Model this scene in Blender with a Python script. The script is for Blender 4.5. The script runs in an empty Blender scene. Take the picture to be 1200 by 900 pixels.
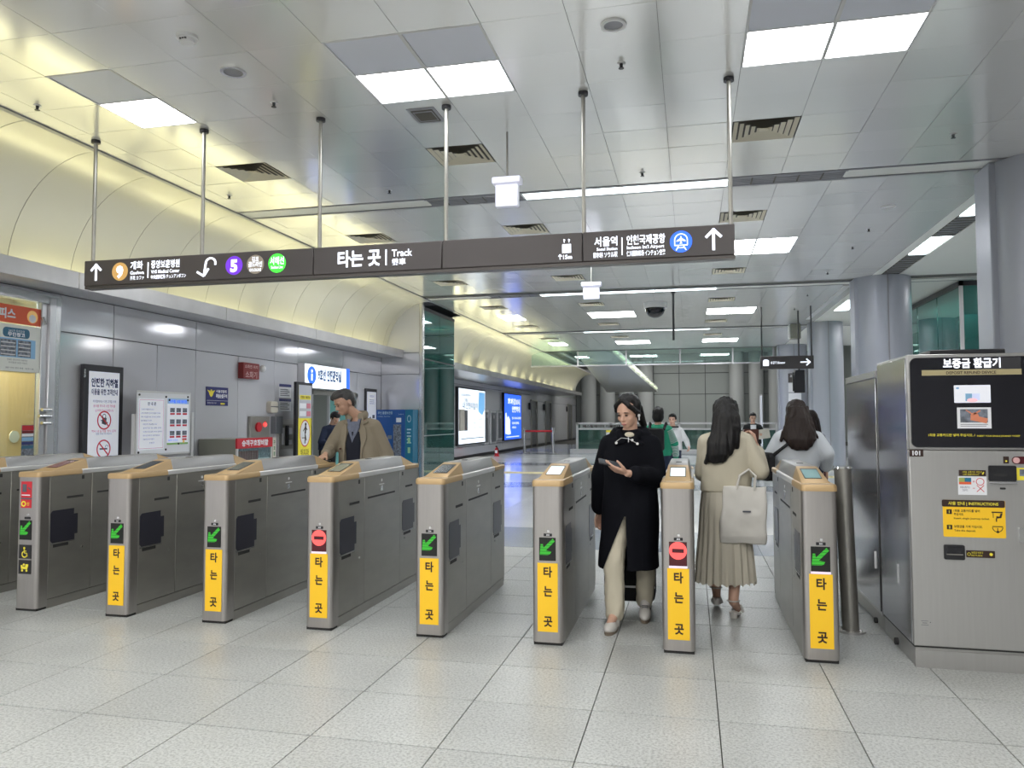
import bpy, bmesh, math, random
from mathutils import Vector, Matrix, noise
random.seed(7)
S = bpy.context.scene
COL = S.collection
R = math.radians
# ------------------------------------------------------------------ camera
cam = bpy.data.cameras.new('camera')
cam.sensor_fit = 'HORIZONTAL'; cam.sensor_width = 36.0
cam.lens = 900.0 / 1200.0 * 36.0
cam.clip_start = 0.05; cam.clip_end = 200
co = bpy.data.objects.new('camera', cam); COL.objects.link(co)
_Y = Vector((210, 41, 900)).normalized()          # world axes seen by the lens (x right, y down, z ahead)
_X = Vector((3848, -50, -900)); _X = (_X - _X.dot(_Y) * _Y).normalized()
_Z = _X.cross(_Y)
if _Z.y > 0: _Z = -_Z
def _row(i): return Vector((_X[i], _Y[i], _Z[i]))
mx = Matrix.Identity(3)
mx.col[0] = _row(0); mx.col[1] = -_row(1); mx.col[2] = -_row(2)
co.matrix_world = Matrix.Translation((0, 0, 1.44)) @ mx.to_4x4()
S.camera = co
# ------------------------------------------------------------------ world, exposure
w = bpy.data.worlds.new('world'); S.world = w; w.use_nodes = True
w.node_tree.nodes['Background'].inputs[0].default_value = (0.8, 0.86, 0.9, 1)
w.node_tree.nodes['Background'].inputs[1].default_value = 0.35
S.view_settings.view_transform = 'Standard'; S.view_settings.look = 'None'
S.view_settings.gamma = 1.0; S.view_settings.use_curve_mapping = False
S.view_settings.exposure = 0.06
S.cycles.use_denoising = True
S.cycles.max_bounces = 10; S.cycles.diffuse_bounces = 6; S.cycles.glossy_bounces = 5
S.cycles.sample_clamp_indirect = 6.0
S.cycles.caustics_reflective = False; S.cycles.caustics_refractive = False
PANEL_E = 17.0        # luminance of the ceiling panels
COVE_E = 9.0
def area(name, loc, sx, sy, power, rot=(0, 0, 0), col=(1, 0.98, 0.95)):
    l = bpy.data.lights.new(name, 'AREA'); l.shape = 'RECTANGLE'; l.size = sx; l.size_y = sy
    l.energy = power; l.color = col
    o = bpy.data.objects.new(name, l); COL.objects.link(o); o.location = loc; o.rotation_euler = rot
    return o
# unseen fill, behind the camera and in the right-hand hall, added to brighten ceiling
for yy in (-4.5, -1.0, 2.0):
    for xx in (-4.7, -2.0, 1.0):
        area('rear_fill_lamp', (xx, yy, 4.17), 1.15, 1.15, 105 if yy < 0 else 38)
area('hall_fill_lamp', (6.5, 7.5, 4.17), 1.2, 4.0, 170)
area('hall_fill_lamp', (6.5, 20.0, 4.17), 1.2, 8.0, 330)
area('hall_fill_lamp', (-2.0, 40.0, 6.05), 8.0, 8.0, 800)  # this and the next: unseen fill added to lift the dark far hall
area('hall_fill_lamp', (0.0, 51.0, 6.05), 10.0, 4.0, 330)
area('lift_fill_lamp', (-7.1, 18.2, 4.0), 1.4, 1.6, 70)  # unseen fill added to lighten the inside of the glass lift
area('shop_lamp', (-7.42, 6.3, 3.05), 0.4, 2.6, 190, col=(1, 0.95, 0.86))

# ------------------------------------------------------------------ helpers
def mat(name, color, rough=0.5, metal=0.0, emit=0.0, ecol=None, nscale=0, namt=0.0, bump=0.0, bscale=200, vary=0.0,
        stretch=None, spec=None, alpha=None, trans=0.0, coat=0.0, rnoise=0.0):
    m = bpy.data.materials.new(name); m.use_nodes = True
    nt = m.node_tree; b = nt.nodes['Principled BSDF']
    c = tuple(color) + (1,)
    b.inputs['Base Color'].default_value = c
    b.inputs['Roughness'].default_value = rough; b.inputs['Metallic'].default_value = metal
    if spec is not None: b.inputs['Specular IOR Level'].default_value = spec
    if trans: b.inputs['Transmission Weight'].default_value = trans
    if coat: b.inputs['Coat Weight'].default_value = coat; b.inputs['Coat Roughness'].default_value = 0.08
    if emit:
        b.inputs['Emission Color'].default_value = tuple(ecol or color) + (1,); b.inputs['Emission Strength'].default_value = emit
    src = None
    if nscale or bump or vary or rnoise:
        tc = nt.nodes.new('ShaderNodeTexCoord'); mp = nt.nodes.new('ShaderNodeMapping')
        nt.links.new(tc.outputs['Object'], mp.inputs['Vector'])
        if stretch: mp.inputs['Scale'].default_value = stretch
    if nscale and namt:
        n = nt.nodes.new('ShaderNodeTexNoise'); n.inputs['Scale'].default_value = nscale; n.inputs['Detail'].default_value = 4
        nt.links.new(mp.outputs[0], n.inputs['Vector'])
        mr = nt.nodes.new('ShaderNodeMapRange'); mr.inputs[1].default_value = 0.25; mr.inputs[2].default_value = 0.75
        mr.inputs[3].default_value = 1 - namt; mr.inputs[4].default_value = 1 + namt
        nt.links.new(n.outputs['Fac'], mr.inputs[0])
        mm = nt.nodes.new('ShaderNodeMix'); mm.data_type = 'RGBA'; mm.blend_type = 'MULTIPLY'; mm.inputs[0].default_value = 1
        mm.inputs[6].default_value = c; nt.links.new(mr.outputs[0], mm.inputs[7]); src = mm.outputs[2]
    if vary:
        oi = nt.nodes.new('ShaderNodeObjectInfo'); mr = nt.nodes.new('ShaderNodeMapRange')
        mr.inputs[3].default_value = 1 - vary; mr.inputs[4].default_value = 1 + vary
        nt.links.new(oi.outputs['Random'], mr.inputs[0])
        mm = nt.nodes.new('ShaderNodeMix'); mm.data_type = 'RGBA'; mm.blend_type = 'MULTIPLY'; mm.inputs[0].default_value = 1
        mm.inputs[6].default_value = c
        if src: nt.links.new(src, mm.inputs[6])
        nt.links.new(mr.outputs[0], mm.inputs[7]); src = mm.outputs[2]
    if src: nt.links.new(src, b.inputs['Base Color'])
    if rnoise:
        n = nt.nodes.new('ShaderNodeTexNoise'); n.inputs['Scale'].default_value = 3.0
        nt.links.new(mp.outputs[0], n.inputs['Vector'])
        mr = nt.nodes.new('ShaderNodeMapRange'); mr.inputs[3].default_value = max(0.02, rough - rnoise); mr.inputs[4].default_value = rough + rnoise
        nt.links.new(n.outputs['Fac'], mr.inputs[0]); nt.links.new(mr.outputs[0], b.inputs['Roughness'])
    if bump:
        n = nt.nodes.new('ShaderNodeTexNoise'); n.inputs['Scale'].default_value = bscale
        nt.links.new(mp.outputs[0], n.inputs['Vector'])
        bp = nt.nodes.new('ShaderNodeBump'); bp.inputs['Strength'].default_value = bump; bp.inputs['Distance'].default_value = 0.01
        nt.links.new(n.outputs['Fac'], bp.inputs['Height']); nt.links.new(bp.outputs[0], b.inputs['Normal'])
    return m

def granite_mat(name, base, dark, rough, scale=90, vary=0.05, stain=0.12):
    m = bpy.data.materials.new(name); m.use_nodes = True
    nt = m.node_tree; b = nt.nodes['Principled BSDF']; L = nt.links.new
    ge = nt.nodes.new('ShaderNodeNewGeometry')
    v = nt.nodes.new('ShaderNodeTexNoise'); v.inputs['Scale'].default_value = scale; v.inputs['Detail'].default_value = 3; v.inputs['Roughness'].default_value = 0.7
    L(ge.outputs['Position'], v.inputs['Vector'])
    cr = nt.nodes.new('ShaderNodeValToRGB'); cr.color_ramp.elements[0].position = 0.36; cr.color_ramp.elements[1].position = 0.56
    cr.color_ramp.elements[0].color = tuple(dark) + (1,); cr.color_ramp.elements[1].color = tuple(base) + (1,)
    L(v.outputs['Fac'], cr.inputs[0])
    n = nt.nodes.new('ShaderNodeTexNoise'); n.inputs['Scale'].default_value = 1.3; n.inputs['Detail'].default_value = 6
    L(ge.outputs['Position'], n.inputs['Vector'])
    mr = nt.nodes.new('ShaderNodeMapRange'); mr.inputs[1].default_value = 0.3; mr.inputs[2].default_value = 0.7
    mr.inputs[3].default_value = 1 - stain; mr.inputs[4].default_value = 1 + stain * 0.5
    L(n.outputs['Fac'], mr.inputs[0])
    oi = nt.nodes.new('ShaderNodeObjectInfo'); m2 = nt.nodes.new('ShaderNodeMapRange')
    m2.inputs[3].default_value = 1 - vary; m2.inputs[4].default_value = 1 + vary; L(oi.outputs['Random'], m2.inputs[0])
    mu = nt.nodes.new('ShaderNodeMath'); mu.operation = 'MULTIPLY'; L(mr.outputs[0], mu.inputs[0]); L(m2.outputs[0], mu.inputs[1])
    mm = nt.nodes.new('ShaderNodeMix'); mm.data_type = 'RGBA'; mm.blend_type = 'MULTIPLY'; mm.inputs[0].default_value = 1
    L(cr.outputs[0], mm.inputs[6]); L(mu.outputs[0], mm.inputs[7]); L(mm.outputs[2], b.inputs['Base Color'])
    r = nt.nodes.new('ShaderNodeMapRange'); r.inputs[3].default_value = rough * 0.8; r.inputs[4].default_value = rough * 1.3
    L(n.outputs['Fac'], r.inputs[0]); L(r.outputs[0], b.inputs['Roughness'])
    return m

def glass_mat(name, tint, opacity=0.3, rough=0.02, mirror=0.05):
    """thin tinted sheet: part clear (tinted), part mirror"""
    m = bpy.data.materials.new(name); m.use_nodes = True
    nt = m.node_tree; nt.nodes.remove(nt.nodes['Principled BSDF']); L = nt.links.new
    out = nt.nodes['Material Output']
    t = nt.nodes.new('ShaderNodeBsdfTransparent'); t.inputs[0].default_value = tuple(tint) + (1,)
    g = nt.nodes.new('ShaderNodeBsdfGlossy'); g.inputs['Roughness'].default_value = rough; g.inputs[0].default_value = (0.9, 1, 0.97, 1)
    d = nt.nodes.new('ShaderNodeBsdfDiffuse'); d.inputs[0].default_value = tuple(x * 0.5 for x in tint) + (1,)
    mx1 = nt.nodes.new('ShaderNodeMixShader'); mx1.inputs[0].default_value = opacity
    L(t.outputs[0], mx1.inputs[1]); L(d.outputs[0], mx1.inputs[2])
    lw = nt.nodes.new('ShaderNodeLayerWeight'); pw = nt.nodes.new('ShaderNodeMath'); pw.operation = 'POWER'; pw.inputs[1].default_value = 4.0
    L(lw.outputs['Facing'], pw.inputs[0]); f = nt.nodes.new('ShaderNodeMapRange'); f.inputs[3].default_value = mirror; f.inputs[4].default_value = 0.9; L(pw.outputs[0], f.inputs[0])
    mx2 = nt.nodes.new('ShaderNodeMixShader'); L(f.outputs[0], mx2.inputs[0]); L(mx1.outputs[0], mx2.inputs[1]); L(g.outputs[0], mx2.inputs[2])
    L(mx2.outputs[0], out.inputs[0])
    return m

_txt = {}
def text_geo(body, bold=0.0):
    k = (body, bold)
    if k not in _txt:
        c = bpy.data.curves.new('t', 'FONT'); c.body = body; c.resolution_u = 2; c.offset = bold
        o = bpy.data.objects.new('t', c); COL.objects.link(o)
        me = bpy.data.meshes.new_from_object(o)
        vs = [v.co.copy() for v in me.vertices]; fs = [tuple(p.vertices) for p in me.polygons]
        bpy.data.objects.remove(o); bpy.data.meshes.remove(me); bpy.data.curves.remove(c)
        if vs:
            x0 = min(v.x for v in vs); x1 = max(v.x for v in vs); y0 = min(v.y for v in vs); y1 = max(v.y for v in vs)
        else: x0 = y0 = 0; x1 = y1 = 1
        _txt[k] = (vs, fs, x0, x1, y0, y1)
    return _txt[k]

class F:
    """a plane in space: origin, u (right), v (up); n = u x v points at the viewer"""
    def __init__(s, o, u, v):
        s.o = Vector(o); s.u = Vector(u).normalized(); s.v = Vector(v).normalized(); s.n = s.u.cross(s.v)
    def p(s, x, y, d=0.0): return s.o + s.u * x + s.v * y + s.n * d

class B:
    def __init__(s): s.V = []; s.Fa = []
    def add(s, vs, fs):
        k = len(s.V); s.V += [Vector(v) for v in vs]; s.Fa += [tuple(i + k for i in f) for f in fs]; return s
    def box(s, x0, y0, z0, x1, y1, z1):
        v = [(x, y, z) for z in (z0, z1) for y in (y0, y1) for x in (x0, x1)]
        return s.add(v, [(0, 2, 3, 1), (4, 5, 7, 6), (0, 1, 5, 4), (2, 6, 7, 3), (0, 4, 6, 2), (1, 3, 7, 5)])
    def fbox(s, f, x0, y0, x1, y1, d0, d1):
        v = [f.p(x, y, d) for d in (d0, d1) for y in (y0, y1) for x in (x0, x1)]
        return s.add(v, [(0, 2, 3, 1), (4, 5, 7, 6), (0, 1, 5, 4), (2, 6, 7, 3), (0, 4, 6, 2), (1, 3, 7, 5)])
    def prism(s, f, pts, d0, d1):
        n = len(pts); v = [f.p(x, y, d0) for x, y in pts] + [f.p(x, y, d1) for x, y in pts]
        a = sum(pts[i][0] * pts[(i + 1) % n][1] - pts[(i + 1) % n][0] * pts[i][1] for i in range(n))
        fs = [tuple(range(n))[::-1], tuple(range(n, 2 * n))] + [(i, (i + 1) % n, n + (i + 1) % n, n + i) for i in range(n)]
        if a < 0: fs = [t[::-1] for t in fs]
        return s.add(v, fs)
    def rrect(s, f, x0, y0, x1, y1, r, d0, d1, n=4):
        pts = []
        for cx, cy, a in ((x1 - r, y0 + r, -90), (x1 - r, y1 - r, 0), (x0 + r, y1 - r, 90), (x0 + r, y0 + r, 180)):
            for i in range(n + 1):
                t = R(a + 90 * i / n); pts.append((cx + r * math.cos(t), cy + r * math.sin(t)))
        return s.prism(f, pts, d0, d1)
    def disc(s, f, cx, cy, r, d0, d1, n=24, ry=None):
        ry = ry or r
        return s.prism(f, [(cx + r * math.cos(2 * math.pi * i / n), cy + ry * math.sin(2 * math.pi * i / n)) for i in range(n)], d0, d1)
    def ring(s, f, cx, cy, r0, r1, d0, d1, n=28, a0=0, a1=360, sy=1.0):
        full = abs(a1 - a0) >= 359.9; m = n if full else n + 1
        ang = [R(a0 + (a1 - a0) * i / n) for i in range(m)]
        v = []
        for t in ang:
            for r, d in ((r0, d0), (r1, d0), (r1, d1), (r0, d1)): v.append(f.p(cx + r * math.cos(t), cy + r * sy * math.sin(t), d))
        fs = []
        for i in range(n if full else n):
            j = (i + 1) % m
            for k in range(4): fs.append((i * 4 + k, i * 4 + (k + 1) % 4, j * 4 + (k + 1) % 4, j * 4 + k)[::-1])
        if not full: fs += [(0, 1, 2, 3)[::-1], tuple(4 * (m - 1) + k for k in range(4))]
        return s.add(v, fs)
    def bar(s, f, x0, y0, x1, y1, w, d0, d1):
        dx, dy = x1 - x0, y1 - y0; l = math.hypot(dx, dy); nx, ny = -dy / l * w / 2, dx / l * w / 2
        return s.prism(f, [(x0 + nx, y0 + ny), (x0 - nx, y0 - ny), (x1 - nx, y1 - ny), (x1 + nx, y1 + ny)], d0, d1)
    def text(s, f, x, y, h=None, body='', w=None, d=0.001, al='L', bold=0.0, maxw=None):
        """h: cap height; x, y: left/centre/right and bottom of the line; w forces the width"""
        vs, fs, x0, x1, y0, y1 = text_geo(body, bold)
        k = (h or 0.1) / 0.73 if h else w / (x1 - x0)
        kx = w / (x1 - x0) if w else k
        if maxw and kx * (x1 - x0) > maxw: kx = maxw / (x1 - x0)
        wd = kx * (x1 - x0); ox = x - (0 if al == 'L' else wd / 2 if al == 'C' else wd)
        yb = max(y0, -0.12) if body else 0
        return s.add([f.p(ox + (v.x - x0) * kx, y + (v.y + 0.0) * k, d) for v in vs], fs)
    def arrow(s, f, cx, cy, size, ang, w, d0, d1):
        """shaft with a chevron head, pointing at ang degrees (90 = up)"""
        t = R(ang); ux, uy = math.cos(t), math.sin(t); h = size / 2
        tx, ty = cx + ux * h, cy + uy * h
        s.bar(f, cx - ux * h, cy - uy * h, tx - ux * w * 0.6, ty - uy * w * 0.6, w, d0, d1)
        for q in (135, -135):
            a = R(ang + q); s.bar(f, tx, ty, tx + math.cos(a) * size * 0.52, ty + math.sin(a) * size * 0.52, w, d0, d1)
        s.disc(f, tx, ty, w * 0.55, d0, d1, 10)
        return s
    def tube(s, p0, p1, r0, r1=None, n=14, cap=True):
        p0, p1 = Vector(p0), Vector(p1); r1 = r0 if r1 is None else r1
        z = (p1 - p0).normalized(); a = z.orthogonal().normalized(); b = z.cross(a)
        v = []
        for p, r in ((p0, r0), (p1, r1)):
            for i in range(n):
                t = 2 * math.pi * i / n; v.append(p + a * (r * math.cos(t)) + b * (r * math.sin(t)))
        fs = [(i, (i + 1) % n, n + (i + 1) % n, n + i) for i in range(n)]
        if cap: fs += [tuple(range(n))[::-1], tuple(range(n, 2 * n))]
        return s.add(v, fs)
    def path(s, pts, r, n=8):
        pts = [Vector(p) for p in pts]; v = []; prev = None
        rr = r if isinstance(r, (list, tuple)) else [r] * len(pts)
        for i, p in enumerate(pts):
            z = ((pts[min(i + 1, len(pts) - 1)] - pts[max(i - 1, 0)])).normalized()
            a = z.orthogonal().normalized() if prev is None else (prev - z * prev.dot(z)).normalized()
            prev = a; b = z.cross(a)
            for k in range(n):
                t = 2 * math.pi * k / n; v.append(p + a * (rr[i] * math.cos(t)) + b * (rr[i] * math.sin(t)))
        fs = [(i * n + k, i * n + (k + 1) % n, (i + 1) * n + (k + 1) % n, (i + 1) * n + k) for i in range(len(pts) - 1) for k in range(n)]
        m = (len(pts) - 1) * n
        fs += [tuple(range(n))[::-1], tuple(range(m, m + n))]
        return s.add(v, fs)
    def ell(s, c, r, rot=None, n=14, m=9):
        c = Vector(c); r = (r, r, r) if isinstance(r, (int, float)) else r
        v = []; fs = []
        def T(p):
            p = Vector((p[0] * r[0], p[1] * r[1], p[2] * r[2]))
            return c + (rot @ p if rot else p)
        v.append(T((0, 0, -1)))
        for j in range(1, m):
            a = -math.pi / 2 + math.pi * j / m
            for i in range(n):
                t = 2 * math.pi * i / n; v.append(T((math.cos(a) * math.cos(t), math.cos(a) * math.sin(t), math.sin(a))))
        v.append(T((0, 0, 1))); N = len(v) - 1
        for i in range(n):
            fs.append((0, 1 + (i + 1) % n, 1 + i)); fs.append((N, N - n + i, N - n + (i + 1) % n))
        for j in range(m - 2):
            for i in range(n):
                a = 1 + j * n + i; b = 1 + j * n + (i + 1) % n; fs.append((a, b, b + n, a + n))
        return s.add(v, fs)
    def cap(s, p0, p1, r0, r1=None, n=12):
        r1 = r0 if r1 is None else r1
        s.tube(p0, p1, r0, r1, n); s.ell(p0, r0, n=n, m=8); s.ell(p1, r1, n=n, m=8); return s
    def loft(s, rings, n=28, caps=True, p=2.0):
        """rings: (cx, cy, cz, rx, ry[, yaw degrees, tilt normal]) stacked superellipses"""
        v = []
        for q in rings:
            cx, cy, cz, rx, ry = q[:5]; yaw = R(q[5]) if len(q) > 5 else 0
            for i in range(n):
                t = 2 * math.pi * i / n; c, sn = math.cos(t), math.sin(t)
                x = math.copysign(abs(c) ** (2 / p), c) * rx; y = math.copysign(abs(sn) ** (2 / p), sn) * ry
                v.append((cx + x * math.cos(yaw) - y * math.sin(yaw), cy + x * math.sin(yaw) + y * math.cos(yaw), cz))
        m = len(rings)
        fs = [(j * n + i, j * n + (i + 1) % n, (j + 1) * n + (i + 1) % n, (j + 1) * n + i) for j in range(m - 1) for i in range(n)]
        if caps: fs += [tuple(range(n))[::-1], tuple(range((m - 1) * n, m * n))]
        return s.add(v, fs)
    def mesh(s, name, bevel=0.0, seg=1, smooth=True, fix=False):
        me = bpy.data.meshes.new(name)
        me.from_pydata(s.V, [], s.Fa)
        if bevel or fix:
            bm = bmesh.new(); bm.from_mesh(me)
            if fix: bmesh.ops.recalc_face_normals(bm, faces=bm.faces)
            if bevel:
                es = [e for e in bm.edges if len(e.link_faces) == 2 and e.calc_face_angle(0) > 0.5]
                bmesh.ops.bevel(bm, geom=es, offset=bevel, segments=seg, affect='EDGES', clamp_overlap=True)
            bm.to_mesh(me); bm.free()
        if smooth and len(me.polygons):
            me.polygons.foreach_set('use_smooth', [True] * len(me.polygons)); me.set_sharp_from_angle(angle=R(38))
        me.update()
        return me
    def build(s, name, m, parent=None, bevel=0.0, seg=1, smooth=True, fix=False, label=None):
        return put(s.mesh(name, bevel, seg, smooth, fix), name, m, parent, label=label)

def put(me, name, m=None, parent=None, loc=None, label=None, rz=0):
    o = bpy.data.objects.new(name, me); COL.objects.link(o)
    if m and not len(me.materials): me.materials.append(m)
    if parent: o.parent = parent
    if loc: o.location = loc
    if rz: o.rotation_euler[2] = rz
    if label: o['label'] = label
    return o
def tag(o, label=None, cat=None, group=None, kind=None):
    if label: o['label'] = label
    if cat: o['category'] = cat
    if group: o['group'] = group
    if kind: o['kind'] = kind
    return o
def thing(name, label, cat, loc=(0, 0, 0), rz=0.0, group=None):
    o = bpy.data.objects.new(name, None); o.empty_display_size = 0.1; COL.objects.link(o)
    o.location = loc; o.rotation_euler[2] = rz
    return tag(o, label, cat, group)
_kids = {}
def copy_tree(o, loc=None, label=None, rz=None, skip=(), parent=None):
    c = o.copy(); COL.objects.link(c)
    if parent: c.parent = parent
    if loc is not None: c.location = loc
    if rz is not None: c.rotation_euler[2] = rz
    if label: c['label'] = label
    for ch in list(o.children):
        if ch.name.split('.')[0] in skip: continue
        copy_tree(ch, parent=c)
    return c
XZ = lambda o: F(o, (1, 0, 0), (0, 0, 1))       # faces the camera (-Y)
YZ = lambda o: F(o, (0, 1, 0), (0, 0, 1))       # faces +X (left wall)
# ------------------------------------------------------------------ materials
M = {}
M['granite'] = granite_mat('granite', (0.535, 0.55, 0.54), (0.31, 0.325, 0.318), 0.34, scale=75)
M['granite_base'] = mat('grout', (0.10, 0.10, 0.09), 0.8)
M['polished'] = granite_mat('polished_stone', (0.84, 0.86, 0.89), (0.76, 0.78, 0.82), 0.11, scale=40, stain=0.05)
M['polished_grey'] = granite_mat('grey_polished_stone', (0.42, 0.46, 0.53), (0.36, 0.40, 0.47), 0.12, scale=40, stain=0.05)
M['tactile'] = mat('yellow_tactile', (0.72, 0.62, 0.33), 0.5)
M['ceil'] = mat('ceiling_enamel', (0.90, 0.895, 0.86), 0.16, 0.4, vary=0.025)
M['ceil_base'] = mat('ceiling_void', (0.16, 0.16, 0.15), 0.8)
M['ceil_plain'] = mat('plain_ceiling', (0.86, 0.86, 0.80), 0.4)
M['vault'] = mat('cream_vault', (0.78, 0.76, 0.66), 0.27, 0.3)
M['wall'] = mat('grey_enamel_wall', (0.72, 0.72, 0.765), 0.085, 0.3, vary=0.03)
M['wall_base'] = mat('wall_joint', (0.10, 0.10, 0.11), 0.7)
M['ledge'] = mat('ledge_metal', (0.50, 0.49, 0.49), 0.3, 0.7, nscale=3, namt=0.1)
M['column'] = mat('column_enamel', (0.40, 0.42, 0.48), 0.35, 0.2, rnoise=0.08)
M['steel'] = mat('brushed_steel', (0.50, 0.495, 0.485), 0.36, 0.75, nscale=60, namt=0.03, stretch=(1, 1, 0.05))
M['steel_front'] = mat('steel_front', (0.41, 0.39, 0.375), 0.30, 0.85, nscale=60, namt=0.05, stretch=(1, 1, 0.05))
M['steel_dark'] = mat('dark_steel', (0.35, 0.34, 0.31), 0.34, 0.7, nscale=40, namt=0.07, stretch=(1, 0.1, 0.3), rnoise=0.06)
M['steel_bright'] = mat('bright_steel', (0.62, 0.62, 0.63), 0.25, 0.85)
M['console'] = mat('console_grey', (0.33, 0.33, 0.33), 0.42, 0.5)
M['rail'] = mat('rail_steel', (0.68, 0.68, 0.68), 0.42, 0.4)
M['chrome'] = mat('chrome', (0.7, 0.7, 0.7), 0.12, 1.0)
M['gold'] = mat('tan_trim', (0.47, 0.325, 0.165), 0.42, 0.25)
M['black'] = mat('black_plastic', (0.013, 0.013, 0.016), 0.4)
M['black_gloss'] = mat('black_glass', (0.012, 0.012, 0.016), 0.08)
M['seam'] = mat('seam_black', (0.03, 0.03, 0.03), 0.7)
M['window_dark'] = mat('sensor_window', (0.028, 0.028, 0.04), 0.3)
M['rubber'] = mat('rubber', (0.02, 0.02, 0.02), 0.8)
M['yellow'] = mat('yellow_plate', (1.0, 0.60, 0.02), 0.45)
M['yellow2'] = mat('bright_yellow', (0.90, 0.78, 0.06), 0.45)
M['ink'] = mat('black_ink', (0.03, 0.012, 0.008), 0.6)
M['ink_blue'] = mat('navy_ink', (0.02, 0.03, 0.11), 0.6)
M['ink_grey'] = mat('grey_ink', (0.10, 0.105, 0.13), 0.6)
M['ink_red'] = mat('red_ink', (0.62, 0.03, 0.05), 0.6)
M['white'] = mat('white_paper', (0.82, 0.83, 0.87), 0.5)
M['white_glow'] = mat('faint_glow_white', (0.85, 0.87, 0.95), 0.4, emit=0.16, ecol=(0.86, 0.88, 1.0))  # faint glow put into the white; pinned and framed paper sheets use it too
M['strip'] = mat('pale_pink_strip', (0.85, 0.72, 0.88), 0.4, emit=0.25, ecol=(1, 0.85, 1))
M['green_led'] = mat('green_led', (0.02, 0.20, 0.02), 0.4, emit=0.42, ecol=(0.05, 0.72, 0.03))
M['red_led'] = mat('red_led', (0.9, 0.1, 0.1), 0.4, emit=0.75, ecol=(1, 0.10, 0.09))
M['dark_led'] = mat('led_matrix_off', (0.004, 0.005, 0.004), 0.5)
M['maroon'] = mat('maroon_led', (0.08, 0.004, 0.01), 0.4)
M['lcd'] = mat('lcd_pale', (0.6, 0.7, 0.72), 0.2, emit=0.75, ecol=(0.78, 0.88, 0.90))
M['lcd_off'] = mat('lcd_dim', (0.06, 0.07, 0.08), 0.15)
M['lcd_teal'] = mat('lcd_teal', (0.18, 0.33, 0.34), 0.15, emit=0.1, ecol=(0.3, 0.55, 0.55))
M['lcd_red'] = mat('lcd_maroon', (0.20, 0.04, 0.03), 0.15)
M['sign'] = mat('sign_brown_grey', (0.072, 0.062, 0.062), 0.42)
M['sign_edge'] = mat('sign_edge', (0.10, 0.09, 0.085), 0.4, 0.4)
M['glow'] = mat('lit_letters', (0.9, 0.92, 1), 0.4, emit=1.05, ecol=(0.86, 0.90, 1.0))
M['c_gold'] = mat('line_gold', (0.65, 0.38, 0.12), 0.4, emit=0.35, ecol=(0.75, 0.46, 0.16))
M['c_purple'] = mat('line_purple', (0.16, 0.03, 0.55), 0.4, emit=0.55, ecol=(0.20, 0.05, 0.85))
M['c_tan'] = mat('line_tan', (0.33, 0.28, 0.22), 0.4, emit=0.15)
M['c_green'] = mat('line_green', (0.05, 0.75, 0.05), 0.4, emit=0.8, ecol=(0.07, 0.95, 0.06))
M['c_blue'] = mat('line_blue', (0.02, 0.12, 0.85), 0.4, emit=0.9, ecol=(0.03, 0.16, 1.0))
M['light'] = mat('panel_light', (0.9, 0.9, 0.9), 0.5, emit=PANEL_E, ecol=(0.96, 0.98, 1.0))
M['tube_light'] = mat('linear_light', (0.9, 0.95, 0.95), 0.5, emit=4.0, ecol=(0.84, 0.96, 1.0))
M['cove_light'] = mat('cove_light', (0.9, 0.9, 0.7), 0.5, emit=COVE_E, ecol=(1.0, 0.95, 0.55))
M['cove_far'] = mat('cove_far_light', (0.9, 0.9, 0.7), 0.5, emit=17.0, ecol=(1.0, 0.95, 0.55))
M['soffit_grey'] = mat('soffit_grey', (0.75, 0.77, 0.74), 0.4)
M['soffit_glow'] = mat('soffit_glow', (0.7, 0.75, 0.55), 0.5, emit=0.9, ecol=(0.75, 0.85, 0.6))  # glow put into the colour for distant lit vault segments
M['unlit'] = mat('unlit_panel', (0.72, 0.74, 0.82), 0.4)
M['frame_white'] = mat('white_frame', (0.66, 0.66, 0.66), 0.35)
M['vent'] = mat('vent_beige', (0.78, 0.72, 0.55), 0.5)
M['vent_dark'] = mat('vent_dark', (0.12, 0.11, 0.09), 0.7)
M['louver'] = mat('louver_grey', (0.30, 0.30, 0.32), 0.4, 0.4)
M['plastic_white'] = mat('white_plastic', (0.75, 0.75, 0.75), 0.35)
M['exit'] = mat('white_exit_box', (0.8, 0.8, 0.9), 0.35, emit=0.22, ecol=(0.82, 0.84, 1.0))
M['teal_glass'] = glass_mat('teal_glass', (0.13, 0.42, 0.40), 0.18, mirror=0.08)
M['clear_glass'] = glass_mat('clear_glass', (0.86, 0.95, 0.95), 0.05)
M['green_glass'] = glass_mat('green_glass', (0.22, 0.42, 0.36), 0.35, mirror=0.08)
M['pale_glass'] = glass_mat('pale_glass', (0.80, 0.93, 0.90), 0.06, mirror=0.12)
M['alu'] = mat('aluminium', (0.60, 0.60, 0.62), 0.32, 0.8)
M['dark_frame'] = mat('dark_frame', (0.03, 0.03, 0.035), 0.4, 0.3)
M['orange'] = mat('orange_banner', (0.80, 0.13, 0.05), 0.5)
M['wood'] = mat('light_wood', (0.86, 0.57, 0.24), 0.5, nscale=8, namt=0.08, stretch=(1, 6, 0.5))
M['cream_wall'] = mat('cream_wall', (0.80, 0.74, 0.58), 0.6)
M['navy'] = mat('navy_panel', (0.02, 0.025, 0.16), 0.4)
M['teal_pill'] = mat('teal_pill', (0.03, 0.13, 0.22), 0.5)
M['photo_grey'] = mat('photo_grey', (0.16, 0.18, 0.22), 0.5, nscale=30, namt=0.8)
M['photo_blue'] = mat('photo_blue', (0.25, 0.48, 0.72), 0.5)
M['red'] = mat('signal_red', (0.60, 0.02, 0.035), 0.4)
M['dark_red'] = mat('dark_red', (0.20, 0.012, 0.012), 0.4)
M['olive'] = mat('olive_grey', (0.26, 0.26, 0.22), 0.45, 0.2)
M['beige_box'] = mat('beige_box', (0.62, 0.58, 0.50), 0.5)
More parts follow.
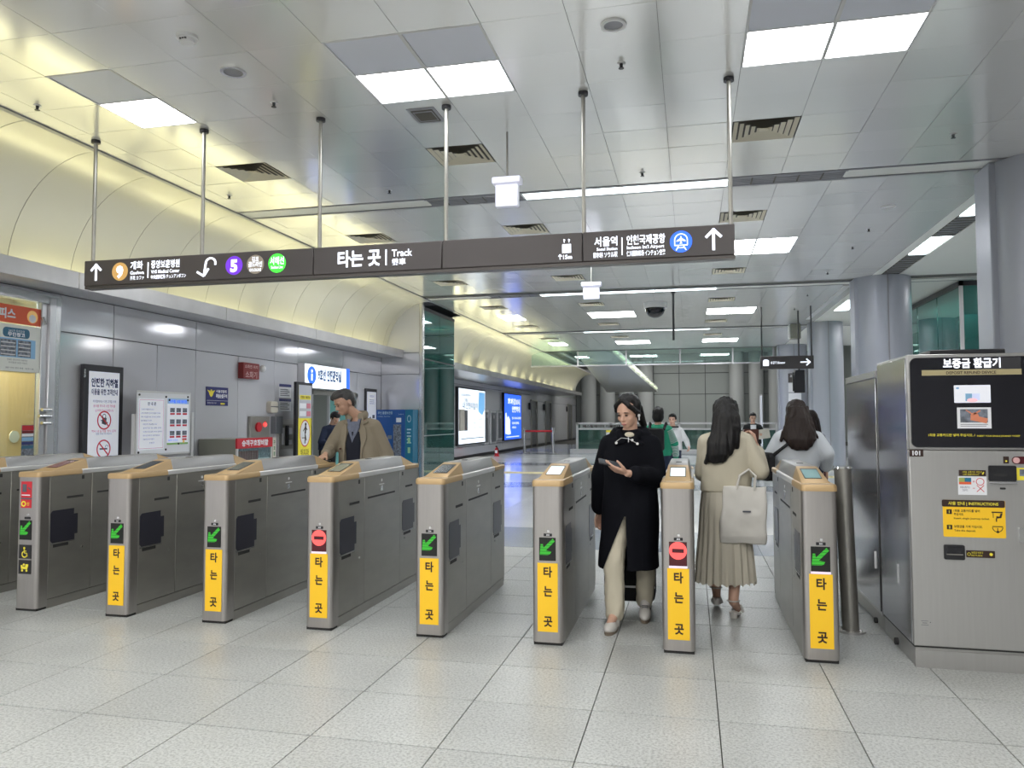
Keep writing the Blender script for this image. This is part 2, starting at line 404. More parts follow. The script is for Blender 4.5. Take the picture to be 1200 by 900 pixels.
M['vending'] = mat('vending_blue', (0.02, 0.09, 0.32), 0.35)
M['vending2'] = mat('vending_teal', (0.012, 0.16, 0.28), 0.35)
M['ad_white'] = mat('lightbox_white', (0.8, 0.85, 0.9), 0.3, emit=1.0, ecol=(0.86, 0.93, 1.0))
M['ad_blue'] = mat('lightbox_blue', (0.02, 0.1, 0.7), 0.3, emit=1.5, ecol=(0.02, 0.11, 0.92))
M['ad_cyan'] = mat('lightbox_cyan', (0.2, 0.5, 0.8), 0.3, emit=0.7, ecol=(0.20, 0.5, 0.9))
M['elevator'] = mat('elevator_steel', (0.26, 0.27, 0.29), 0.3, 0.7)
M['far_wall'] = mat('far_wall', (0.34, 0.37, 0.36), 0.4, 0.1)
M['pilaster'] = mat('pilaster', (0.45, 0.47, 0.47), 0.5)
M['skin'] = mat('skin', (0.62, 0.38, 0.28), 0.5)
M['skin_tan'] = mat('skin_tan', (0.50, 0.30, 0.21), 0.5)
M['hair'] = mat('black_hair', (0.006, 0.0055, 0.006), 0.38, spec=0.3, bump=0.3, bscale=60, stretch=(8, 8, 0.6))
M['hair_brown'] = mat('brown_hair', (0.018, 0.010, 0.008), 0.4, spec=0.3, bump=0.3, bscale=60, stretch=(8, 8, 0.6))
M['hair_grey'] = mat('greying_hair', (0.05, 0.048, 0.05), 0.5, bump=0.4, bscale=90, stretch=(6, 6, 2))
M['eye'] = mat('eye_dark', (0.02, 0.012, 0.01), 0.2)
M['lips'] = mat('lips', (0.42, 0.15, 0.13), 0.45)
M['coat_black'] = mat('black_coat', (0.0045, 0.005, 0.008), 0.85, spec=0.12, bump=0.2, bscale=9)
M['cream'] = mat('cream_cloth', (0.62, 0.57, 0.45), 0.85, bump=0.25, bscale=14, stretch=(1, 1, 0.4))
M['khaki'] = mat('khaki_cloth', (0.36, 0.30, 0.22), 0.85, bump=0.2, bscale=14)
M['shoe_white'] = mat('white_shoe', (0.62, 0.60, 0.57), 0.5)
M['sole'] = mat('tan_sole', (0.20, 0.16, 0.12), 0.6)
M['jacket'] = mat('cream_jacket', (0.57, 0.525, 0.415), 0.85, bump=0.25, bscale=10)
M['skirt'] = mat('pale_skirt', (0.58, 0.54, 0.45), 0.8)
M['tote'] = mat('pale_tote', (0.66, 0.64, 0.60), 0.75, bump=0.4, bscale=9)
M['brown'] = mat('brown_leather', (0.075, 0.025, 0.018), 0.45)
M['trench'] = mat('khaki_trench', (0.29, 0.25, 0.185), 0.85, bump=0.25, bscale=9)
M['vest'] = mat('navy_vest', (0.010, 0.012, 0.024), 0.85)
M['shirt'] = mat('blue_grey_shirt', (0.16, 0.18, 0.25), 0.8, nscale=40, namt=0.2)
M['sweat'] = mat('white_sweatshirt', (0.62, 0.66, 0.71), 0.9, bump=0.3, bscale=8)
M['green_cloth'] = mat('green_cloth', (0.02, 0.30, 0.17), 0.85)
M['pale_cloth'] = mat('pale_cloth', (0.62, 0.63, 0.64), 0.85, bump=0.3, bscale=8)
M['navy_cloth'] = mat('navy_cloth', (0.012, 0.02, 0.05), 0.85)
M['black_cloth'] = mat('black_cloth', (0.010, 0.010, 0.012), 0.85)
# ------------------------------------------------------------------ floor
HC = 4.2
TX, TY = 0.607, 0.585
fl = B().box(-11.0, -7, -0.25, 9.5, 56.2, -0.012).build('floor', M['granite_base']); tag(fl, kind='structure')
def tile_mesh(name, sx, sy, g=0.0022, h=0.012, gy=None):
    b = B(); x, y = sx / 2 - g, sy / 2 - (gy or g); e = 0.0006
    v = [(-x, -y, -h), (x, -y, -h), (x, y, -h), (-x, y, -h), (-x, -y, -e), (x, -y, -e), (x, y, -e), (-x, y, -e),
         (-x + e, -y + e, 0), (x - e, -y + e, 0), (x - e, y - e, 0), (-x + e, y - e, 0)]
    fs = [(4, 5, 9, 8), (5, 6, 10, 9), (6, 7, 11, 10), (7, 4, 8, 11), (8, 9, 10, 11), (0, 1, 5, 4), (1, 2, 6, 5), (2, 3, 7, 6), (3, 0, 4, 7)]
    b.add(v, fs); return b.mesh(name, smooth=False)
gm = tile_mesh('floor_tile', TX, TY, 0.0028, gy=0.0050); gm.materials.append(M['granite'])
rest = B()
for i in range(-14, 10):
    for j in range(-17, 6):
        cx, cy = -0.497 + TX * (i + 0.5), 5.03 + TY * (j + 0.5)
        if cx > 3.4 or cx < -8.5: continue
        vis = cy > 2.3 and -0.62 * cy - 1.9 < cx < 0.66 * cy - 0.2
        if vis: put(gm, 'floor_tile', parent=fl, loc=(cx, cy, 0))
        elif cy > 1.0:
            x, y = TX / 2 - 0.002, TY / 2 - 0.002
            rest.box(cx - x, cy - y, -0.012, cx + x, cy + y, 0)
rest.box(-11, -7, -0.012, 9.5, -0.0, -0.0005)
tag(rest.build('floor_tile_field', M['granite'], fl, smooth=False), kind='stuff')
tag(B().box(-11, 0.0, -0.012, 9.5, 1.02, -0.0005).build('floor_near', M['granite'], fl), kind='stuff')
# polished hall floor beyond the gates: bands of pale and grey stone
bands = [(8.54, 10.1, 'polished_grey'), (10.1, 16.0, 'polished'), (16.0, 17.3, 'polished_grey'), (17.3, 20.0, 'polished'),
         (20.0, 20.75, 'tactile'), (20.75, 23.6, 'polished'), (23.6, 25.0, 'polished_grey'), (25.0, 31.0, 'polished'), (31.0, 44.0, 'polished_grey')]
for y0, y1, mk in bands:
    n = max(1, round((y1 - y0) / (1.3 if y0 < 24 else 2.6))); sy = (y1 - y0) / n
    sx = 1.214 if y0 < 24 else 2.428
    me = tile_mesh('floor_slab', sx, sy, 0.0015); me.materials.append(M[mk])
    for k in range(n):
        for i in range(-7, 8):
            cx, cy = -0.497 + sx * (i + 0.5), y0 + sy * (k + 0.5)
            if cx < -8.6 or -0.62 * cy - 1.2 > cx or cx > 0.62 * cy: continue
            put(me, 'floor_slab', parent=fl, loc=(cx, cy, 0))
# ------------------------------------------------------------------ ceiling
GX = 0.604; GX0 = -0.19; GY = 0.565
ce = B().box(-5.86, -7, HC + 0.02, 9.5, 31.0, HC + 0.3).build('ceiling', M['ceil_base']); tag(ce, kind='structure')
cm = tile_mesh('ceiling_tile', GX, GY, 0.0016, 0.014); cm.materials.append(M['ceil'])
cm.transform(Matrix.Rotation(math.pi, 4, 'X')); cm.update()
def gx(i): return GX0 + GX * i                     # tile edges
bays = [(9.0 - 14 * GY, 14, True), (9.4, 12, False), (16.90, 12, False), (24.4, 11, False)]
LCOL = [(-8, 1), (-4, 2), (1, 2)]                  # light columns: first tile index and width in tiles
lights_spec = []; vents_spec = []
used = set(); ntile = 0
for bi, (y0, n, near) in enumerate(bays):
    yb = y0
    rl = 7 if near else 5                          # first light row of the bay
    for ci, (c0, cw) in enumerate(LCOL):
        rows = (rl, 2)
        for a in range(cw):
            for b_ in range(2): used.add((bi, c0 + a, rl + b_))
        lights_spec.append((bi, ci, gx(c0), gx(c0 + cw), yb + GY * rl, yb + GY * (rl + 2), near))
        vr = [11] if near else ([2, 9] if bi < 3 else [2])
        for r in vr:
            vx = c0
            used.add((bi, vx, r)); vents_spec.append((bi, ci, gx(vx) + GX / 2, yb + GY * (r + 0.5), r))
restc = B()
for bi, (y0, n, near) in enumerate(bays):
    for r in range(n):
        cy = y0 + GY * (r + 0.5)
        for i in range(-10, 6):
            if (bi, i, r) in used: continue
            x0, x1 = gx(i), gx(i + 1)
            if x0 < -5.86: x0 = -5.86
            cx = (x0 + x1) / 2
            vis = cy > 3.3 and -0.66 * cy - 1.6 < cx < 0.70 * cy
            if vis and ntile < 298 and x1 - x0 > 0.5:
                o_ = put(cm, 'ceiling_tile', parent=ce, loc=(cx, cy, HC)); o_.rotation_euler = (random.uniform(-.004, .004), random.uniform(-.004, .004), 0); ntile += 1
            else:
                restc.box(x0 + 0.002, cy - GY / 2 + 0.002, HC, x1 - 0.002, cy + GY / 2 - 0.002, HC + 0.014)
tag(restc.build('ceiling_tile_field', M['ceil'], ce, smooth=False), kind='stuff')
pl = B(); pl.box(-5.86, -7, HC, 3.4, 1.08, HC + 0.015)
pl.box(gx(6), 1.08, HC, 3.58, 9.0, HC + 0.015); pl.box(3.92, 1.08, HC, 9.5, 9.0, HC + 0.015)
pl.box(gx(6), 9.4, HC, 3.58, 16.1, HC + 0.015); pl.box(3.92, 9.0, HC, 9.5, 16.1, HC + 0.015)
pl.box(3.58, 1.08, HC, 3.92, 8.0, HC + 0.015)
pl.box(gx(6), 16.5, HC, 9.5, 24.0, HC + 0.015); pl.box(gx(6), 24.4, HC, 9.5, 31, HC + 0.015)
pl.build('plain_panel', M['ceil_plain'], ce, smooth=False)
# dark recessed channels that carry the linear lamps
def channel_trim(y0, y1):
    b = B(); b.box(-5.86, y0, HC - 0.004, 5.5, y0 + 0.03, HC + 0.02); b.box(-5.86, y1 - 0.03, HC - 0.004, 5.5, y1, HC + 0.02)
    return b.build('channel_edge', M['louver'], ce)
for y0 in (9.0, 16.5, 24.0): channel_trim(y0 + 0.02, y0 + 0.38)
for y0, y1 in ((9.0, 9.4), (16.5, 16.9), (24.0, 24.4)):
    B().box(-5.86, y0 + 0.05, HC + 0.008, 5.5, y1 - 0.05, HC + 0.016).build('channel_plate', M['ceil_plain'], ce)
B().box(-5.92, -7, HC - 0.012, -5.86, 47, HC + 0.03).build('edge_trim', M['louver'], ce)

# ------------------------------------------------------------------ left side: vault, ledge, walls
def vault(name, y0, y1, step, mat_, trim_index):
    root = tag(B().box(-7.4, y0, 4.5, -5.9, y1, 4.6).build(name, M['wall_base']), kind='structure')
    n = 14; y = y0
    while y < y1 - 0.05:
        ye = min(y + step, y1)
        b = B(); v = []
        for yy in (y + 0.004, ye - 0.004):
            for off in (0.0, 0.02):
                for k in range(n + 1):
                    t = math.pi / 2 * k / n
                    v.append((-5.9 - (1.07 + off) * math.sin(t), yy, 2.96 + (1.23 + off) * math.cos(t)))
        m = n + 1; fs = []
        for k in range(n):
            fs.append((k, k + 1, 2 * m + k + 1, 2 * m + k)); fs.append((m + k, 3 * m + k, 3 * m + k + 1, m + k + 1))
            fs.append((k, m + k, m + k + 1, k + 1)); fs.append((2 * m + k, 2 * m + k + 1, 3 * m + k + 1, 3 * m + k))
        b.add(v, fs); b.build('vault_panel', mat_, root, fix=True)
        B().add(*arc_rib(ye)).build('vault_joint', M['wall_base'], root, fix=True)
        y = ye
    return root
def arc_rib(y, w=0.012):
    n = 14; v = []; fs = []
    for k in range(n + 1):
        t = math.pi / 2 * k / n
        for yy in (y - w / 2, y + w / 2):
            for off in (0.004, 0.03): v.append((-5.9 - (1.07 + off) * math.sin(t), yy, 2.96 + (1.23 + off) * math.cos(t)))
    for k in range(n):
        a = k * 4; b = a + 4
        fs += [(a, a + 2, b + 2, b), (a + 1, b + 1, b + 3, a + 3), (a, b, b + 1, a + 1), (a + 2, a + 3, b + 3, b + 2)]
    return v, fs
vault('ceiling_vault', 1.53, 16.9, 0.84, M['vault'], 1)
vault('ceiling_vault_far', 19.5, 47, 0.84, M['vault'], 2)
def ledge(name, y0, y1, xb):
    root = tag(B().box(xb, y0, 2.90, -6.57, y1, 2.95).build(name, M['ledge']), kind='structure')
    y = y0
    while y < y1 - 0.05:
        ye = min(y + 2.75, y1)
        B().box(-6.57, y + 0.004, 2.885, -6.545, ye - 0.004, 3.07).build('ledge_panel', M['ledge'], root, bevel=0.004)
        y = ye
    return root
ledge('trim_1', 1.6, 16.9, -7.1)
ledge('trim_2', 19.5, 47, -8.2)
# cove lamps lie hidden in the ledge trough
def cove(y0, y1, seg, gap, par, m='cove_light'):
    y = y0
    while y < y1:
        B().box(-6.82, y, 2.955, -6.74, min(y + seg, y1), 2.985).build('cove_lamp', M[m], par)
        y += seg + gap
cove(1.7, 16.7, 2.2, 0.25, bpy.data.objects['trim_1'])
cove(19.7, 46.5, 0.85, 0.83, bpy.data.objects['trim_2'], 'cove_far')
# near left wall of enamelled panels, with the shop front and the office opening
WX = -7.1
wl = B(); wl.box(WX - 0.2, -7, 0, WX - 0.03, 5.2, 4.5); wl.box(WX - 0.2, 5.2, 2.83, WX - 0.03, 7.30, 4.5)
wl.box(WX - 0.2, 7.30, 0, WX - 0.03, 13.45, 4.5); wl.box(WX - 0.2, 13.45, 2.0, WX - 0.03, 15.55, 4.5); wl.box(WX - 0.2, 15.55, 0, WX - 0.03, 17.1, 4.5)
wl = tag(wl.build('wall_left', M['wall_base']), kind='structure')
def wpanel(par, f, x0, y0, x1, y1, name='wall_panel', g=0.005, d=0.03, m='wall'):
    return B().fbox(f, x0 + g, y0 + g, x1 - g, y1 - g, -d, 0).build(name, M[m], par, bevel=0.004)
fw = YZ((WX, 0, 0))
up = [1.5, 3.2, 4.9, 6.6, 7.43, 8.28, 9.94, 12.14, 12.95, 14.85, 16.9]
for a, b_ in zip(up[:-1], up[1:]):
    wpanel(wl, fw, a, 2.85 if b_ <= 7.44 else 2.47, b_, 2.90)
lo = [7.43, 8.28, 9.1, 9.94, 11.03, 12.14, 12.95]
for a, b_ in zip(lo[:-1], lo[1:]):
    wpanel(wl, fw, a, 0.62, b_, 2.47); wpanel(wl, fw, a, 0.0, b_, 0.62)
wpanel(wl, fw, 12.95, 2.02, 15.55, 2.47); wpanel(wl, fw, 12.95, 0, 13.45, 2.02)
wpanel(wl, fw, 15.55, 0, 16.9, 0.62); wpanel(wl, fw, 15.55, 0.62, 16.9, 2.47)
wpanel(wl, fw, 1.5, 0, 5.1, 2.85)
B().box(WX - 0.03, -7, 0, WX, 1.5, 4.3).build('wall_panel', M['wall'], wl)
# return wall that faces the camera
wr = tag(B().box(-7.1, 16.93, 0, -6.12, 17.05, 4.5).build('wall_return', M['wall_base']), kind='structure')
fr = XZ((0, 16.9, 0))
for z0, z1 in ((0, 0.62), (0.62, 2.5), (2.5, 3.0), (3.0, 4.3)): wpanel(wr, fr, -7.1, z0, -6.15, z1)
tag(B().box(-6.15, 16.86, 0, -6.06, 17.0, 4.2).build('trim_3', M['steel_bright'], bevel=0.02, seg=2), kind='structure')
# teal glass lift enclosure
lg = thing('glass_lift_enclosure', 'teal glass lift enclosure between the return wall and the lit posters', 'lift enclosure', (-6.1, 17.02, 0))
pan = [(0.0, 1.2), (1.2, 2.4)]
for a, b_ in pan:
    for z0, z1 in ((0.06, 1.05), (1.07, 2.85), (2.88, 4.02)):
        B().box(-0.012, a + 0.012, z0, 0, b_ - 0.012, z1).build('glass_pane', M['teal_glass'], lg)
B().box(-0.05, 0, 4.02, 0.01, 2.42, 4.1).build('head_frame', M['dark_frame'], lg)
B().box(-0.03, 0, 1.05, 0.015, 2.42, 1.07).build('rail', M['alu'], lg); B().box(-0.03, 0, 2.85, 0.012, 2.42, 2.88).build('rail', M['dark_frame'], lg)
B().box(-0.03, 0, 0, 0.015, 2.42, 0.06).build('sill_frame', M['alu'], lg)
for z0, z1 in ((0.06, 1.05), (1.07, 2.85), (2.88, 4.02)):
    B().box(-2.08, 2.40, z0, -0.0, 2.412, z1).build('glass_pane', M['teal_glass'], lg)
B().box(-0.75, 0.9, 0.0, -0.68, 0.97, 4.1).build('shaft_post', M['steel_dark'], lg)
B().box(-1.85, 0.2, 0.0, -0.85, 0.26, 2.2).build('lift_door', M['elevator'], lg)
B().box(-2.08, 0.05, 0.0, -2.02, 2.40, 4.1).build('shaft_wall', M['elevator'], lg)
B().box(-0.5, 1.0, 1.35, -0.46, 1.25, 1.75).build('call_panel', M['frame_white'], lg)
# far left wall
FX = -8.2
wf = tag(B().box(FX - 0.3, 17.0, 0, FX - 0.03, 56, 4.6).build('wall_far_left', M['wall_base']), kind='structure')
ff = YZ((FX, 0, 0))
ys = [19.5, 21.7, 23.9, 26.1, 30.1, 33.1, 36.8, 39.5]
for a, b_ in zip(ys[:-1], ys[1:]):
    for z0, z1 in ((0.0, 0.42), (0.42, 2.72), (2.72, 2.9)):
        wpanel(wf, ff, a, z0, b_, z1, g=0.008)
doors = [(39.5, 40.95), (43.6, 45.3), (51.8, 53.4)]
segs = [(40.95, 43.6), (45.3, 48.4), (48.4, 51.8), (53.4, 56)]
for a, b_ in segs:
    wpanel(wf, ff, a, 0, b_, 2.42, g=0.008); wpanel(wf, ff, a, 2.42, b_, 2.9, g=0.008)
for k, (a, b_) in enumerate(doors):
    d = tag(B().fbox(ff, a, 0, b_, 2.4, -0.029, -0.02).build('door_%d' % (k + 2), M['elevator']), kind='structure')
    B().fbox(ff, a + 0.05, 0.02, (a + b_) / 2 - 0.01, 2.36, -0.02, -0.012).build('door_leaf', M['elevator'], d)
    B().fbox(ff, (a + b_) / 2 + 0.01, 0.02, b_ - 0.05, 2.36, -0.02, -0.012).build('door_leaf', M['elevator'], d)
    fr_ = B(); fr_.fbox(ff, a - 0.08, 0, a, 2.48, -0.02, 0.08); fr_.fbox(ff, b_, 0, b_ + 0.08, 2.48, -0.02, 0.08); fr_.fbox(ff, a, 2.4, b_, 2.48, -0.02, 0.08)
    fr_.build('door_frame', M['steel_dark'], d)
    wpanel(wf, ff, a, 2.48, b_, 2.9, g=0.008)
    lanp = tag(B().fbox(ff, a - 0.55, 1.95, a - 0.38, 2.3, 0.0, 0.09).build('lift_lantern', M['dark_frame'], bevel=0.01),
               ['dark lift lantern beside the nearest lift door', 'dark lift lantern beside the middle lift door', 'dark lift lantern beside the farthest lift door'][k], 'lantern')
B().box(FX - 0.02, 17.1, 0, FX + 0.012, 56, 0.1).build('baseboard_left', M['dark_frame']); tag(bpy.data.objects['baseboard_left'], kind='structure')
# shop room behind the near left wall
fsh = YZ((-8.9, 0, 0))
sh = tag(B().box(-9.0, 4.0, 0, -8.9, 8.6, 3.2).build('wall_shop_rear', M['cream_wall']), kind='structure')
tag(B().box(-9.0, 8.5, 0, WX - 0.2, 8.6, 3.2).build('wall_shop_side', M['cream_wall']), kind='structure')
tag(B().box(-9.0, 4.0, 3.1, WX - 0.2, 8.6, 3.2).build('ceiling_shop', M['cream_wall']), kind='structure')
# office room behind the right opening
tag(B().box(-9.6, 12.6, 0, -9.5, 16.6, 3).build('wall_office_rear', M['far_wall']), kind='structure')
tag(B().box(-9.6, 16.5, 0, WX - 0.2, 16.6, 3).build('wall_office_side', M['far_wall']), kind='structure')
tag(B().box(-9.6, 12.6, 2.5, WX - 0.2, 16.6, 2.6).build('ceiling_office', M['far_wall']), kind='structure')
area('office_lamp', (-8.4, 14.5, 2.45), 1.2, 1.2, 18)
# ------------------------------------------------------------------ far hall beyond the ceiling edge
tag(B().box(-8.3, 56.035, 0, 9.5, 56.2, 7).build('wall_back', M['wall_base']), kind='structure')
wbk = bpy.data.objects['wall_back']; fb = XZ((0, 56, 0))
xs = [-8.2, -6.2, -4.4, -2.6, -0.8, 1.0, 2.8, 4.6, 6.4, 9.5]
for a, b_ in zip(xs[:-1], xs[1:]):
    for z0, z1 in ((0, 3.2), (3.2, 4.7), (4.7, 6.1)):
        wpanel(wbk, fb, a, z0, b_, z1, g=0.02, m='far_wall')
tag(B().box(-8.3, 31.3, 6.1, 9.5, 56.2, 6.3).build('ceiling_far_hall', M['ceil_plain']), kind='structure')
tag(B().box(-8.3, 31.0, 4.2, 9.5, 31.12, 6.3).build('wall_fascia', M['far_wall']), kind='structure')
tag(B().box(9.4, 31, 0, 9.6, 56.2, 6.3).build('wall_far_right', M['far_wall']), kind='structure')
tag(B().box(-8.5, 47.2, 2.9, -8.2, 56, 6.2).build('wall_far_left_upper', M['far_wall']), kind='structure')
for k in range(4):
    x = -7.2 + 1.35 * k
    tag(B().loft([(x, 55.4, 0, 0.55, 0.5), (x, 55.4, 6.1, 0.55, 0.5)], n=20, caps=False).build('trim_%d' % (4 + k), M['pilaster']), kind='structure')
for k in range(4):
    x = 3.1 + 1.3 * k
    tag(B().loft([(x, 55.4, 0, 0.5, 0.5), (x, 55.4, 6.1, 0.5, 0.5)], n=20, caps=False).build('trim_%d' % (8 + k), M['pilaster']), kind='structure')
# sloping escalator soffit; glowing strips imitate pale lit vault segments
v = [(-5.2, 33, 4.75), (-3.25, 33, 4.28), (-2.05, 49, 3.15), (-5.2, 49, 3.15)]
bs = B().add([*v, *[(x, y, z + 0.35) for x, y, z in v]], [(3, 2, 1, 0), (4, 5, 6, 7), (0, 1, 5, 4), (1, 2, 6, 5), (2, 3, 7, 6), (3, 0, 4, 7)])
tag(bs.build('ceiling_escalator_soffit', M['soffit_grey'], fix=True), kind='structure')
lb = B(); e = []
for k in range(9):
    t = k / 9; t2 = t + 0.07
    a = Vector((-3.2, 33, 4.42)).lerp(Vector((-2.0, 49, 3.3)), t); c = Vector((-3.2, 33, 4.42)).lerp(Vector((-2.0, 49, 3.3)), t2)
    B().tube(a, c, 0.05, n=8).build('soffit_glow_strip', M['soffit_glow'], bpy.data.objects['ceiling_escalator_soffit'])
# right-hand hall: wall, columns
tag(B().box(9.4, -7, 0, 9.6, 31, 4.5).build('wall_right', M['wall']), kind='structure')
tag(B().box(-11, -7.2, 0, 9.6, -7, 4.5).build('wall_behind_camera', M['wall']), kind='structure')
for k, (x, y, r) in enumerate(((3.70, 9.35, 0.53), (3.69, 16.35, 0.53), (3.80, 23.5, 0.46), (3.72, 30.4, 0.52))):
    n = 32
    b = B().loft([(x, y, 0.0, r, r), (x, y, HC, r, r)], n=n, caps=False)
    cobj = tag(b.build('column_%d' % (k + 1), M['column']), kind='structure')
    cobj['label'] = ['round grey column nearest, at the right edge behind the refund kiosk', 'round grey column behind the steel cabinets', 'round grey column behind the woman in the white sweatshirt', 'round grey column farthest, behind the small arrow sign'][k]
    B().loft([(x, y, 0, r + 0.012, r + 0.012), (x, y, 0.12, r + 0.012, r + 0.012)], n=n, caps=False).build('column_base', M['steel_dark'], cobj)
    B().box(x - 0.012, y - r - 0.004, 0.12, x + 0.012, y - r + 0.02, HC).build('column_joint', M['louver'], cobj)
    # flat cladding strip on the side that faces the gates
    B().box(x - r - 0.012, y - 0.22, 0.12, x - r + 0.06, y + 0.22, HC).build('column_panel', M['column'], cobj, bevel=0.01)
# ------------------------------------------------------------------ turnstile gates
GL = 1.70; GW = 0.20; GY0 = 4.89
def profile_ridge():
    return
def make_gate():
    t = thing('turnstile_gate', '', 'turnstile')
    h = GW / 2
    # rounded front post
    f = F((0, 0, 0), (1, 0, 0), (0, -1, 0))                 # plan view, prism runs up (n = +Z... )
    b = B(); n = 6; r = 0.032; pts = []
    for cx, cy, a in ((h - r, -0.09, 0), (-h + r, -0.09, 90)): pass
    plan = []
    for cx, sgn in ((h - r, 1), (-h + r, -1)):
        arc = [(cx + sgn * r * math.cos(R(90 * k / n)), r - r * math.sin(R(90 * k / n))) for k in range(n + 1)]
        plan += arc if sgn == 1 else arc[::-1]
    plan += [(-h, 0.10), (h, 0.10)]
    v = [(x, y, 0.018) for x, y in plan] + [(x, y, 1.01) for x, y in plan]; m = len(plan)
    b.add(v, [tuple(range(m)), tuple(range(m, 2 * m))] + [(i, (i + 1) % m, m + (i + 1) % m, m + i) for i in range(m)])
    b.build('front_post', M['steel_front'], t, fix=True)
    bf = B(); bf.box(-h + 0.008, 0.008, 0, h - 0.008, 0.12, 0.02); bf.build('foot', M['rubber'], t)
    # core, plinth and side doors
    B().box(-h + 0.012, 0.095, 0.02, h - 0.012, GL - 0.01, 1.0).build('core', M['seam'], t)
    B().box(-h + 0.006, 0.10, 0.0, h - 0.006, GL - 0.005, 0.065).build('plinth', M['steel_dark'], t)
    segs = [(0.104, 0.53), (0.534, 1.25), (1.254, GL)]
    for s in (-1, 1):
        for a, c in segs:
            x0, x1 = sorted((s * (h - 0.014), s * (h - 0.002)))
            B().box(x0, a, 0.07, x1, c, 1.008).build('side_door', M['steel_dark'], t, bevel=0.002)
    B().box(-h + 0.004, GL - 0.012, 0.03, h - 0.004, GL + 0.002, 1.01).build('rear_post', M['steel_dark'], t, bevel=0.006)
    # sensor windows, slots, locks on both sides
    for s in (-1, 1):
        fs_ = F((s * (h - 0.002), 0, 0), (0, s, 0), (0, 0, 1))
        def yr(a, c): return (a, c) if s == 1 else (-c, -a)
        for (a, c, z0, z1) in ((0.115, 0.385, 0.49, 0.74), (1.31, 1.60, 0.49, 0.75)):
            pts = [(a + 0.02, z0), (c - 0.03, z0 + 0.0), (c - 0.03, z0 + 0.045), (c, z0 + 0.045), (c, z1 - 0.045), (c - 0.04, z1 - 0.045), (c - 0.04, z1), (a + 0.02, z1), (a, z1 - 0.02), (a, z0 + 0.02)]
            if s == -1: pts = [(-x, y) for x, y in pts][::-1]
            B().prism(fs_, pts, -0.004, 0.0025).build('sensor_window', M['window_dark'], t)
            a2, c2 = yr(a + 0.03, c - 0.09); B().fbox(fs_, a2, z0 - 0.035, c2, z0 - 0.012, -0.004, 0.001).build('slot', M['seam'], t)
            a2, c2 = yr(a, c - 0.03); B().fbox(fs_, a2, z0 - 0.007, c2, z0 - 0.002, -0.002, 0.006).build('window_lip', M['steel_bright'], t)
        a2, c2 = yr(0.27, 0.44); B().fbox(fs_, a2, 0.822, c2, 0.84, -0.004, 0.001).build('slot', M['seam'], t)
        a2, c2 = yr(0.59, 1.14); B().fbox(fs_, a2, 0.838, c2, 0.852, -0.004, 0.001).build('slot', M['seam'], t)
        a2, c2 = yr(1.38, 1.55); B().fbox(fs_, a2, 0.858, c2, 0.874, -0.004, 0.001).build('slot', M['seam'], t)
        for yy, zz in ((0.44, 0.42), (1.36, 0.43)):
            B().disc(fs_, s * yy, zz, 0.008, -0.002, 0.003, 10).build('lock', M['chrome'], t)
        for yy in (0.42, 1.30):
            a2, c2 = yr(yy, yy + 0.025); B().fbox(fs_, a2, 0.965, c2, 0.995, -0.004, 0.002).build('eyelet', M['seam'], t)
        ic = B(); x = s * 0.86
        ic.fbox(fs_, x - 0.05, 0.925, x + 0.05, 0.933, 0, 0.002); ic.disc(fs_, x, 0.96, 0.012, 0, 0.002, 10)
        ic.build('card_mark', M['plastic_white'], t)
        ic = B(); ic.ring(fs_, x, 0.895, 0.02, 0.03, 0, 0.002, 4, 45, 405); ic.fbox(fs_, x - 0.012, 0.885, x + 0.012, 0.905, 0, 0.002)
        ic.build('card_outline', M['steel_bright'], t)
    # tan nose and rails along the top
    b = B(); rr = 0.03
    plan = []
    hh = h + 0.004
    for cx, sgn in ((hh - rr, 1), (-hh + rr, -1)):
        arc = [(cx + sgn * rr * math.cos(R(90 * k / n)), -0.004 + rr - rr * math.sin(R(90 * k / n))) for k in range(n + 1)]
        plan += arc if sgn == 1 else arc[::-1]
    plan += [(-hh, 0.42), (hh, 0.42)]
    m = len(plan)
    v = [(x, y, 1.008) for x, y in plan] + [(x, y, 1.036) for x, y in plan] + [(x * 0.94, 0.005 + y * 0.985, 1.047) for x, y in plan]
    b.add(v, [tuple(range(m)), tuple(range(2 * m, 3 * m))] + [(k * m + i, k * m + (i + 1) % m, (k + 1) * m + (i + 1) % m, (k + 1) * m + i) for k in (0, 1) for i in range(m)])
    b.build('nose_trim', M['gold'], t, fix=True)
    B().box(-hh, 0.42, 1.008, hh, 1.36, 1.046).build('top_rail', M['rail'], t, bevel=0.006)
    B().box(-hh, 1.36, 1.008, hh, GL + 0.008, 1.046).build('rear_trim', M['gold'], t, bevel=0.008)
    # console ridge
    def wedge(y0, y1, z0a, z1a, wa, wb, ta, tb):
        """frustum slice: at y0 base half-width wa, top half-width ta, height z0a; at y1 wb, tb, z1a"""
        v = [(-wa, y0, 1.044), (wa, y0, 1.044), (ta, y0, z0a), (-ta, y0, z0a), (-wb, y1, 1.044), (wb, y1, 1.044), (tb, y1, z1a), (-tb, y1, z1a)]
        return B().add(v, [(0, 1, 2, 3), (5, 4, 7, 6), (0, 4, 5, 1), (3, 2, 6, 7), (1, 5, 6, 2), (4, 0, 3, 7)])
    wedge(0.13, 0.50, 1.05, 1.128, 0.088, 0.088, 0.080, 0.066).build('reader', M['gold'], t, bevel=0.004, fix=True)
    wedge(0.50, 1.36, 1.128, 1.128, 0.088, 0.088, 0.066, 0.066).build('console', M['console'], t, bevel=0.004, fix=True)
    wedge(1.36, 1.62, 1.128, 1.05, 0.088, 0.088, 0.066, 0.080).build('rear_reader', M['gold'], t, bevel=0.004, fix=True)
    sl = math.atan2(0.078, 0.37)
    fr_ = F((0, 0.13, 1.050), (1, 0, 0), (0, math.cos(sl), math.sin(sl)))
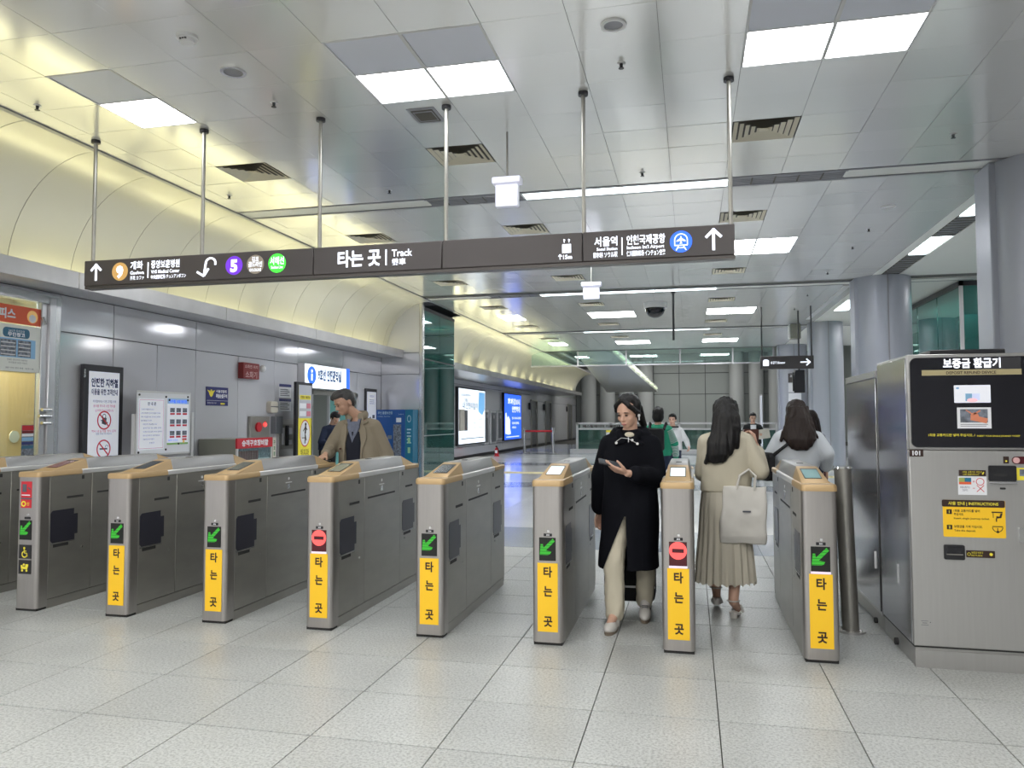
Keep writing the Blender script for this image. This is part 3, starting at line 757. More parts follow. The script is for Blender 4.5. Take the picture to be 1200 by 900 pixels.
    B().rrect(fr_, -0.052, 0.085, 0.052, 0.315, 0.006, -0.004, 0.002).build('screen_bezel', M['black'], t)
    B().rrect(fr_, -0.047, 0.092, 0.047, 0.285, 0.005, 0.002, 0.0035).build('screen', M['lcd_off'], t)
    fr2 = F((0, 1.62, 1.05), (-1, 0, 0), (0, -math.cos(R(16.7)), math.sin(R(16.7))))
    B().rrect(fr2, -0.045, 0.05, 0.045, 0.2, 0.006, -0.004, 0.003).build('rear_screen', M['lcd_off'], t)
    B().fbox(F((0, 0, 1.128), (1, 0, 0), (0, 1, 0)), -0.02, 0.8, 0.02, 0.84, 0, 0.003).build('top_sensor', M['seam'], t)
    # front face: number, display, plate
    ff_ = XZ((0, 0, 0))
    B().disc(ff_, 0.006, 0.722, 0.008, 0, 0.003, 12).build('speaker_dot', M['chrome'], t)
    B().rrect(ff_, -0.024, 0.690, 0.030, 0.708, 0.003, -0.001, 0.003).build('number_plate', M['black'], t)
    B().fbox(ff_, -0.054, 0.535, 0.054, 0.682, -0.003, 0.003).build('display', M['dark_led'], t)
    return t
def green_arrow(t):
    ff_ = XZ((0, 0, 0)); b = B()
    # arrow to lower left
    pts = [(-0.050, 0.572), (-0.044, 0.640), (-0.030, 0.640), (-0.026, 0.617), (0.034, 0.676), (0.048, 0.660), (-0.010, 0.600), (0.026, 0.594), (0.016, 0.576), (0.004, 0.572)]
    b.prism(ff_, pts[::-1], 0.003, 0.0045)
    b.build('green_arrow', M['green_led'], t, smooth=False)
    g = B()
    for k in range(6): g.fbox(ff_, -0.05, 0.575 + k * 0.018, 0.05, 0.577 + k * 0.018, 0.0045, 0.005)
    g.build('led_grid', M['dark_led'], t)
def no_entry(t):
    ff_ = XZ((0, 0, 0))
    B().fbox(ff_, -0.053, 0.536, 0.053, 0.681, 0.003, 0.0034).build('led_field', M['maroon'], t)
    B().disc(ff_, 0, 0.628, 0.054, 0.0034, 0.005, 28).build('no_entry_disc', M['red_led'], t)
    B().fbox(ff_, -0.036, 0.616, 0.036, 0.640, 0.005, 0.006).build('no_entry_bar', M['maroon'], t)
def yellow_plate(t, strip):
    ff_ = XZ((0, 0, 0))
    y1 = 0.520
    B().fbox(ff_, -0.066, 0.085, 0.066, y1, -0.001, 0.003).build('direction_plate', M['yellow'], t, bevel=0.001)
    for ch, z in (('타', 0.437), ('는', 0.315), ('곳', 0.125)):
        B().text(ff_, 0.002, z, w=0.056, h=0.052, body=ch, al='C', bold=0.034, d=0.0035).build('letter', M['ink'], t, smooth=False)
    if strip: B().fbox(ff_, -0.056, 0.521, 0.056, 0.535, 0, 0.004).build('lit_strip', M['strip'], t)
proto = make_gate()
CX = [-5.735, -4.925, -4.127, -3.320, -2.505, -1.706, -0.908, -0.090, 0.736]
GLAB = ['turnstile gate farthest left, cut by the frame edge, beside the one with red stickers',
        'turnstile gate with red stickers and yellow wheelchair and pushchair symbols',
        'turnstile gate next to the one with wheelchair symbol, green arrow over yellow plate',
        'turnstile gate that the man in the khaki coat rests his hand on, green arrow',
        'turnstile gate with red no-entry disc, in front of the man in the khaki coat',
        'turnstile gate with green arrow, right of the no-entry gate near the coat man',
        'turnstile gate beside the woman in the black coat, lit screen and green arrow',
        'narrow-looking turnstile gate with red no-entry disc between the two walking women',
        'turnstile gate nearest the steel bollard and kiosk, green arrow and pale strip']
gates = []
for i, x in enumerate(CX):
    g = proto if i == 0 else copy_tree(proto)
    g.location = (x, GY0, 0); g['label'] = GLAB[i]; g['group'] = 'row of turnstile gates'
    gates.append(g)
def swap(g, part, m):
    for c in g.children:
        if c.name.split('.')[0] == part:
            c.data = c.data.copy(); c.data.materials[0] = M[m]
for i, g in enumerate(gates):
    if i == 1:
        ff_ = XZ((0, 0, 0)); X0 = -0.02
        for c in list(g.children):
            if c.name.split('.')[0] in ('display',): c.location.x = -0.012
        green_arrow(g)
        for c in g.children:
            if c.name.split('.')[0] in ('green_arrow', 'led_grid'): c.location.x = -0.012
        B().fbox(ff_, -0.062, 0.845, 0.035, 0.975, 0, 0.002).build('red_sticker', M['red'], g)
        B().fbox(ff_, -0.062, 0.775, 0.035, 0.840, 0, 0.002).build('red_sticker', M['red'], g)
        b = B(); b.fbox(ff_, -0.062, 0.840, 0.035, 0.852, 0.0021, 0.003); b.fbox(ff_, -0.05, 0.895, -0.012, 0.955, 0.002, 0.003)
        b.bar(ff_, 0.0, 0.93, 0.026, 0.915, 0.01, 0.002, 0.003); b.build('sticker_picture', M['ink_grey'], g)
        b = B(); b.fbox(ff_, -0.055, 0.868, 0.02, 0.876, 0.002, 0.003); b.build('sticker_text', M['white'], g)
        b = B(); b.ring(ff_, -0.036, 0.806, 0.012, 0.022, 0.002, 0.003, 20); b.text(ff_, -0.008, 0.795, h=0.022, body='원', d=0.0025); b.build('sticker_number', M['yellow2'], g)
        for zc, nm in ((0.445, 'wheelchair_plate'), (0.330, 'pushchair_plate')):
            B().fbox(ff_, -0.066, zc - 0.052, 0.046, zc + 0.052, 0, 0.003).build(nm, M['black'], g)
        w_ = B(); cx, cz = -0.014, 0.432
        w_.ring(ff_, cx, cz - 0.006, 0.018, 0.026, 0.003, 0.0045, 24, 100, 380); w_.disc(ff_, cx - 0.004, cz + 0.040, 0.009, 0.003, 0.0045, 12)
        w_.bar(ff_, cx - 0.004, cz + 0.030, cx - 0.001, cz + 0.002, 0.008, 0.003, 0.0045); w_.bar(ff_, cx - 0.002, cz + 0.003, cx + 0.018, cz + 0.003, 0.007, 0.003, 0.0045)
        w_.bar(ff_, cx + 0.017, cz + 0.003, cx + 0.026, cz - 0.022, 0.007, 0.003, 0.0045); w_.bar(ff_, cx, cz + 0.018, cx + 0.016, cz + 0.018, 0.006, 0.003, 0.0045)
        w_.build('wheelchair_symbol', M['yellow2'], g)
        w_ = B(); cz = 0.328
        w_.prism(ff_, [(-0.046, cz + 0.016), (-0.042, cz - 0.012), (0.012, cz - 0.014), (0.022, cz + 0.01), (0.022, cz + 0.024), (-0.002, cz + 0.024), (-0.004, cz + 0.004), (-0.03, cz + 0.006), (-0.03, cz + 0.016)], 0.003, 0.0045)
        w_.disc(ff_, -0.032, cz - 0.024, 0.009, 0.003, 0.0045, 12); w_.disc(ff_, 0.008, cz - 0.024, 0.009, 0.003, 0.0045, 12)
        w_.disc(ff_, -0.018, cz + 0.020, 0.009, 0.003, 0.0045, 12); w_.build('pushchair_symbol', M['yellow2'], g)
        swap(g, 'screen', 'lcd_red')
    else:
        (no_entry if i in (4, 7) else green_arrow)(g)
        yellow_plate(g, i in (4, 7, 8))
        B().text(XZ((0, 0, 0)), 0.003, 0.6935, h=0.011, body=str(309 - i), al='C', d=0.0035, bold=0.02).build('number', M['white'], g, smooth=False)
    if i in (6, 7): swap(g, 'screen', 'lcd')
    if i == 8: swap(g, 'screen', 'lcd_teal')
    if i == 0: swap(g, 'screen', 'lcd_red')
# ------------------------------------------------------------------ bollard
bo = thing('bollard', 'brushed steel bollard between the last turnstile gate and the refund kiosk', 'bollard', (1.035, 5.66, 0))
B().tube((0, 0, 0.012), (-0.03, 0, 1.10), 0.055, n=28).build('post', M['steel_dark'], bo)
B().tube((-0.03, 0, 1.10), (-0.03, 0, 1.112), 0.057, 0.05, n=28).build('cap', M['chrome'], bo)
B().tube((0, 0, 0), (0, 0, 0.012), 0.095, n=28).build('base_plate', M['steel'], bo)
for k in range(4):
    a = R(45 + 90 * k); B().tube((0.075 * math.cos(a), 0.075 * math.sin(a), 0.012), (0.075 * math.cos(a), 0.075 * math.sin(a), 0.022), 0.01, n=6).build('bolt', M['chrome'], bo)
# ------------------------------------------------------------------ deposit refund kiosk
KX, KY = 1.243, 4.93
k = thing('refund_kiosk', 'grey steel deposit refund kiosk with black glass head and yellow instructions', 'kiosk', (KX, KY, 0))
KW = 0.80
B().box(0.012, 0.02, 0.0, KW - 0.012, 0.745, 0.115).build('plinth', M['steel'], k, bevel=0.003)
B().box(0.004, 0.01, 0.115, KW, 0.745, 0.125).build('plinth_joint', M['seam'], k)
B().box(0, 0, 0.125, KW, 0.745, 1.255).build('lower_body', M['steel'], k, bevel=0.004)
B().box(0, 0, 1.258, KW, 0.745, 1.815).build('head_body', M['steel'], k, bevel=0.004)
B().box(0.008, 0.006, 0.0, KW - 0.01, 0.03, 0.10).build('kick_plate', M['steel'], k)
fk = XZ((0, 0, 0))
B().rrect(fk, 0.012, 1.272, KW + 0.0, 1.795, 0.035, 0, 0.012, 6).build('glass_front', M['black_gloss'], k)
B().box(0.14, 0.05, 1.815, 0.54, 0.3, 1.845).build('top_cover', M['black'], k, bevel=0.006)
fk2 = XZ((-KX, 0, 0))                                    # x in world terms below
b = B(); b.text(fk2, 1.432, 1.737, h=0.044, body='보증금 환급기', d=0.014, bold=0.03, w=0.30); b.build('title', M['glow'], k, smooth=False)
B().fbox(fk2, 1.60, 1.700, 1.835, 1.790, 0.012, 0.0128).build('title_panel', mat('smoked_panel', (0.05, 0.05, 0.055), 0.2), k)
B().fbox(fk2, 1.318, 1.690, 1.838, 1.722, 0.012, 0.0133).build('gold_bar', mat('khaki_bar', (0.42, 0.36, 0.20), 0.5), k)
b = B(); b.text(fk2, 1.578, 1.6965, h=0.017, body='DEPOSIT REFUND DEVICE', d=0.0138, bold=0.02, al='C', w=0.26); b.build('bar_lettering', M['ink'], k, smooth=False)
sc = B().rrect(fk2, 1.486, 1.530, 1.676, 1.632, 0.004, 0.012, 0.014).build('screen', M['white_glow'], k)
b = B(); b.fbox(fk2, 1.545, 1.540, 1.580, 1.583, 0.014, 0.0145); b.fbox(fk2, 1.497, 1.610, 1.512, 1.620, 0.014, 0.0145); b.build('screen_picture', M['photo_blue'], sc)
b = B(); b.fbox(fk2, 1.582, 1.545, 1.62, 1.583, 0.014, 0.0144); b.build('screen_picture', mat('screen_lilac', (0.6, 0.65, 0.9), 0.4, emit=0.3), sc)
b = B(); b.disc(fk2, 1.58, 1.545, 0.028, 0.0145, 0.015, 16, 0.012); b.build('screen_picture', mat('screen_pink', (0.9, 0.55, 0.6), 0.4, emit=0.3), sc)
nt_ = B().fbox(fk2, 1.499, 1.382, 1.676, 1.503, 0.012, 0.0132).build('notice', M['white'], k)
B().fbox(fk2, 1.515, 1.416, 1.658, 1.493, 0.0132, 0.0138).build('notice_photo', M['photo_grey'], nt_)
b = B(); b.bar(fk2, 1.57, 1.445, 1.655, 1.425, 0.03, 0.0138, 0.0142); b.disc(fk2, 1.59, 1.452, 0.022, 0.0138, 0.0143, 14); b.bar(fk2, 1.58, 1.46, 1.62, 1.485, 0.008, 0.0138, 0.0143)
b.bar(fk2, 1.545, 1.488, 1.60, 1.45, 0.006, 0.0138, 0.0144); b.build('notice_photo', mat('photo_orange', (0.72, 0.25, 0.14), 0.5), nt_)
b = B(); b.fbox(fk2, 1.515, 1.404, 1.658, 1.407, 0.0132, 0.0136); b.fbox(fk2, 1.515, 1.394, 1.65, 1.397, 0.0132, 0.0136); b.build('notice_lines', M['ink_grey'], nt_)
b = B(); b.text(fk2, 1.345, 1.337, h=0.013, body='1회용 교통카드만 넣어 주십시오. /', d=0.0135, bold=0.015, w=0.245)
b.text(fk2, 1.60, 1.335, h=0.009, body='INSERT YOUR SINGLE JOURNEY TICKET', d=0.0135, w=0.22, bold=0.012); b.build('caption', M['yellow2'], k, smooth=False)
B().fbox(fk2, 1.243, 1.218, 1.318, 1.258, 0, 0.003).build('number_plate', M['ink'], k)
b = B(); b.text(fk2, 1.280, 1.226, h=0.026, body='101', al='C', d=0.004, bold=0.04); b.build('number', M['white'], k, smooth=False)
B().fbox(fk2, 1.503, 1.108, 1.643, 1.142, 0, 0.002).build('slot_label', M['ink'], k)
b = B(); b.text(fk2, 1.572, 1.126, h=0.010, body='1회용 교통카드 투입구', al='C', d=0.003, w=0.10); b.text(fk2, 1.566, 1.113, h=0.009, body='CARD INSERTION SLOT', al='C', d=0.003, w=0.085)
b.bar(fk2, 1.625, 1.118, 1.632, 1.132, 0.006, 0.002, 0.003); b.build('slot_label_text', M['yellow2'], k, smooth=False)
st = B().fbox(fk2, 1.497, 1.0, 1.646, 1.106, 0, 0.0015).build('sticker', M['white'], k)
b = B(); b.fbox(fk2, 1.502, 1.070, 1.532, 1.098, 0.0015, 0.0022); b.build('sticker_card', mat('card_green', (0.35, 0.42, 0.12), 0.5), st)
b = B(); b.fbox(fk2, 1.532, 1.074, 1.566, 1.098, 0.0015, 0.0022); b.build('sticker_card', M['vending2'], st)
b = B(); b.fbox(fk2, 1.502, 1.060, 1.566, 1.074, 0.0022, 0.0026); b.build('sticker_card', M['orange'], st)
b = B(); b.ring(fk2, 1.612, 1.076, 0.018, 0.0215, 0.0015, 0.0025, 24); b.bar(fk2, 1.594, 1.056, 1.632, 1.018, 0.0035, 0.0015, 0.0025); b.bar(fk2, 1.632, 1.056, 1.594, 1.018, 0.0035, 0.0015, 0.0025)
b.fbox(fk2, 1.574, 1.078, 1.584, 1.0805, 0.0015, 0.0025); b.fbox(fk2, 1.574, 1.073, 1.584, 1.0755, 0.0015, 0.0025); b.fbox(fk2, 1.574, 1.037, 1.584, 1.040, 0.0015, 0.0025); b.build('sticker_marks', M['ink_red'], st)
b = B(); b.text(fk2, 1.533, 1.038, h=0.010, body='후불교통카드', al='C', d=0.002, w=0.052); b.text(fk2, 1.533, 1.022, h=0.010, body='신용카드', al='C', d=0.002, w=0.03); b.build('sticker_text', M['ink_blue'], st, smooth=False)
B().rrect(fk2, 1.655, 1.082, 1.797, 1.170, 0.008, 0, 0.012).build('card_slot', M['black'], k)
B().fbox(fk2, 1.680, 1.112, 1.750, 1.120, 0.012, 0.0125).build('card_mouth', M['seam'], k)
B().fbox(fk2, 1.655, 1.070, 1.80, 1.079, 0, 0.02).build('slot_shelf', M['steel_bright'], k)
yl = B().fbox(fk2, 1.80, 1.088, KX + KW, 1.158, 0, 0.002).build('side_label', M['yellow2'], k)
B().fbox(fk2, 1.815, 1.112, KX + KW, 1.150, 0.002, 0.003).build('side_picture', M['photo_grey'], yl)
B().fbox(fk2, 1.735, 1.182, 1.763, 1.222, 0, 0.003).build('indicator', M['ink'], k)
b = B(); b.disc(fk2, 1.749, 1.196, 0.005, 0.003, 0.004, 10); b.build('indicator_dot', M['yellow2'], k)
B().rrect(fk2, 1.778, 1.180, KX + KW, 1.222, 0.02, 0, 0.006).build('button_plate', M['maroon'], k)
B().disc(fk2, 1.798, 1.201, 0.017, 0.006, 0.014, 20).build('button', mat('button_pink', (0.75, 0.45, 0.45), 0.3), k)
B().rrect(fk2, 1.713, 1.034, 1.742, 1.045, 0.004, 0, 0.004).build('keyhole', M['seam'], k)
ins = B().rrect(fk2, 1.413, 0.757, 1.737, 0.970, 0.008, 0, 0.002).build('instructions', M['yellow'], k)
B().rrect(fk2, 1.409, 0.930, 1.735, 0.970, 0.008, 0.002, 0.003).build('instructions_head', M['ink'], ins)
b = B(); b.text(fk2, 1.442, 0.942, h=0.016, body='사용 안내 | INSTRUCTIONS', d=0.0036, bold=0.02, w=0.26); b.build('head_lettering', M['yellow2'], ins, smooth=False)
b = B()
b.text(fk2, 1.470, 0.902, h=0.012, body='1회용 교통카드를 넣어', d=0.0028, bold=0.02, w=0.135); b.text(fk2, 1.470, 0.882, h=0.012, body='주십시오.', d=0.0028, bold=0.02, w=0.052)
b.text(fk2, 1.470, 0.860, h=0.011, body='Insert single journey ticket.', d=0.0028, bold=0.015, w=0.185)
b.text(fk2, 1.470, 0.812, h=0.012, body='보증금을 가져 가십시오.', d=0.0028, bold=0.02, w=0.148); b.text(fk2, 1.470, 0.790, h=0.011, body='Take the deposit.', d=0.0028, bold=0.015, w=0.112)
b.fbox(fk2, 1.432, 0.888, 1.460, 0.915, 0.002, 0.003); b.fbox(fk2, 1.432, 0.800, 1.460, 0.826, 0.002, 0.003)
b.fbox(fk2, 1.666, 0.900, 1.722, 0.907, 0.002, 0.003); b.prism(fk2, [(1.69, 0.868), (1.715, 0.872), (1.722, 0.898), (1.712, 0.898), (1.706, 0.88), (1.69, 0.882)], 0.002, 0.003)
b.bar(fk2, 1.674, 0.9, 1.674, 0.872, 0.003, 0.002, 0.003); b.bar(fk2, 1.69, 0.87, 1.69, 0.85, 0.006, 0.002, 0.003)
b.fbox(fk2, 1.668, 0.820, 1.722, 0.825, 0.002, 0.003); b.ring(fk2, 1.695, 0.818, 0.024, 0.028, 0.002, 0.003, 16, 180, 360); b.bar(fk2, 1.695, 0.815, 1.695, 0.798, 0.004, 0.002, 0.003); b.disc(fk2, 1.695, 0.792, 0.007, 0.002, 0.003, 10)
b.build('instruction_text', M['ink'], ins, smooth=False)
b = B(); b.text(fk2, 1.446, 0.894, h=0.015, body='1', d=0.0036, al='C', bold=0.03); b.text(fk2, 1.446, 0.806, h=0.015, body='2', d=0.0036, al='C', bold=0.03); b.build('step_numbers', M['yellow2'], ins, smooth=False)
cup = B().rrect(fk2, 1.412, 0.628, 1.520, 0.712, 0.008, 0, 0.012).build('coin_tray', M['black'], k)
B().fbox(fk2, 1.428, 0.664, 1.504, 0.700, 0.012, 0.0125).build('tray_window', M['black_gloss'], cup); B().fbox(fk2, 1.424, 0.656, 1.508, 0.661, 0.012, 0.018).build('tray_lip', M['steel_dark'], cup)
lb_ = B().rrect(fk2, 1.529, 0.643, 1.677, 0.683, 0.003, 0, 0.003).build('coin_label', M['ink'], k)
b = B(); b.text(fk2, 1.556, 0.666, h=0.010, body='보증금 반환구', d=0.004, w=0.06); b.text(fk2, 1.556, 0.651, h=0.009, body='RETURN', d=0.004, w=0.055); b.ring(fk2, 1.543, 0.662, 0.007, 0.009, 0.003, 0.004, 12); b.disc(fk2, 1.657, 0.664, 0.009, 0.003, 0.004, 10)
b.build('coin_lettering', M['yellow2'], lb_, smooth=False)
B().rrect(fk2, 1.800, 0.735, 1.84, 0.82, 0.008, 0, 0.01).build('door_lock', M['chrome'], k)
b = B(); b.fbox(fk2, 1.283, 0.268, 1.322, 0.270, 0, 0.001); b.fbox(fk2, 1.283, 0.245, 1.322, 0.247, 0, 0.001); b.fbox(fk2, 1.29, 0.256, 1.315, 0.259, 0, 0.001); b.disc(fk2, 1.332, 0.262, 0.003, 0, 0.001, 8); b.build('maker_plate', M['ink_grey'], k)
# steel cabinets behind it along the aisle
def cabinet(y0, y1, z, label):
    c = thing('steel_cabinet', label, 'cabinet', (1.235, y0, 0))
    B().box(0.012, 0.0, 0.10, 0.75, y1 - y0, z).build('body', M['steel'], c, bevel=0.003)
    B().box(0.03, 0.0, 0, 0.73, y1 - y0, 0.10).build('plinth', M['steel_dark'], c)
    B().box(0.0, 0.012, 0.13, 0.012, y1 - y0 - 0.012, z - 0.05).build('door', mat('polished_door', (0.47, 0.47, 0.50), 0.16, 0.85, rnoise=0.05), c, bevel=0.003)
    B().box(-0.004, 0.0, z - 0.045, 0.02, y1 - y0, z).build('top_edge', M['steel_bright'], c)
    B().box(-0.008, 0.12, 0.40, 0.0, 0.14, 0.52).build('handle', M['chrome'], c)
    B().tube((0.0, 0.10, 0.05), (-0.02, 0.10, 0.05), 0.02, n=12).build('caster', M['rubber'], c)
cabinet(5.70, 6.72, 1.768, 'polished steel cabinet standing behind the refund kiosk')
B().box(-0.004, 0.03, 0.13, 0.004, 0.735, 1.80).build('side_panel', bpy.data.materials['polished_door'], k, bevel=0.002)
B().box(-0.008, 0.30, 0.42, -0.003, 0.32, 0.54).build('side_handle', M['chrome'], k)
B().tube((0.0, 0.36, 0.05), (-0.02, 0.36, 0.05), 0.022, n=12).build('caster', M['rubber'], k)
# ------------------------------------------------------------------ ceiling lights and fittings
ROWN = ['over the gates', 'second row beyond the long sign', 'third row, far down the hall', 'farthest row']
COLN = ['left', 'middle', 'right']
for bi, ci, x0, x1, y0, y1, near in lights_spec:
    nw = max(1, round((x1 - x0) / GX))
    lab = '%s square ceiling light, %s, %s column' % ('single' if nw == 1 else 'double', ROWN[bi], COLN[ci])
    t = thing('ceiling_light', lab, 'ceiling light', ((x0 + x1) / 2, (y0 + y1) / 2, HC), group='square ceiling lights')
    hx, hy = (x1 - x0) / 2, (y1 - y0) / 2
    fr_ = B(); e = 0.016
    fr_.box(-hx, -hy, -0.004, hx, -hy + e, 0.02); fr_.box(-hx, hy - e, -0.004, hx, hy, 0.02)
    fr_.box(-hx, -hy + e, -0.004, -hx + e, hy - e, 0.02); fr_.box(hx - e, -hy + e, -0.004, hx, hy - e, 0.02)
    if nw == 2: fr_.box(-e * 0.9, -hy + e, -0.004, e * 0.9, hy - e, 0.02)
    fr_.box(-hx + e, -0.006, -0.002, hx - e, 0.006, 0.02)
    fr_.build('light_frame', M['frame_white'], t)
    for a in range(nw):
        xa = -hx + a * GX + e; xb = -hx + (a + 1) * GX - e
        B().box(xa, 0.006, 0.004, xb, hy - e, 0.02).build('diffuser', M['light'], t)
        B().box(xa, -hy + e, 0.004, xb, -0.006, 0.02).build('diffuser', M['unlit' if near else 'light'], t, label='unlit diffuser' if near else None)
VN = {}
for bi, ci, x, y, r in vents_spec:
    lab = 'square louvred ceiling vent, %s column, %s' % (COLN[ci], {0: 'just beyond the gate lights', 1: 'in front of the second light row' if r == 2 else 'behind the second light row', 2: 'in front of the third light row' if r == 2 else 'behind the third light row', 3: 'in front of the farthest light row'}[bi])
    t = thing('ceiling_vent', lab, 'vent', (x, y, HC), group='square ceiling vents')
    fv = F((0, 0, 0), (1, 0, 0), (0, -1, 0))
    B().box(-GX / 2 + 0.003, -GY / 2 + 0.003, 0.014, GX / 2 - 0.003, GY / 2 - 0.003, 0.02).build('backing', M['vent_dark'], t)
    for k in range(5):
        a = 0.29 - k * 0.055; b = a * 0.93; h0, h1 = -0.004 + k * 0.001, 0.008
        bb = B(); q = a - 0.040
        ring = [(-a, -b, h0), (a, -b, h0), (a, b, h0), (-a, b, h0), (-q, -q * 0.93, h0 + 0.014), (q, -q * 0.93, h0 + 0.014), (q, q * 0.93, h0 + 0.014), (-q, q * 0.93, h0 + 0.014)]
        bb.add(ring, [(i, (i + 1) % 4, 4 + (i + 1) % 4, 4 + i) for i in range(4)])
        bb.build('louver_ring', M['vent'], t, smooth=False)
    B().box(-0.04, -0.037, 0.0, 0.04, 0.037, 0.006).build('centre_plate', M['vent'], t)
t = thing('ceiling_grille', 'small dark grille beside the middle light over the gates', 'grille', (-2.31, 6.5, HC))
B().box(-0.13, -0.17, -0.006, 0.13, 0.17, 0.0).build('grille_frame', M['louver'], t)
for k in range(3): B().box(-0.1 + k * 0.01, -0.13 + k * 0.02, -0.01 - 0.002 * k, 0.1 - k * 0.01, 0.13 - k * 0.02, -0.006 - 0.002 * k).build('grille_step', M['vent_dark' if k % 2 == 0 else 'louver'], t)
# linear lamps and louvre sections in the cross channels
def linear(y0, y1, spec, lab):
    for n, (x0, x1, lit) in enumerate(spec):
        if lit:
            t = thing('linear_ceiling_lamp', lab + ', ' + ['first', 'second', 'third', 'fourth', 'fifth', 'sixth'][n] + ' lit length', 'ceiling lamp', ((x0 + x1) / 2, (y0 + y1) / 2, HC), group='linear ceiling lamps')
            h = (x1 - x0) / 2
            B().box(-h + 0.012, -0.13, 0.0, h - 0.012, 0.13, 0.014).build('diffuser', M['tube_light'], t)
            b = B(); b.box(-h, -0.15, -0.006, h, -0.13, 0.012); b.box(-h, 0.13, -0.006, h, 0.15, 0.012); b.build('lamp_frame', M['frame_white'], t)
        else:
            t = thing('linear_air_grille', lab.replace('lamp', 'grille') + ', ' + ['first', 'second', 'third', 'fourth', 'fifth', 'sixth'][n] + ' dark length', 'grille', ((x0 + x1) / 2, (y0 + y1) / 2, HC), group='linear air grilles')
            h = (x1 - x0) / 2
            b = B(); b.box(-h, -0.15, -0.006, h, -0.13, 0.012); b.box(-h, 0.13, -0.006, h, 0.15, 0.012); b.build('grille_frame', M['louver'], t)
            for k in range(5): B().box(-h + 0.02, -0.11 + k * 0.05, -0.002, h - 0.02, -0.085 + k * 0.05, 0.01).build('slat', M['louver'], t)
            for k in range(1, 5): B().box(-h + k * (2 * h / 5) - 0.008, -0.13, -0.004, -h + k * (2 * h / 5) + 0.008, 0.13, 0.01).build('divider', M['vent_dark'], t)
linear(9.04, 9.36, [(-3.24, -1.99, False), (-1.99, -0.77, True), (-0.77, 0.46, True), (0.46, 1.74, False)], 'pale cross lamp just beyond the long sign')
linear(16.54, 16.86, [(-4.4, -3.24, False), (-3.24, -1.98, True), (-1.98, -0.72, True), (-0.72, 0.56, True)], 'pale cross lamp in the second cross channel')
linear(24.04, 24.36, [(-3.3, -1.98, True), (-1.98, -0.72, True), (-0.72, 0.6, True)], 'pale cross lamp in the farthest cross channel')
def side_strip(spec):
    n1 = n2 = 0
    for y0, y1, lit in spec:
        if lit:
            n1 += 1
            t = thing('linear_ceiling_lamp', 'pale lamp running towards the columns, %s of the side strip' % ['nearest', 'middle', 'farthest'][n1 - 1], 'ceiling lamp', (3.75, (y0 + y1) / 2, HC), group='linear ceiling lamps')
            B().box(-0.14, -(y1 - y0) / 2, -0.002, 0.14, (y1 - y0) / 2, 0.014).build('diffuser', M['tube_light'], t)
        else:
            n2 += 1
            t = thing('linear_air_grille', 'dark slatted grille in the side strip, %s one' % ['nearest', 'middle', 'farthest'][n2 - 1], 'grille', (3.75, (y0 + y1) / 2, HC), group='linear air grilles')
            B().box(-0.16, -(y1 - y0) / 2, 0.006, 0.16, (y1 - y0) / 2, 0.014).build('backing', M['vent_dark'], t)
            n = 9
            for k in range(n):
                yy = -(y1 - y0) / 2 + (k + 0.5) * (y1 - y0) / n; B().box(-0.15, yy - 0.04, -0.004, 0.15, yy + 0.02, 0.008).build('slat', M['louver'], t)
side_strip([(8.0, 8.7, False), (10.2, 11.5, True), (11.5, 12.75, False), (12.75, 14.05, True), (14.05, 15.8, False)])
t = thing('linear_ceiling_lamp', 'pale lamp between the two columns beyond the cabinets', 'ceiling lamp', (3.75, 20.0, HC), group='linear ceiling lamps')
B().box(-0.16, -0.9, -0.006, 0.16, 0.9, 0.0).build('diffuser', M['tube_light'], t); B().box(-0.62, -3, -0.012, -0.5, 2.5, 0).build('track', M['frame_white'], t)
# small ceiling fittings
def round_fit(name, x, y, r, lab, cat, deep, rim, group=None):
    t = thing(name, lab, cat, (x, y, HC), group=group)
    fd = F((0, 0, 0), (1, 0, 0), (0, -1, 0))
    B().ring(fd, 0, 0, r * 0.74, r, 0, 0.012, 24).build('rim', M[rim], t); B().disc(fd, 0, 0, r * 0.75, 0.0, 0.003, 24).build('face', M[deep], t)
    return t
t = thing('smoke_detector', 'white smoke detector on the ceiling left of the downlight', 'smoke detector', (-3.50, 4.74, HC))
fd = F((0, 0, 0), (1, 0, 0), (0, -1, 0))
B().disc(fd, 0, 0, 0.075, 0, 0.02, 24).build('base', M['plastic_white'], t); B().disc(fd, 0, 0, 0.05, 0.02, 0.045, 24).build('sensor_head', M['plastic_white'], t)
for kx in (-0.02, 0.0, 0.02): B().box(kx - 0.006, -0.056, -0.038, kx + 0.006, -0.044, -0.03).build('sensor_slot', M['seam'], t)
round_fit('downlight', -3.50, 5.31, 0.10, 'chrome rimmed recessed downlight on the left of the ceiling', 'downlight', 'louver', 'chrome')
round_fit('ceiling_speaker', -0.495, 5.28, 0.09, 'round grey ceiling speaker near the top, beyond the middle lights', 'speaker', 'louver', 'plastic_white')
round_fit('ceiling_speaker', 2.536, 10.74, 0.09, 'round white ceiling speaker in the plain ceiling near the columns', 'speaker', 'plastic_white', 'plastic_white')
spr = [(-3.50, 5.92, 'left'), (-3.5, 8.55, 'left'), (-5.55, 5.5, 'far left'), (-5.5, 8.3, 'far left'), (-0.494, 5.88, 'middle'), (-0.5, 8.6, 'middle'), (2.513, 8.12, 'right'), (2.55, 11.95, 'right'), (2.558, 13.14, 'right'), (2.54, 15.35, 'right'), (-0.5, 11.4, 'middle'), (-3.5, 11.4, 'left'), (-0.5, 13.5, 'middle'), (2.55, 18.0, 'right'), (2.55, 20.2, 'right')]
cnt = {}
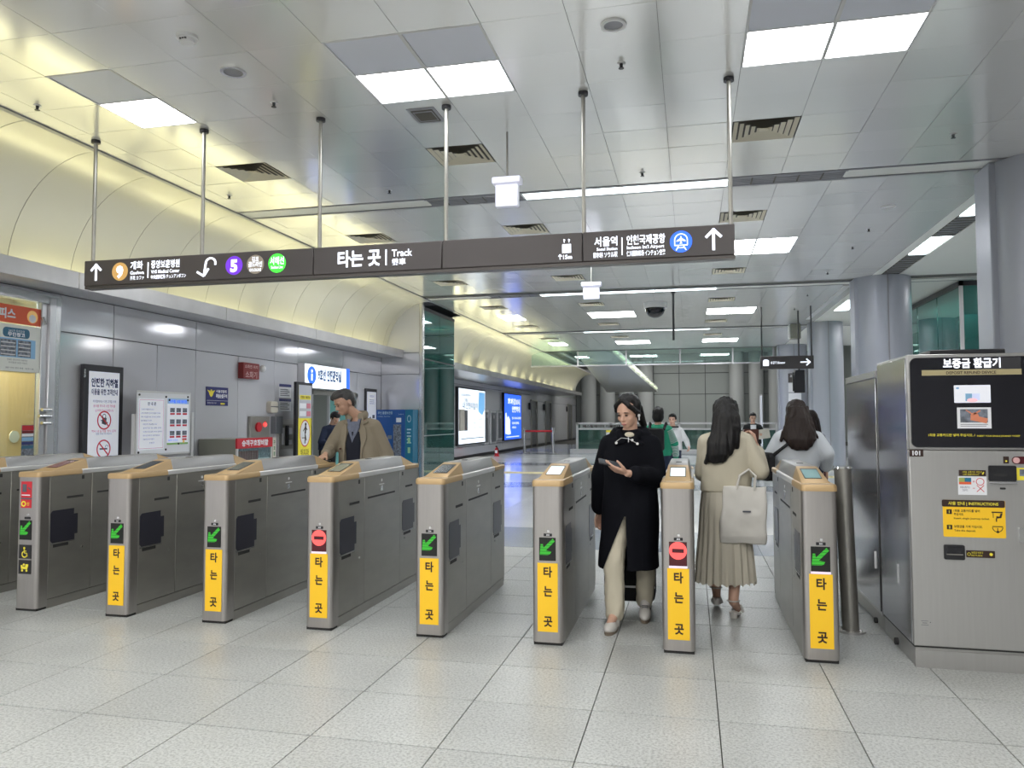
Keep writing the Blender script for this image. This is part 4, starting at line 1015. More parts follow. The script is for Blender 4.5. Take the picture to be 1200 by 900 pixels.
for x, y, s_ in spr:
    cnt[s_] = cnt.get(s_, 0) + 1
    t = thing('sprinkler', 'small dark sprinkler head, %s in the %s line of the ceiling' % (['first', 'second', 'third', 'fourth', 'fifth', 'sixth'][cnt[s_] - 1], s_), 'sprinkler', (x, y, HC), group='ceiling sprinklers')
    B().disc(fd, 0, 0, 0.032, 0, 0.006, 16).build('rose', M['plastic_white'], t)
    B().tube((0, 0, -0.006), (0, 0, -0.04), 0.014, 0.010, n=8).build('head', M['black'], t); B().disc(fd, 0, 0, 0.022, 0.04, 0.044, 10).build('deflector', M['black'], t)
def dome(x, y, r, lab):
    t = thing('dome_camera', lab, 'security camera', (x, y, HC))
    B().tube((0, 0, 0), (0, 0, -r * 0.5), r * 1.05, r, n=20).build('housing', M['plastic_white'], t)
    v = B().ell((0, 0, -r * 0.5), (r * 0.92, r * 0.92, r * 0.9), n=18, m=10); v.build('dome', M['black_gloss'], t)
dome(-0.80, 18.45, 0.26, 'white and black dome security camera hanging in front of the third light row')
dome(-0.49, 12.6, 0.16, 'black dome security camera just under the long sign')
# ------------------------------------------------------------------ long hanging direction sign
SX0, SX1, SYp = -5.74, 0.357, 6.28
ZB, ZT = 2.715, 2.99
sg = thing('hanging_sign', 'long dark grey hanging direction sign with lit white lettering over the gates', 'sign', ((SX0 + SX1) / 2, SYp, 0))
ox = -(SX0 + SX1) / 2
seams = [SX0, -3.30, -2.083, -0.86, SX1]
for a, b_ in zip(seams[:-1], seams[1:]):
    B().box(a + ox + 0.002, 0, ZB + 0.028, b_ + ox - 0.002, 0.12, ZT).build('sign_panel', M['sign'], sg, bevel=0.006)
B().box(SX0 + ox, 0.015, ZB, SX1 + ox, 0.105, ZB + 0.028).build('under_rail', M['sign_edge'], sg)
for px in (-5.69, -4.48, -3.27, -2.065, -0.855, 0.345):
    x = min(px, 0.33) + ox
    B().tube((x, 0.06, ZT - 0.01), (x, 0.06, HC - 0.02), 0.018, n=12).build('pole', M['steel_dark'], sg)
    B().tube((x, 0.06, HC - 0.03), (x, 0.06, HC), 0.042, n=16).build('ceiling_flange', M['dark_frame'], sg)
fsn = XZ((ox, 0, 0))
b = B()
def flush(nm='lettering'):
    global b
    b.build(nm, M['glow'], sg, smooth=False); b = B()
def al(z): return ZB + 0.028 + z
b.arrow(fsn, -5.60, al(0.125), 0.155, 90, 0.022, 0, 0.004); flush('arrow_mark')
fs_tx = [(-5.215, 0.145, 0.062, '개화', 0.14), (-5.215, 0.090, 0.034, 'Gaehwa', 0.155), (-5.215, 0.040, 0.030, '开花 カファ', 0.155),
         (-4.985, 0.145, 0.060, '중앙보훈병원', 0.31), (-4.985, 0.090, 0.034, 'VHS Medical Center', 0.31), (-4.985, 0.040, 0.030, '中央报勋医院 チュンアンボフン', 0.38)]
for x, z, h, s_, w_ in fs_tx: b.text(fsn, x, al(z), h=h, body=s_, d=0.003, w=w_, bold=0.022); flush()
b.fbox(fsn, -5.023, al(0.05), -5.013, al(0.20), 0, 0.004); flush('divider_line')
# u-turn arrow
b.bar(fsn, -4.415, al(0.045), -4.395, al(0.165), 0.020, 0, 0.004); b.ring(fsn, -4.345, al(0.160), 0.040, 0.060, 0, 0.004, 14, 0, 180, 0.9); b.bar(fsn, -4.295, al(0.162), -4.295, al(0.14), 0.020, 0, 0.004)
for q in (55, 125 + 25): b.bar(fsn, -4.415, al(0.04), -4.415 + 0.085 * math.cos(R(q)), al(0.04) + 0.085 * math.sin(R(q)), 0.020, 0, 0.004)
flush('turn_arrow')
for cx, c in ((-5.33, 'c_gold'), (-4.10, 'c_purple'), (-3.88, 'c_tan'), (-3.66, 'c_green'), (-0.062, 'c_blue')):
    B().disc(fsn, cx, al(0.125), 0.088, 0, 0.003, 32).build('line_circle', M[c], sg)
b.text(fsn, -5.33, al(0.07), h=0.11, body='9', al='C', d=0.0045, bold=0.05); flush('line_number'); b.text(fsn, -4.10, al(0.07), h=0.11, body='5', al='C', d=0.0045, bold=0.05); flush('line_number')
for (s_, z, h, w_, cx) in (('김포', 0.155, 0.036, 0.07, -3.88), ('골드라인', 0.105, 0.040, 0.14, -3.88), ('GOLDLINE', 0.060, 0.028, 0.12, -3.88), ('서해선', 0.118, 0.058, 0.14, -3.66), ('Seohae Line', 0.075, 0.028, 0.12, -3.66)):
    b.text(fsn, cx, al(z), h=h, w=w_, body=s_, al='C', d=0.0045, bold=0.02); flush()
b.text(fsn, -3.06, al(0.070), h=0.115, body='타는 곳', w=0.41, d=0.003, bold=0.03); flush(); b.fbox(fsn, -2.605, al(0.055), -2.593, al(0.195), 0, 0.004); flush('divider_line')
b.text(fsn, -2.545, al(0.130), h=0.062, body='Track', d=0.003, w=0.19, bold=0.02); flush(); b.text(fsn, -2.545, al(0.058), h=0.045, body='乘車', d=0.003, w=0.13, bold=0.02); flush()
# lift pictogram
cx = -0.993
b.ring(fsn, cx, al(0.118), 0.040, 0.052, 0, 0.004, 4, 45, 405)
b.fbox(fsn, cx - 0.030, al(0.094), cx + 0.030, al(0.138), 0, 0.004)
for q in (-0.018, 0.0, 0.018): b.disc(fsn, cx + q, al(0.142), 0.007, 0, 0.0045, 8)
for q in (-0.020, 0.020): b.bar(fsn, cx + q, al(0.168), cx + q, al(0.195), 0.006, 0, 0.004); b.disc(fsn, cx + q, al(0.19), 0.010, 0, 0.004, 3)
flush('lift_symbol'); b.text(fsn, cx + 0.008, al(0.030), h=0.036, body='15m', w=0.075, al='C', d=0.003, bold=0.03); b.arrow(fsn, cx - 0.055, al(0.048), 0.04, 90, 0.007, 0, 0.004); flush('distance')
for x, z, h, s_, w_, a in ((-0.572, 0.128, 0.062, '서울역', 0.19, 'R'), (-0.572, 0.085, 0.026, 'Seoul Station', 0.17, 'R'), (-0.572, 0.030, 0.036, '首尔站 ソウル駅', 0.20, 'R'),
                           (-0.497, 0.128, 0.062, '인천국제공항', 0.31, 'L'), (-0.495, 0.085, 0.028, "Incheon Int'l Airport", 0.30, 'L'), (-0.497, 0.030, 0.036, '仁川国际机场 インチョン空港', 0.31, 'L')):
    b.text(fsn, x, al(z), h=h, w=w_, body=s_, al=a, d=0.003, bold=0.024); flush()
b.fbox(fsn, -0.539, al(0.04), -0.530, al(0.185), 0, 0.004); flush('divider_line')
tx = -0.062; tz = al(0.125)
b.ring(fsn, tx, tz + 0.012, 0.046, 0.054, 0.003, 0.0045, 20, 0, 180, 1.0)
b.bar(fsn, tx - 0.050, tz + 0.012, tx - 0.050, tz - 0.028, 0.008, 0.003, 0.0045); b.bar(fsn, tx + 0.050, tz + 0.012, tx + 0.050, tz - 0.028, 0.008, 0.003, 0.0045)
b.bar(fsn, tx - 0.052, tz - 0.030, tx + 0.052, tz - 0.030, 0.008, 0.003, 0.0045)
b.prism(fsn, [(tx, tz + 0.050), (tx + 0.006, tz + 0.028), (tx + 0.036, tz + 0.008), (tx + 0.036, tz + 0.0), (tx + 0.006, tz + 0.008), (tx + 0.004, tz - 0.008), (tx + 0.014, tz - 0.016), (tx - 0.014, tz - 0.016), (tx - 0.004, tz - 0.008), (tx - 0.006, tz + 0.008), (tx - 0.036, tz + 0.0), (tx - 0.036, tz + 0.008), (tx - 0.006, tz + 0.028)][::-1], 0.003, 0.0045)
b.bar(fsn, tx - 0.020, tz - 0.036, tx - 0.040, tz - 0.070, 0.008, 0.003, 0.0045); b.bar(fsn, tx + 0.020, tz - 0.036, tx + 0.040, tz - 0.070, 0.008, 0.003, 0.0045)
b.bar(fsn, tx - 0.028, tz - 0.050, tx + 0.028, tz - 0.050, 0.006, 0.003, 0.0045)
flush('train_symbol'); b.arrow(fsn, 0.192, al(0.125), 0.165, 90, 0.022, 0, 0.004)
flush('arrow_mark')

# small arrow sign on two rods, farther down
ss = thing('hanging_sign', 'small brown-grey hanging sign with a right arrow in front of the columns', 'sign', (2.30, 19.8, 0))
B().box(-0.62, 0, 2.66, 0.62, 0.10, 2.98).build('sign_panel', M['sign'], ss, bevel=0.006)
for x in (-0.58, 0.58): B().tube((x, 0.05, 2.97), (x, 0.05, HC), 0.018, n=8).build('pole', M['dark_frame'], ss)
f2 = XZ((0, 0, 0)); b = B(); b.arrow(f2, 0.42, 2.82, 0.22, 0, 0.03, 0, 0.004); b.build('arrow_mark', M['glow'], ss); b = B(); b.rrect(f2, -0.56, 2.74, -0.42, 2.88, 0.02, 0, 0.004); b.fbox(f2, -0.53, 2.88, -0.45, 2.90, 0, 0.004); b.build('lift_symbol', M['glow'], ss); b = B()
b.text(f2, -0.38, 2.79, h=0.055, body='승강기 Elevator', w=0.34, d=0.003, bold=0.02); b.build('lettering', M['glow'], ss, smooth=False)
# white exit boxes
def exit_box(x, y, w_, lab):
    t = thing('exit_sign', lab, 'exit sign', (x, y, 0))
    B().tube((0, 0, 3.74), (0, 0, HC), 0.010, n=8).build('pole', M['steel_dark'], t)
    B().box(-w_ / 2, -0.06, 3.69, w_ / 2, 0.06, 3.755).build('housing', M['exit'], t, bevel=0.008)
    B().box(-w_ * 0.40, -0.03, 3.47, w_ * 0.40, 0.03, 3.69).build('panel', M['exit'], t, bevel=0.006)
exit_box(-1.69, 7.07, 0.28, 'small white hanging light box above the gates, left of the middle poles')
exit_box(-1.62, 12.9, 0.34, 'small white hanging light box peeping out below the long sign')
# dark hanging rod, speaker and display near the columns
t = thing('hanging_rod', 'thick black rod hanging from the ceiling beyond the dome camera', 'rod', (-0.35, 17.0, 0))
B().tube((0, 0, 3.15), (0, 0, HC), 0.026, n=10).build('rod', M['black'], t); B().tube((0, 0, HC - 0.02), (0, 0, HC), 0.05, n=12).build('flange', M['black'], t)
t = thing('wall_speaker', 'grey box loudspeaker high on the column behind the small sign', 'speaker', (2.95, 23.3, 3.95))
B().box(-0.14, -0.1, -0.22, 0.14, 0.25, 0.22).build('cabinet', M['olive'], t, bevel=0.02); B().box(-0.18, -0.06, -0.2, -0.14, 0.2, 0.2).build('grille', M['plastic_white'], t)
t = thing('hanging_display', 'black hanging display seen side-on below the small arrow sign', 'display', (2.72, 20.6, 0))
B().tube((-0.03, 0.06, 2.66), (-0.03, 0.06, HC), 0.02, n=8).build('mount_rod', M['dark_frame'], t); B().box(-0.16, 0, 2.10, 0.10, 0.12, 2.68).build('case', M['black'], t, bevel=0.015); B().box(-0.19, 0.02, 2.14, -0.16, 0.10, 2.62).build('screen', M['black_gloss'], t)
for i_, (z0, z1, mk, lab) in enumerate(((2.78, 3.11, 'sign', 'dark grey notice plate on the column above two white plates'), (2.42, 2.75, 'white', 'upper white plate on the column under the dark notice'), (1.99, 2.38, 'white', 'lower white plate on the column under the dark notice'))):
    t = thing('notice_plate', lab, 'notice', (3.72, 29.83, 0))
    B().box(-0.22, -0.02, z0, 0.22, 0.04, z1).build('plate', M[mk], t)
    if i_ == 0:
        bb = B(); bb.text(XZ((0, -0.021, 0)), 0, 2.97, h=0.08, body='고객안내', al='C', w=0.34, bold=0.02); bb.text(XZ((0, -0.021, 0)), 0.03, 2.83, h=0.07, body='센터', al='C', w=0.17, bold=0.02); bb.build('lettering', M['white'], t, smooth=False)
t = thing('glass_edge_post', 'slim post with a glowing strip imitating glass-edge highlights beside the man in the dark suit', 'light', (1.72, 20.3, 0))
B().box(-0.03, -0.03, 0.02, 0.03, 0.03, 2.05).build('post', M['alu'], t); B().box(-0.022, -0.045, 0.75, 0.022, -0.03, 2.02).build('strip', M['white_glow'], t); B().box(-0.12, -0.12, 0, 0.12, 0.12, 0.02).build('base', M['steel'], t)  # glowing strip stands in for highlights along a glass pane edge
# ------------------------------------------------------------------ things along the near left wall
fw = YZ((WX, 0, 0))
def T0(name, lab, cat, y, d=0.0, group=None): return thing(name, lab, cat, (WX + d, y, 0), group=group)
# shop front: door_1
d1 = tag(B().box(-7.16, 7.24, 0, -7.06, 7.34, 2.83).build('door_1', M['alu'], bevel=0.006), kind='structure')
B().box(-7.17, 7.34, 0, -7.08, 7.42, 2.86).build('door_frame', M['steel_bright'], d1); B().box(-7.17, 5.0, 2.76, -7.07, 7.42, 2.86).build('door_frame', M['steel_bright'], d1)
B().box(-7.125, 5.2, 0.03, -7.115, 7.24, 2.76).build('glass_pane', M['clear_glass'], d1)
B().box(-7.15, 7.16, 0, -7.09, 7.24, 2.76).build('door_stile', M['alu'], d1, bevel=0.004)
for z in (1.56, 1.49, 1.41):
    B().tube((-7.09, 7.20, z), (-7.03, 7.20, z), 0.014, n=10).build('handle', M['chrome'], d1); B().tube((-7.035, 7.14 if z != 1.49 else 7.10, z), (-7.035, 7.26, z), 0.02, n=10).build('handle', M['chrome'], d1)
B().tube((-7.09, 7.17, 2.60), (-7.09, 7.21, 2.52), 0.02, n=10).build('door_closer', M['chrome'], d1)
t = thing('banner', 'orange banner with white lettering stuck on the shop glass', 'banner', (-7.11, 0, 0))
fsb = YZ((0.002, 0, 0))
B().fbox(fsb, 5.6, 2.49, 7.185, 2.685, 0, 0.003).build('sheet', M['orange'], t)
bb = B(); bb.text(fsb, 6.62, 2.545, h=0.085, body='피스', d=0.0036, bold=0.04); bb.text(fsb, 6.30, 2.545, h=0.085, body='오', d=0.0036, bold=0.04); bb.build('lettering', M['white'], t, smooth=False)
bb = B(); bb.disc(fsb, 7.05, 2.585, 0.07, 0.003, 0.005, 24); bb.build('round_emblem', M['c_gold'], t); B().disc(fsb, 7.05, 2.565, 0.045, 0.005, 0.006, 20).build('round_emblem', M['white'], t)
t = thing('shop_poster', 'white poster with dark teal heading and two pictures below the orange banner', 'poster', (-7.11, 0, 0))
B().fbox(fsb, 6.3, 1.97, 7.19, 2.475, 0, 0.003).build('sheet', mat('poster_ivory', (0.74, 0.76, 0.72), 0.5), t)
B().rrect(fsb, 6.68, 2.335, 7.02, 2.44, 0.04, 0.003, 0.004, 5).build('heading', M['teal_pill'], t)
bb = B(); bb.text(fsb, 6.85, 2.39, h=0.028, body='24시간 무인운영', al='C', d=0.0046, w=0.20); bb.text(fsb, 6.85, 2.350, h=0.034, body='무인창고', al='C', d=0.0046, bold=0.03, w=0.22); bb.build('heading_lettering', M['white'], t, smooth=False)
B().fbox(fsb, 6.64, 2.12, 7.10, 2.325, 0.003, 0.0036).build('picture_field', M['photo_blue'], t)
for a, c in ((6.65, 6.85), (6.87, 7.04)):
    B().fbox(fsb, a, 2.13, c, 2.31, 0.0036, 0.0045).build('picture', M['photo_grey'], t)
    bb = B()
    for q in range(4): bb.fbox(fsb, a + 0.01, 2.145 + q * 0.042, c - 0.01, 2.155 + q * 0.042, 0.0045, 0.005)
    bb.build('picture_shelves', M['frame_white'], t)
bb = B(); bb.text(fsb, 6.74, 2.085, h=0.018, body='언제든 편리하게 이용하는', d=0.0036, w=0.26); bb.text(fsb, 6.76, 2.055, h=0.018, body='우리동네 보관 서비스', d=0.0036, w=0.24); bb.text(fsb, 6.72, 2.0, h=0.014, body='문의전화 안내', d=0.0036, w=0.36); bb.build('small_text', M['ink_grey'], t, smooth=False)
t = thing('sticker_strip', 'narrow red and grey sticker low on the shop glass by the door handle', 'sticker', (-7.11, 0, 0))
B().fbox(fsb, 6.95, 0.95, 7.11, 1.39, 0, 0.002).build('sheet', M['photo_grey'], t)
for z0, z1, mk in ((1.33, 1.385, 'red'), (1.30, 1.325, 'dark_red'), (1.265, 1.295, 'white'), (1.215, 1.255, 'photo_blue'), (1.175, 1.205, 'navy'), (1.13, 1.165, 'teal_pill')):
    B().fbox(fsb, 6.955, z0, 7.105, z1, 0.002, 0.003).build('label', M[mk], t)
t = thing('wood_partition', 'light wooden partition standing inside the shop behind the glass', 'partition', (-7.75, 0, 0))
for q in range(4):
    y0 = 5.42 + q * 0.59; B().box(-0.03, y0 + 0.003, 0, 0.03, y0 + 0.587, 2.02).build('board', M['wood'], t, bevel=0.003)
B().box(-0.035, 5.42, 2.02, 0.035, 7.78, 2.06).build('cap_rail', M['cream_wall'], t); B().disc(YZ((0.03, 0, 0)), 7.45, 1.25, 0.07, 0, 0.005, 20).build('round_sticker', M['cream_wall'], t)
# black framed poster stand
t = T0('poster_stand', 'tall black framed poster stand with two red no-entry style symbols', 'poster stand', 0, 0.10)
B().fbox(fw0 := YZ((0, 0, 0)), 7.70, 0.0, 8.35, 2.11, -0.06, 0.0).build('frame', M['dark_frame'], t, bevel=0.006)
B().fbox(fw0, 7.775, 0.35, 8.275, 2.03, 0, 0.004).build('sheet', M['white_glow'], t)
B().fbox(fw0, 7.70, 1.95, 7.72, 2.05, 0, 0.004).build('frame_glint', M['steel_bright'], t)
bb = B(); bb.text(fw0, 8.03, 1.855, h=0.082, body='안전한 지하철', al='C', w=0.44, d=0.005, bold=0.04); bb.text(fw0, 8.03, 1.755, h=0.058, body='이용을 위한 고객안내', al='C', w=0.43, d=0.005, bold=0.03); bb.build('title', M['ink_blue'], t, smooth=False)
bb = B(); bb.text(fw0, 8.03, 1.655, h=0.028, body='지하철에서는 다른 고객을 위해', al='C', w=0.38, d=0.005); bb.text(fw0, 8.03, 1.335 - 0.07, h=0.022, body='흡연은 과태료 부과 대상입니다', al='C', w=0.26, d=0.005); bb.text(fw0, 8.04, 0.862, h=0.022, body='안전한 이용 바랍니다', al='C', w=0.17, d=0.005)
bb.build('text', M['ink_grey'], t, smooth=False)
bb = B(); bb.text(fw0, 8.03, 1.60, h=0.028, body='음식물 취식과 소란 행위를', al='C', w=0.36, d=0.005); bb.text(fw0, 8.03, 1.545, h=0.028, body='삼가하여 주시기 바랍니다', al='C', w=0.30, d=0.005)
bb.text(fw0, 8.03, 1.285 + 0.01, h=0.026, body='역사 내 음식물 취식 금지', al='C', w=0.40, d=0.005); bb.text(fw0, 8.03, 0.895, h=0.026, body='역사 내 절대금연', al='C', w=0.22, d=0.005)
for zc in (1.44, 1.09):
    bb.ring(fw0, 8.03, zc, 0.098, 0.115, 0.004, 0.006, 28); bb.bar(fw0, 7.955, zc + 0.075, 8.105, zc - 0.075, 0.016, 0.004, 0.0065)
bb.build('red_symbols', M['ink_red'], t, smooth=False)
bb = B(); bb.fbox(fw0, 7.965, 1.082, 8.09, 1.102, 0.004, 0.005); bb.ring(fw0, 8.08, 1.115, 0.018, 0.024, 0.004, 0.005, 12, 0, 200); bb.build('cigarette_symbol', M['ink_grey'], t); bb = B()
bb.prism(fw0, [(7.99, 1.40), (8.06, 1.38), (8.07, 1.47), (8.00, 1.47)], 0.004, 0.005); bb.ring(fw0, 8.03, 1.49, 0.02, 0.03, 0.004, 0.005, 12); bb.bar(fw0, 7.975, 1.44, 8.09, 1.41, 0.012, 0.004, 0.005); bb.build('food_symbol', M['ink_grey'], t)
# notice board on a stand
t = T0('notice_board', 'white wheeled notice board with a letter and a picture sheet pinned on it', 'notice board', 0, 0.25)
for y in (8.38, 9.52): B().fbox(fw0, y, 0, y + 0.05, 1.52 if y < 9 else 1.55, -0.05, 0).build('upright', M['frame_white'], t, bevel=0.004)
B().fbox(fw0, 8.38, 0.90, 9.57, 0.94, -0.045, -0.005).build('crossbar', M['frame_white'], t)
for y in (8.33, 9.47): B().box(-0.2, y + 0.05, 0.0, 0.25, y + 0.10, 0.05).build('foot', M['frame_white'], t)
B().fbox(fw0, 8.40, 0.98, 9.46, 1.82, 0.0, 0.025).build('board', M['frame_white'], t, bevel=0.004); B().fbox(fw0, 8.385, 1.005, 9.435, 1.795, 0.025, 0.027).build('board_face', M['white'], t)
B().fbox(fw0, 8.415, 1.06, 8.90, 1.72, 0.027, 0.028).build('letter_sheet', M['white_glow'], t)
bb = B()
for a in ((8.43, 1.075, 8.885, 1.079), (8.43, 1.70, 8.885, 1.704), (8.43, 1.075, 8.434, 1.704), (8.881, 1.075, 8.885, 1.704)): bb.fbox(fw0, *a, 0.028, 0.0285)
bb.build('letter_border', M['ink_red'], t)
bb = B(); bb.text(fw0, 8.66, 1.635, h=0.036, body='안 내 문', al='C', w=0.16, d=0.0285, bold=0.03)
rl_ = [('항상 저희 지하철을 이용해 주시는', 0.24, 8.46), ('고객 여러분께 감사의 말씀을 드리며', 0.36, 8.46), ('역사 시설물 개선 공사로 인하여', 0.36, 8.46), ('통행에 불편을 드리게 되어', 0.20, 8.46), ('대단히 죄송합니다', 0.26, 8.5), ('공사기간 및 내용 안내', 0.34, 8.5), ('시공사 및 감독 부서 연락처', 0.36, 8.5), ('보다 나은 서비스로 보답하겠습니다', 0.32, 8.5), ('이용에 참고하시기 바랍니다', 0.22, 8.5), ('감사합니다', 0.10, 8.62)]
for q, (s_, w_, x) in enumerate(rl_): bb.text(fw0, x, 1.57 - q * 0.048, h=0.018, body=s_, w=w_, d=0.0285)
bb.build('letter_text', M['ink_grey'], t, smooth=False)
B().fbox(fw0, 8.965, 1.11, 9.405, 1.735, 0.027, 0.028).build('picture_sheet', M['white_glow'], t); B().fbox(fw0, 8.965, 1.66, 9.405, 1.735, 0.028, 0.0285).build('sheet_heading', mat('pale_blue_print', (0.45, 0.65, 0.88), 0.5), t); B().fbox(fw0, 8.965, 1.11, 9.405, 1.135, 0.028, 0.0285).build('sheet_foot', mat('green_print', (0.25, 0.5, 0.15), 0.5), t)
bb = B(); bb.text(fw0, 9.185, 1.675, h=0.034, body='지하철 10대 에티켓', al='C', w=0.36, d=0.029, bold=0.03); bb.text(fw0, 8.99, 1.16, h=0.018, body='함께 지켜요', w=0.20, d=0.029); bb.build('sheet_title', M['c_blue'], t, smooth=False)
for r_ in range(3):
    for c_ in range(3):
        y = 9.02 + c_ * 0.13; z = 1.545 - r_ * 0.155
        B().fbox(fw0, y, z, y + 0.095, z + 0.06, 0.028, 0.0286).build('picture', M['photo_grey'], t); B().fbox(fw0, y, z - 0.033, y + 0.095, z - 0.008, 0.028, 0.0286).build('caption', M['ink_red'], t)
B().fbox(fw0, 9.28, 1.165, 9.375, 1.19, 0.028, 0.0286).build('caption', M['ink_red'], t); B().disc(fw0, 9.31, 1.15, 0.022, 0.028, 0.0288, 12).build('picture', M['c_gold'], t)
for y, z in ((8.42, 1.765), (8.93, 1.75), (8.42, 1.03), (8.94, 1.05), (9.385, 1.76), (9.385, 1.715), (9.0, 1.71), (9.2, 1.12)): B().disc(fw0, y, z, 0.014, 0.028, 0.036, 10).build('magnet', M['black'], t)
# police notice
t = T0('police_notice', 'navy blue notice with a yellow winged emblem on the grey wall', 'notice', 0, 0.0)
B().fbox(fw0, 10.19, 1.66, 10.75, 1.945, 0, 0.01).build('plate', M['navy'], t, bevel=0.002)
bb = B(); bb.text(fw0, 10.43, 1.865, h=0.034, body='서울경찰청', d=0.011, w=0.28, bold=0.03); bb.text(fw0, 10.43, 1.785, h=0.048, body='특별순찰구역', d=0.011, w=0.29, bold=0.04); bb.text(fw0, 10.22, 1.69, h=0.022, body='범죄신고는 112', d=0.011, w=0.22); bb.fbox(fw0, 10.2, 1.735, 10.74, 1.739, 0.01, 0.011); bb.build('lettering', M['white'], t, smooth=False)
bb = B(); bb.prism(fw0, [(10.21, 1.895), (10.25, 1.86), (10.27, 1.82), (10.29, 1.80), (10.31, 1.79), (10.33, 1.80), (10.35, 1.82), (10.37, 1.86), (10.41, 1.895), (10.35, 1.885), (10.325, 1.87), (10.31, 1.90), (10.295, 1.87), (10.27, 1.885)], 0.01, 0.012); bb.disc(fw0, 10.31, 1.885, 0.02, 0.01, 0.012, 12); bb.rrect(fw0, 10.55, 1.68, 10.66, 1.705, 0.01, 0.01, 0.012); bb.build('emblem', M['yellow2'], t)
# red projecting sign with lamp
t = T0('alarm_sign', 'dark red box sign with pale lettering and a white lamp beside it', 'sign', 11.27, 0.0)
B().box(0, -0.25, 2.11, 0.10, 0.22, 2.37).build('box', M['dark_red'], t, bevel=0.006)
bb = B(); fq = YZ((0.10, 0, 0)); bb.text(fq, -0.02, 2.285, h=0.045, body='소화전 위치', al='C', w=0.38, d=0.001, bold=0.02); bb.text(fq, -0.02, 2.135, h=0.085, body='소화기', al='C', w=0.34, d=0.001, bold=0.02); bb.build('lettering', mat('faded_red_letters', (0.55, 0.33, 0.33), 0.5), t, smooth=False)
t = T0('wall_lamp', 'small round white lamp on the wall right of the dark red sign', 'lamp', 11.60, 0.0)
B().tube((0, 0, 2.30), (0.06, 0, 2.30), 0.03, n=12).build('base', M['red'], t); B().ell((0.09, 0, 2.30), 0.06).build('globe', M['plastic_white'], t)
# hydrant cabinet
t = T0('hydrant_cabinet', 'grey fire hydrant cabinet with red bell and lamp behind the red-topped case', 'cabinet', 0, 0.0)
B().fbox(fw0, 11.32, 0.25, 11.90, 1.50, 0, 0.06).build('body', M['steel_dark'], t, bevel=0.008)
B().fbox(fw0, 11.36, 0.30, 11.86, 1.12, 0.06, 0.07).build('door', M['olive'], t, bevel=0.003)
B().disc(fw0, 11.53, 1.32, 0.08, 0.06, 0.09, 20).build('bell', M['red'], t); B().ell((0.09, 11.70, 1.36), (0.03, 0.05, 0.04)).build('lamp', M['red_led'], t); B().disc(fw0, 11.74, 1.40, 0.02, 0.06, 0.075, 12).build('button', M['red'], t)
# rescue equipment case
t = thing('rescue_case', 'grey rescue equipment case with red headed glazed front', 'cabinet', (WX + 0.02, 10.0, 0))
# the case stands out from the wall; its end faces the gates
B().box(0, 0, 0, 0.62, 0.95, 1.16).build('body', M['olive'], t, bevel=0.006)
B().box(0.62, -0.01, 1.02, 0.65, 0.96, 1.17).build('red_head', M['red'], t, bevel=0.003)
fqq = YZ((0.65, 0, 0)); bb = B(); bb.text(fqq, 0.47, 1.06, h=0.07, body='승객구호장비함', al='C', w=0.72, d=0.001, bold=0.04); bb.build('lettering', M['white'], t, smooth=False)
B().box(0.62, 0.03, 0.1, 0.628, 0.92, 1.02).build('shelf_back', M['photo_grey'], t); 
for a in (0.0, 0.92): B().box(0.62, a, 0.0, 0.645, a + 0.03, 1.02).build('front_stile', M['frame_white'], t)
B().box(0.645, 0.03, 0.1, 0.65, 0.92, 1.02).build('glass_door', M['clear_glass'], t)
for q in range(8): B().box(0.628, 0.06 + q * 0.065, 0.80, 0.643, 0.11 + q * 0.065, 0.98).build('red_pouch', M['dark_red'], t)
B().box(0.628, 0.55, 0.78, 0.643, 0.88, 0.86).build('white_box', M['white'], t)
t = thing('label_post', 'narrow pale upright label strip at the right end of the rescue case', 'sign', (WX + 0.64, 10.97, 0))
B().box(0, 0, 0.2, 0.03, 0.09, 1.16).build('strip', M['beige_box'], t); bb = B(); fz = YZ((0.03, 0, 0))
for q, ch in enumerate('구호장비'): bb.text(fz, 0.045, 1.06 - q * 0.09, h=0.05, body=ch, al='C', w=0.05, d=0.001, bold=0.03)
bb.build('lettering', mat('green_ink', (0.05, 0.2, 0.08), 0.6), t, smooth=False)
# intercom and boxes
t = T0('wall_box', 'beige round-topped sounder box on the wall above the hydrant cabinet', 'box', 12.0)
B().rrect(fw0, -0.12, 1.56, 0.12, 1.76, 0.05, 0, 0.09).build('case', M['beige_box'], t, bevel=0.006); B().fbox(fw0, -0.12, 1.66, 0.12, 1.675, 0.09, 0.094).build('groove', M['ink_grey'], t)
t = T0('grey_wall_box', 'flat grey box on the wall left of the ticket intercom', 'box', 12.15)
B().fbox(fw0, -0.12, 1.20, 0.12, 1.50, 0, 0.10).build('case', M['elevator'], t, bevel=0.006)
t = T0('intercom', 'grey steel intercom panel with two white labels beside the yellow banner', 'intercom', 12.45)
B().fbox(fw0, -0.22, 0.55, 0.30, 1.45, 0, 0.05).build('case', M['steel'], t, bevel=0.006); B().fbox(fw0, -0.17, 0.92, 0.26, 1.36, 0.05, 0.055).build('recess', M['steel_dark'], t)
B().fbox(fw0, -0.14, 1.0, -0.05, 1.30, 0.055, 0.06).build('label', M['white'], t); B().fbox(fw0, 0.08, 1.18, 0.22, 1.30, 0.055, 0.06).build('label', M['white'], t); B().fbox(fw0, 0.08, 1.0, 0.22, 1.08, 0.055, 0.06).build('label', M['white'], t); B().fbox(fw0, -0.02, 0.98, 0.05, 1.34, 0.055, 0.09).build('handset', M['black'], t)
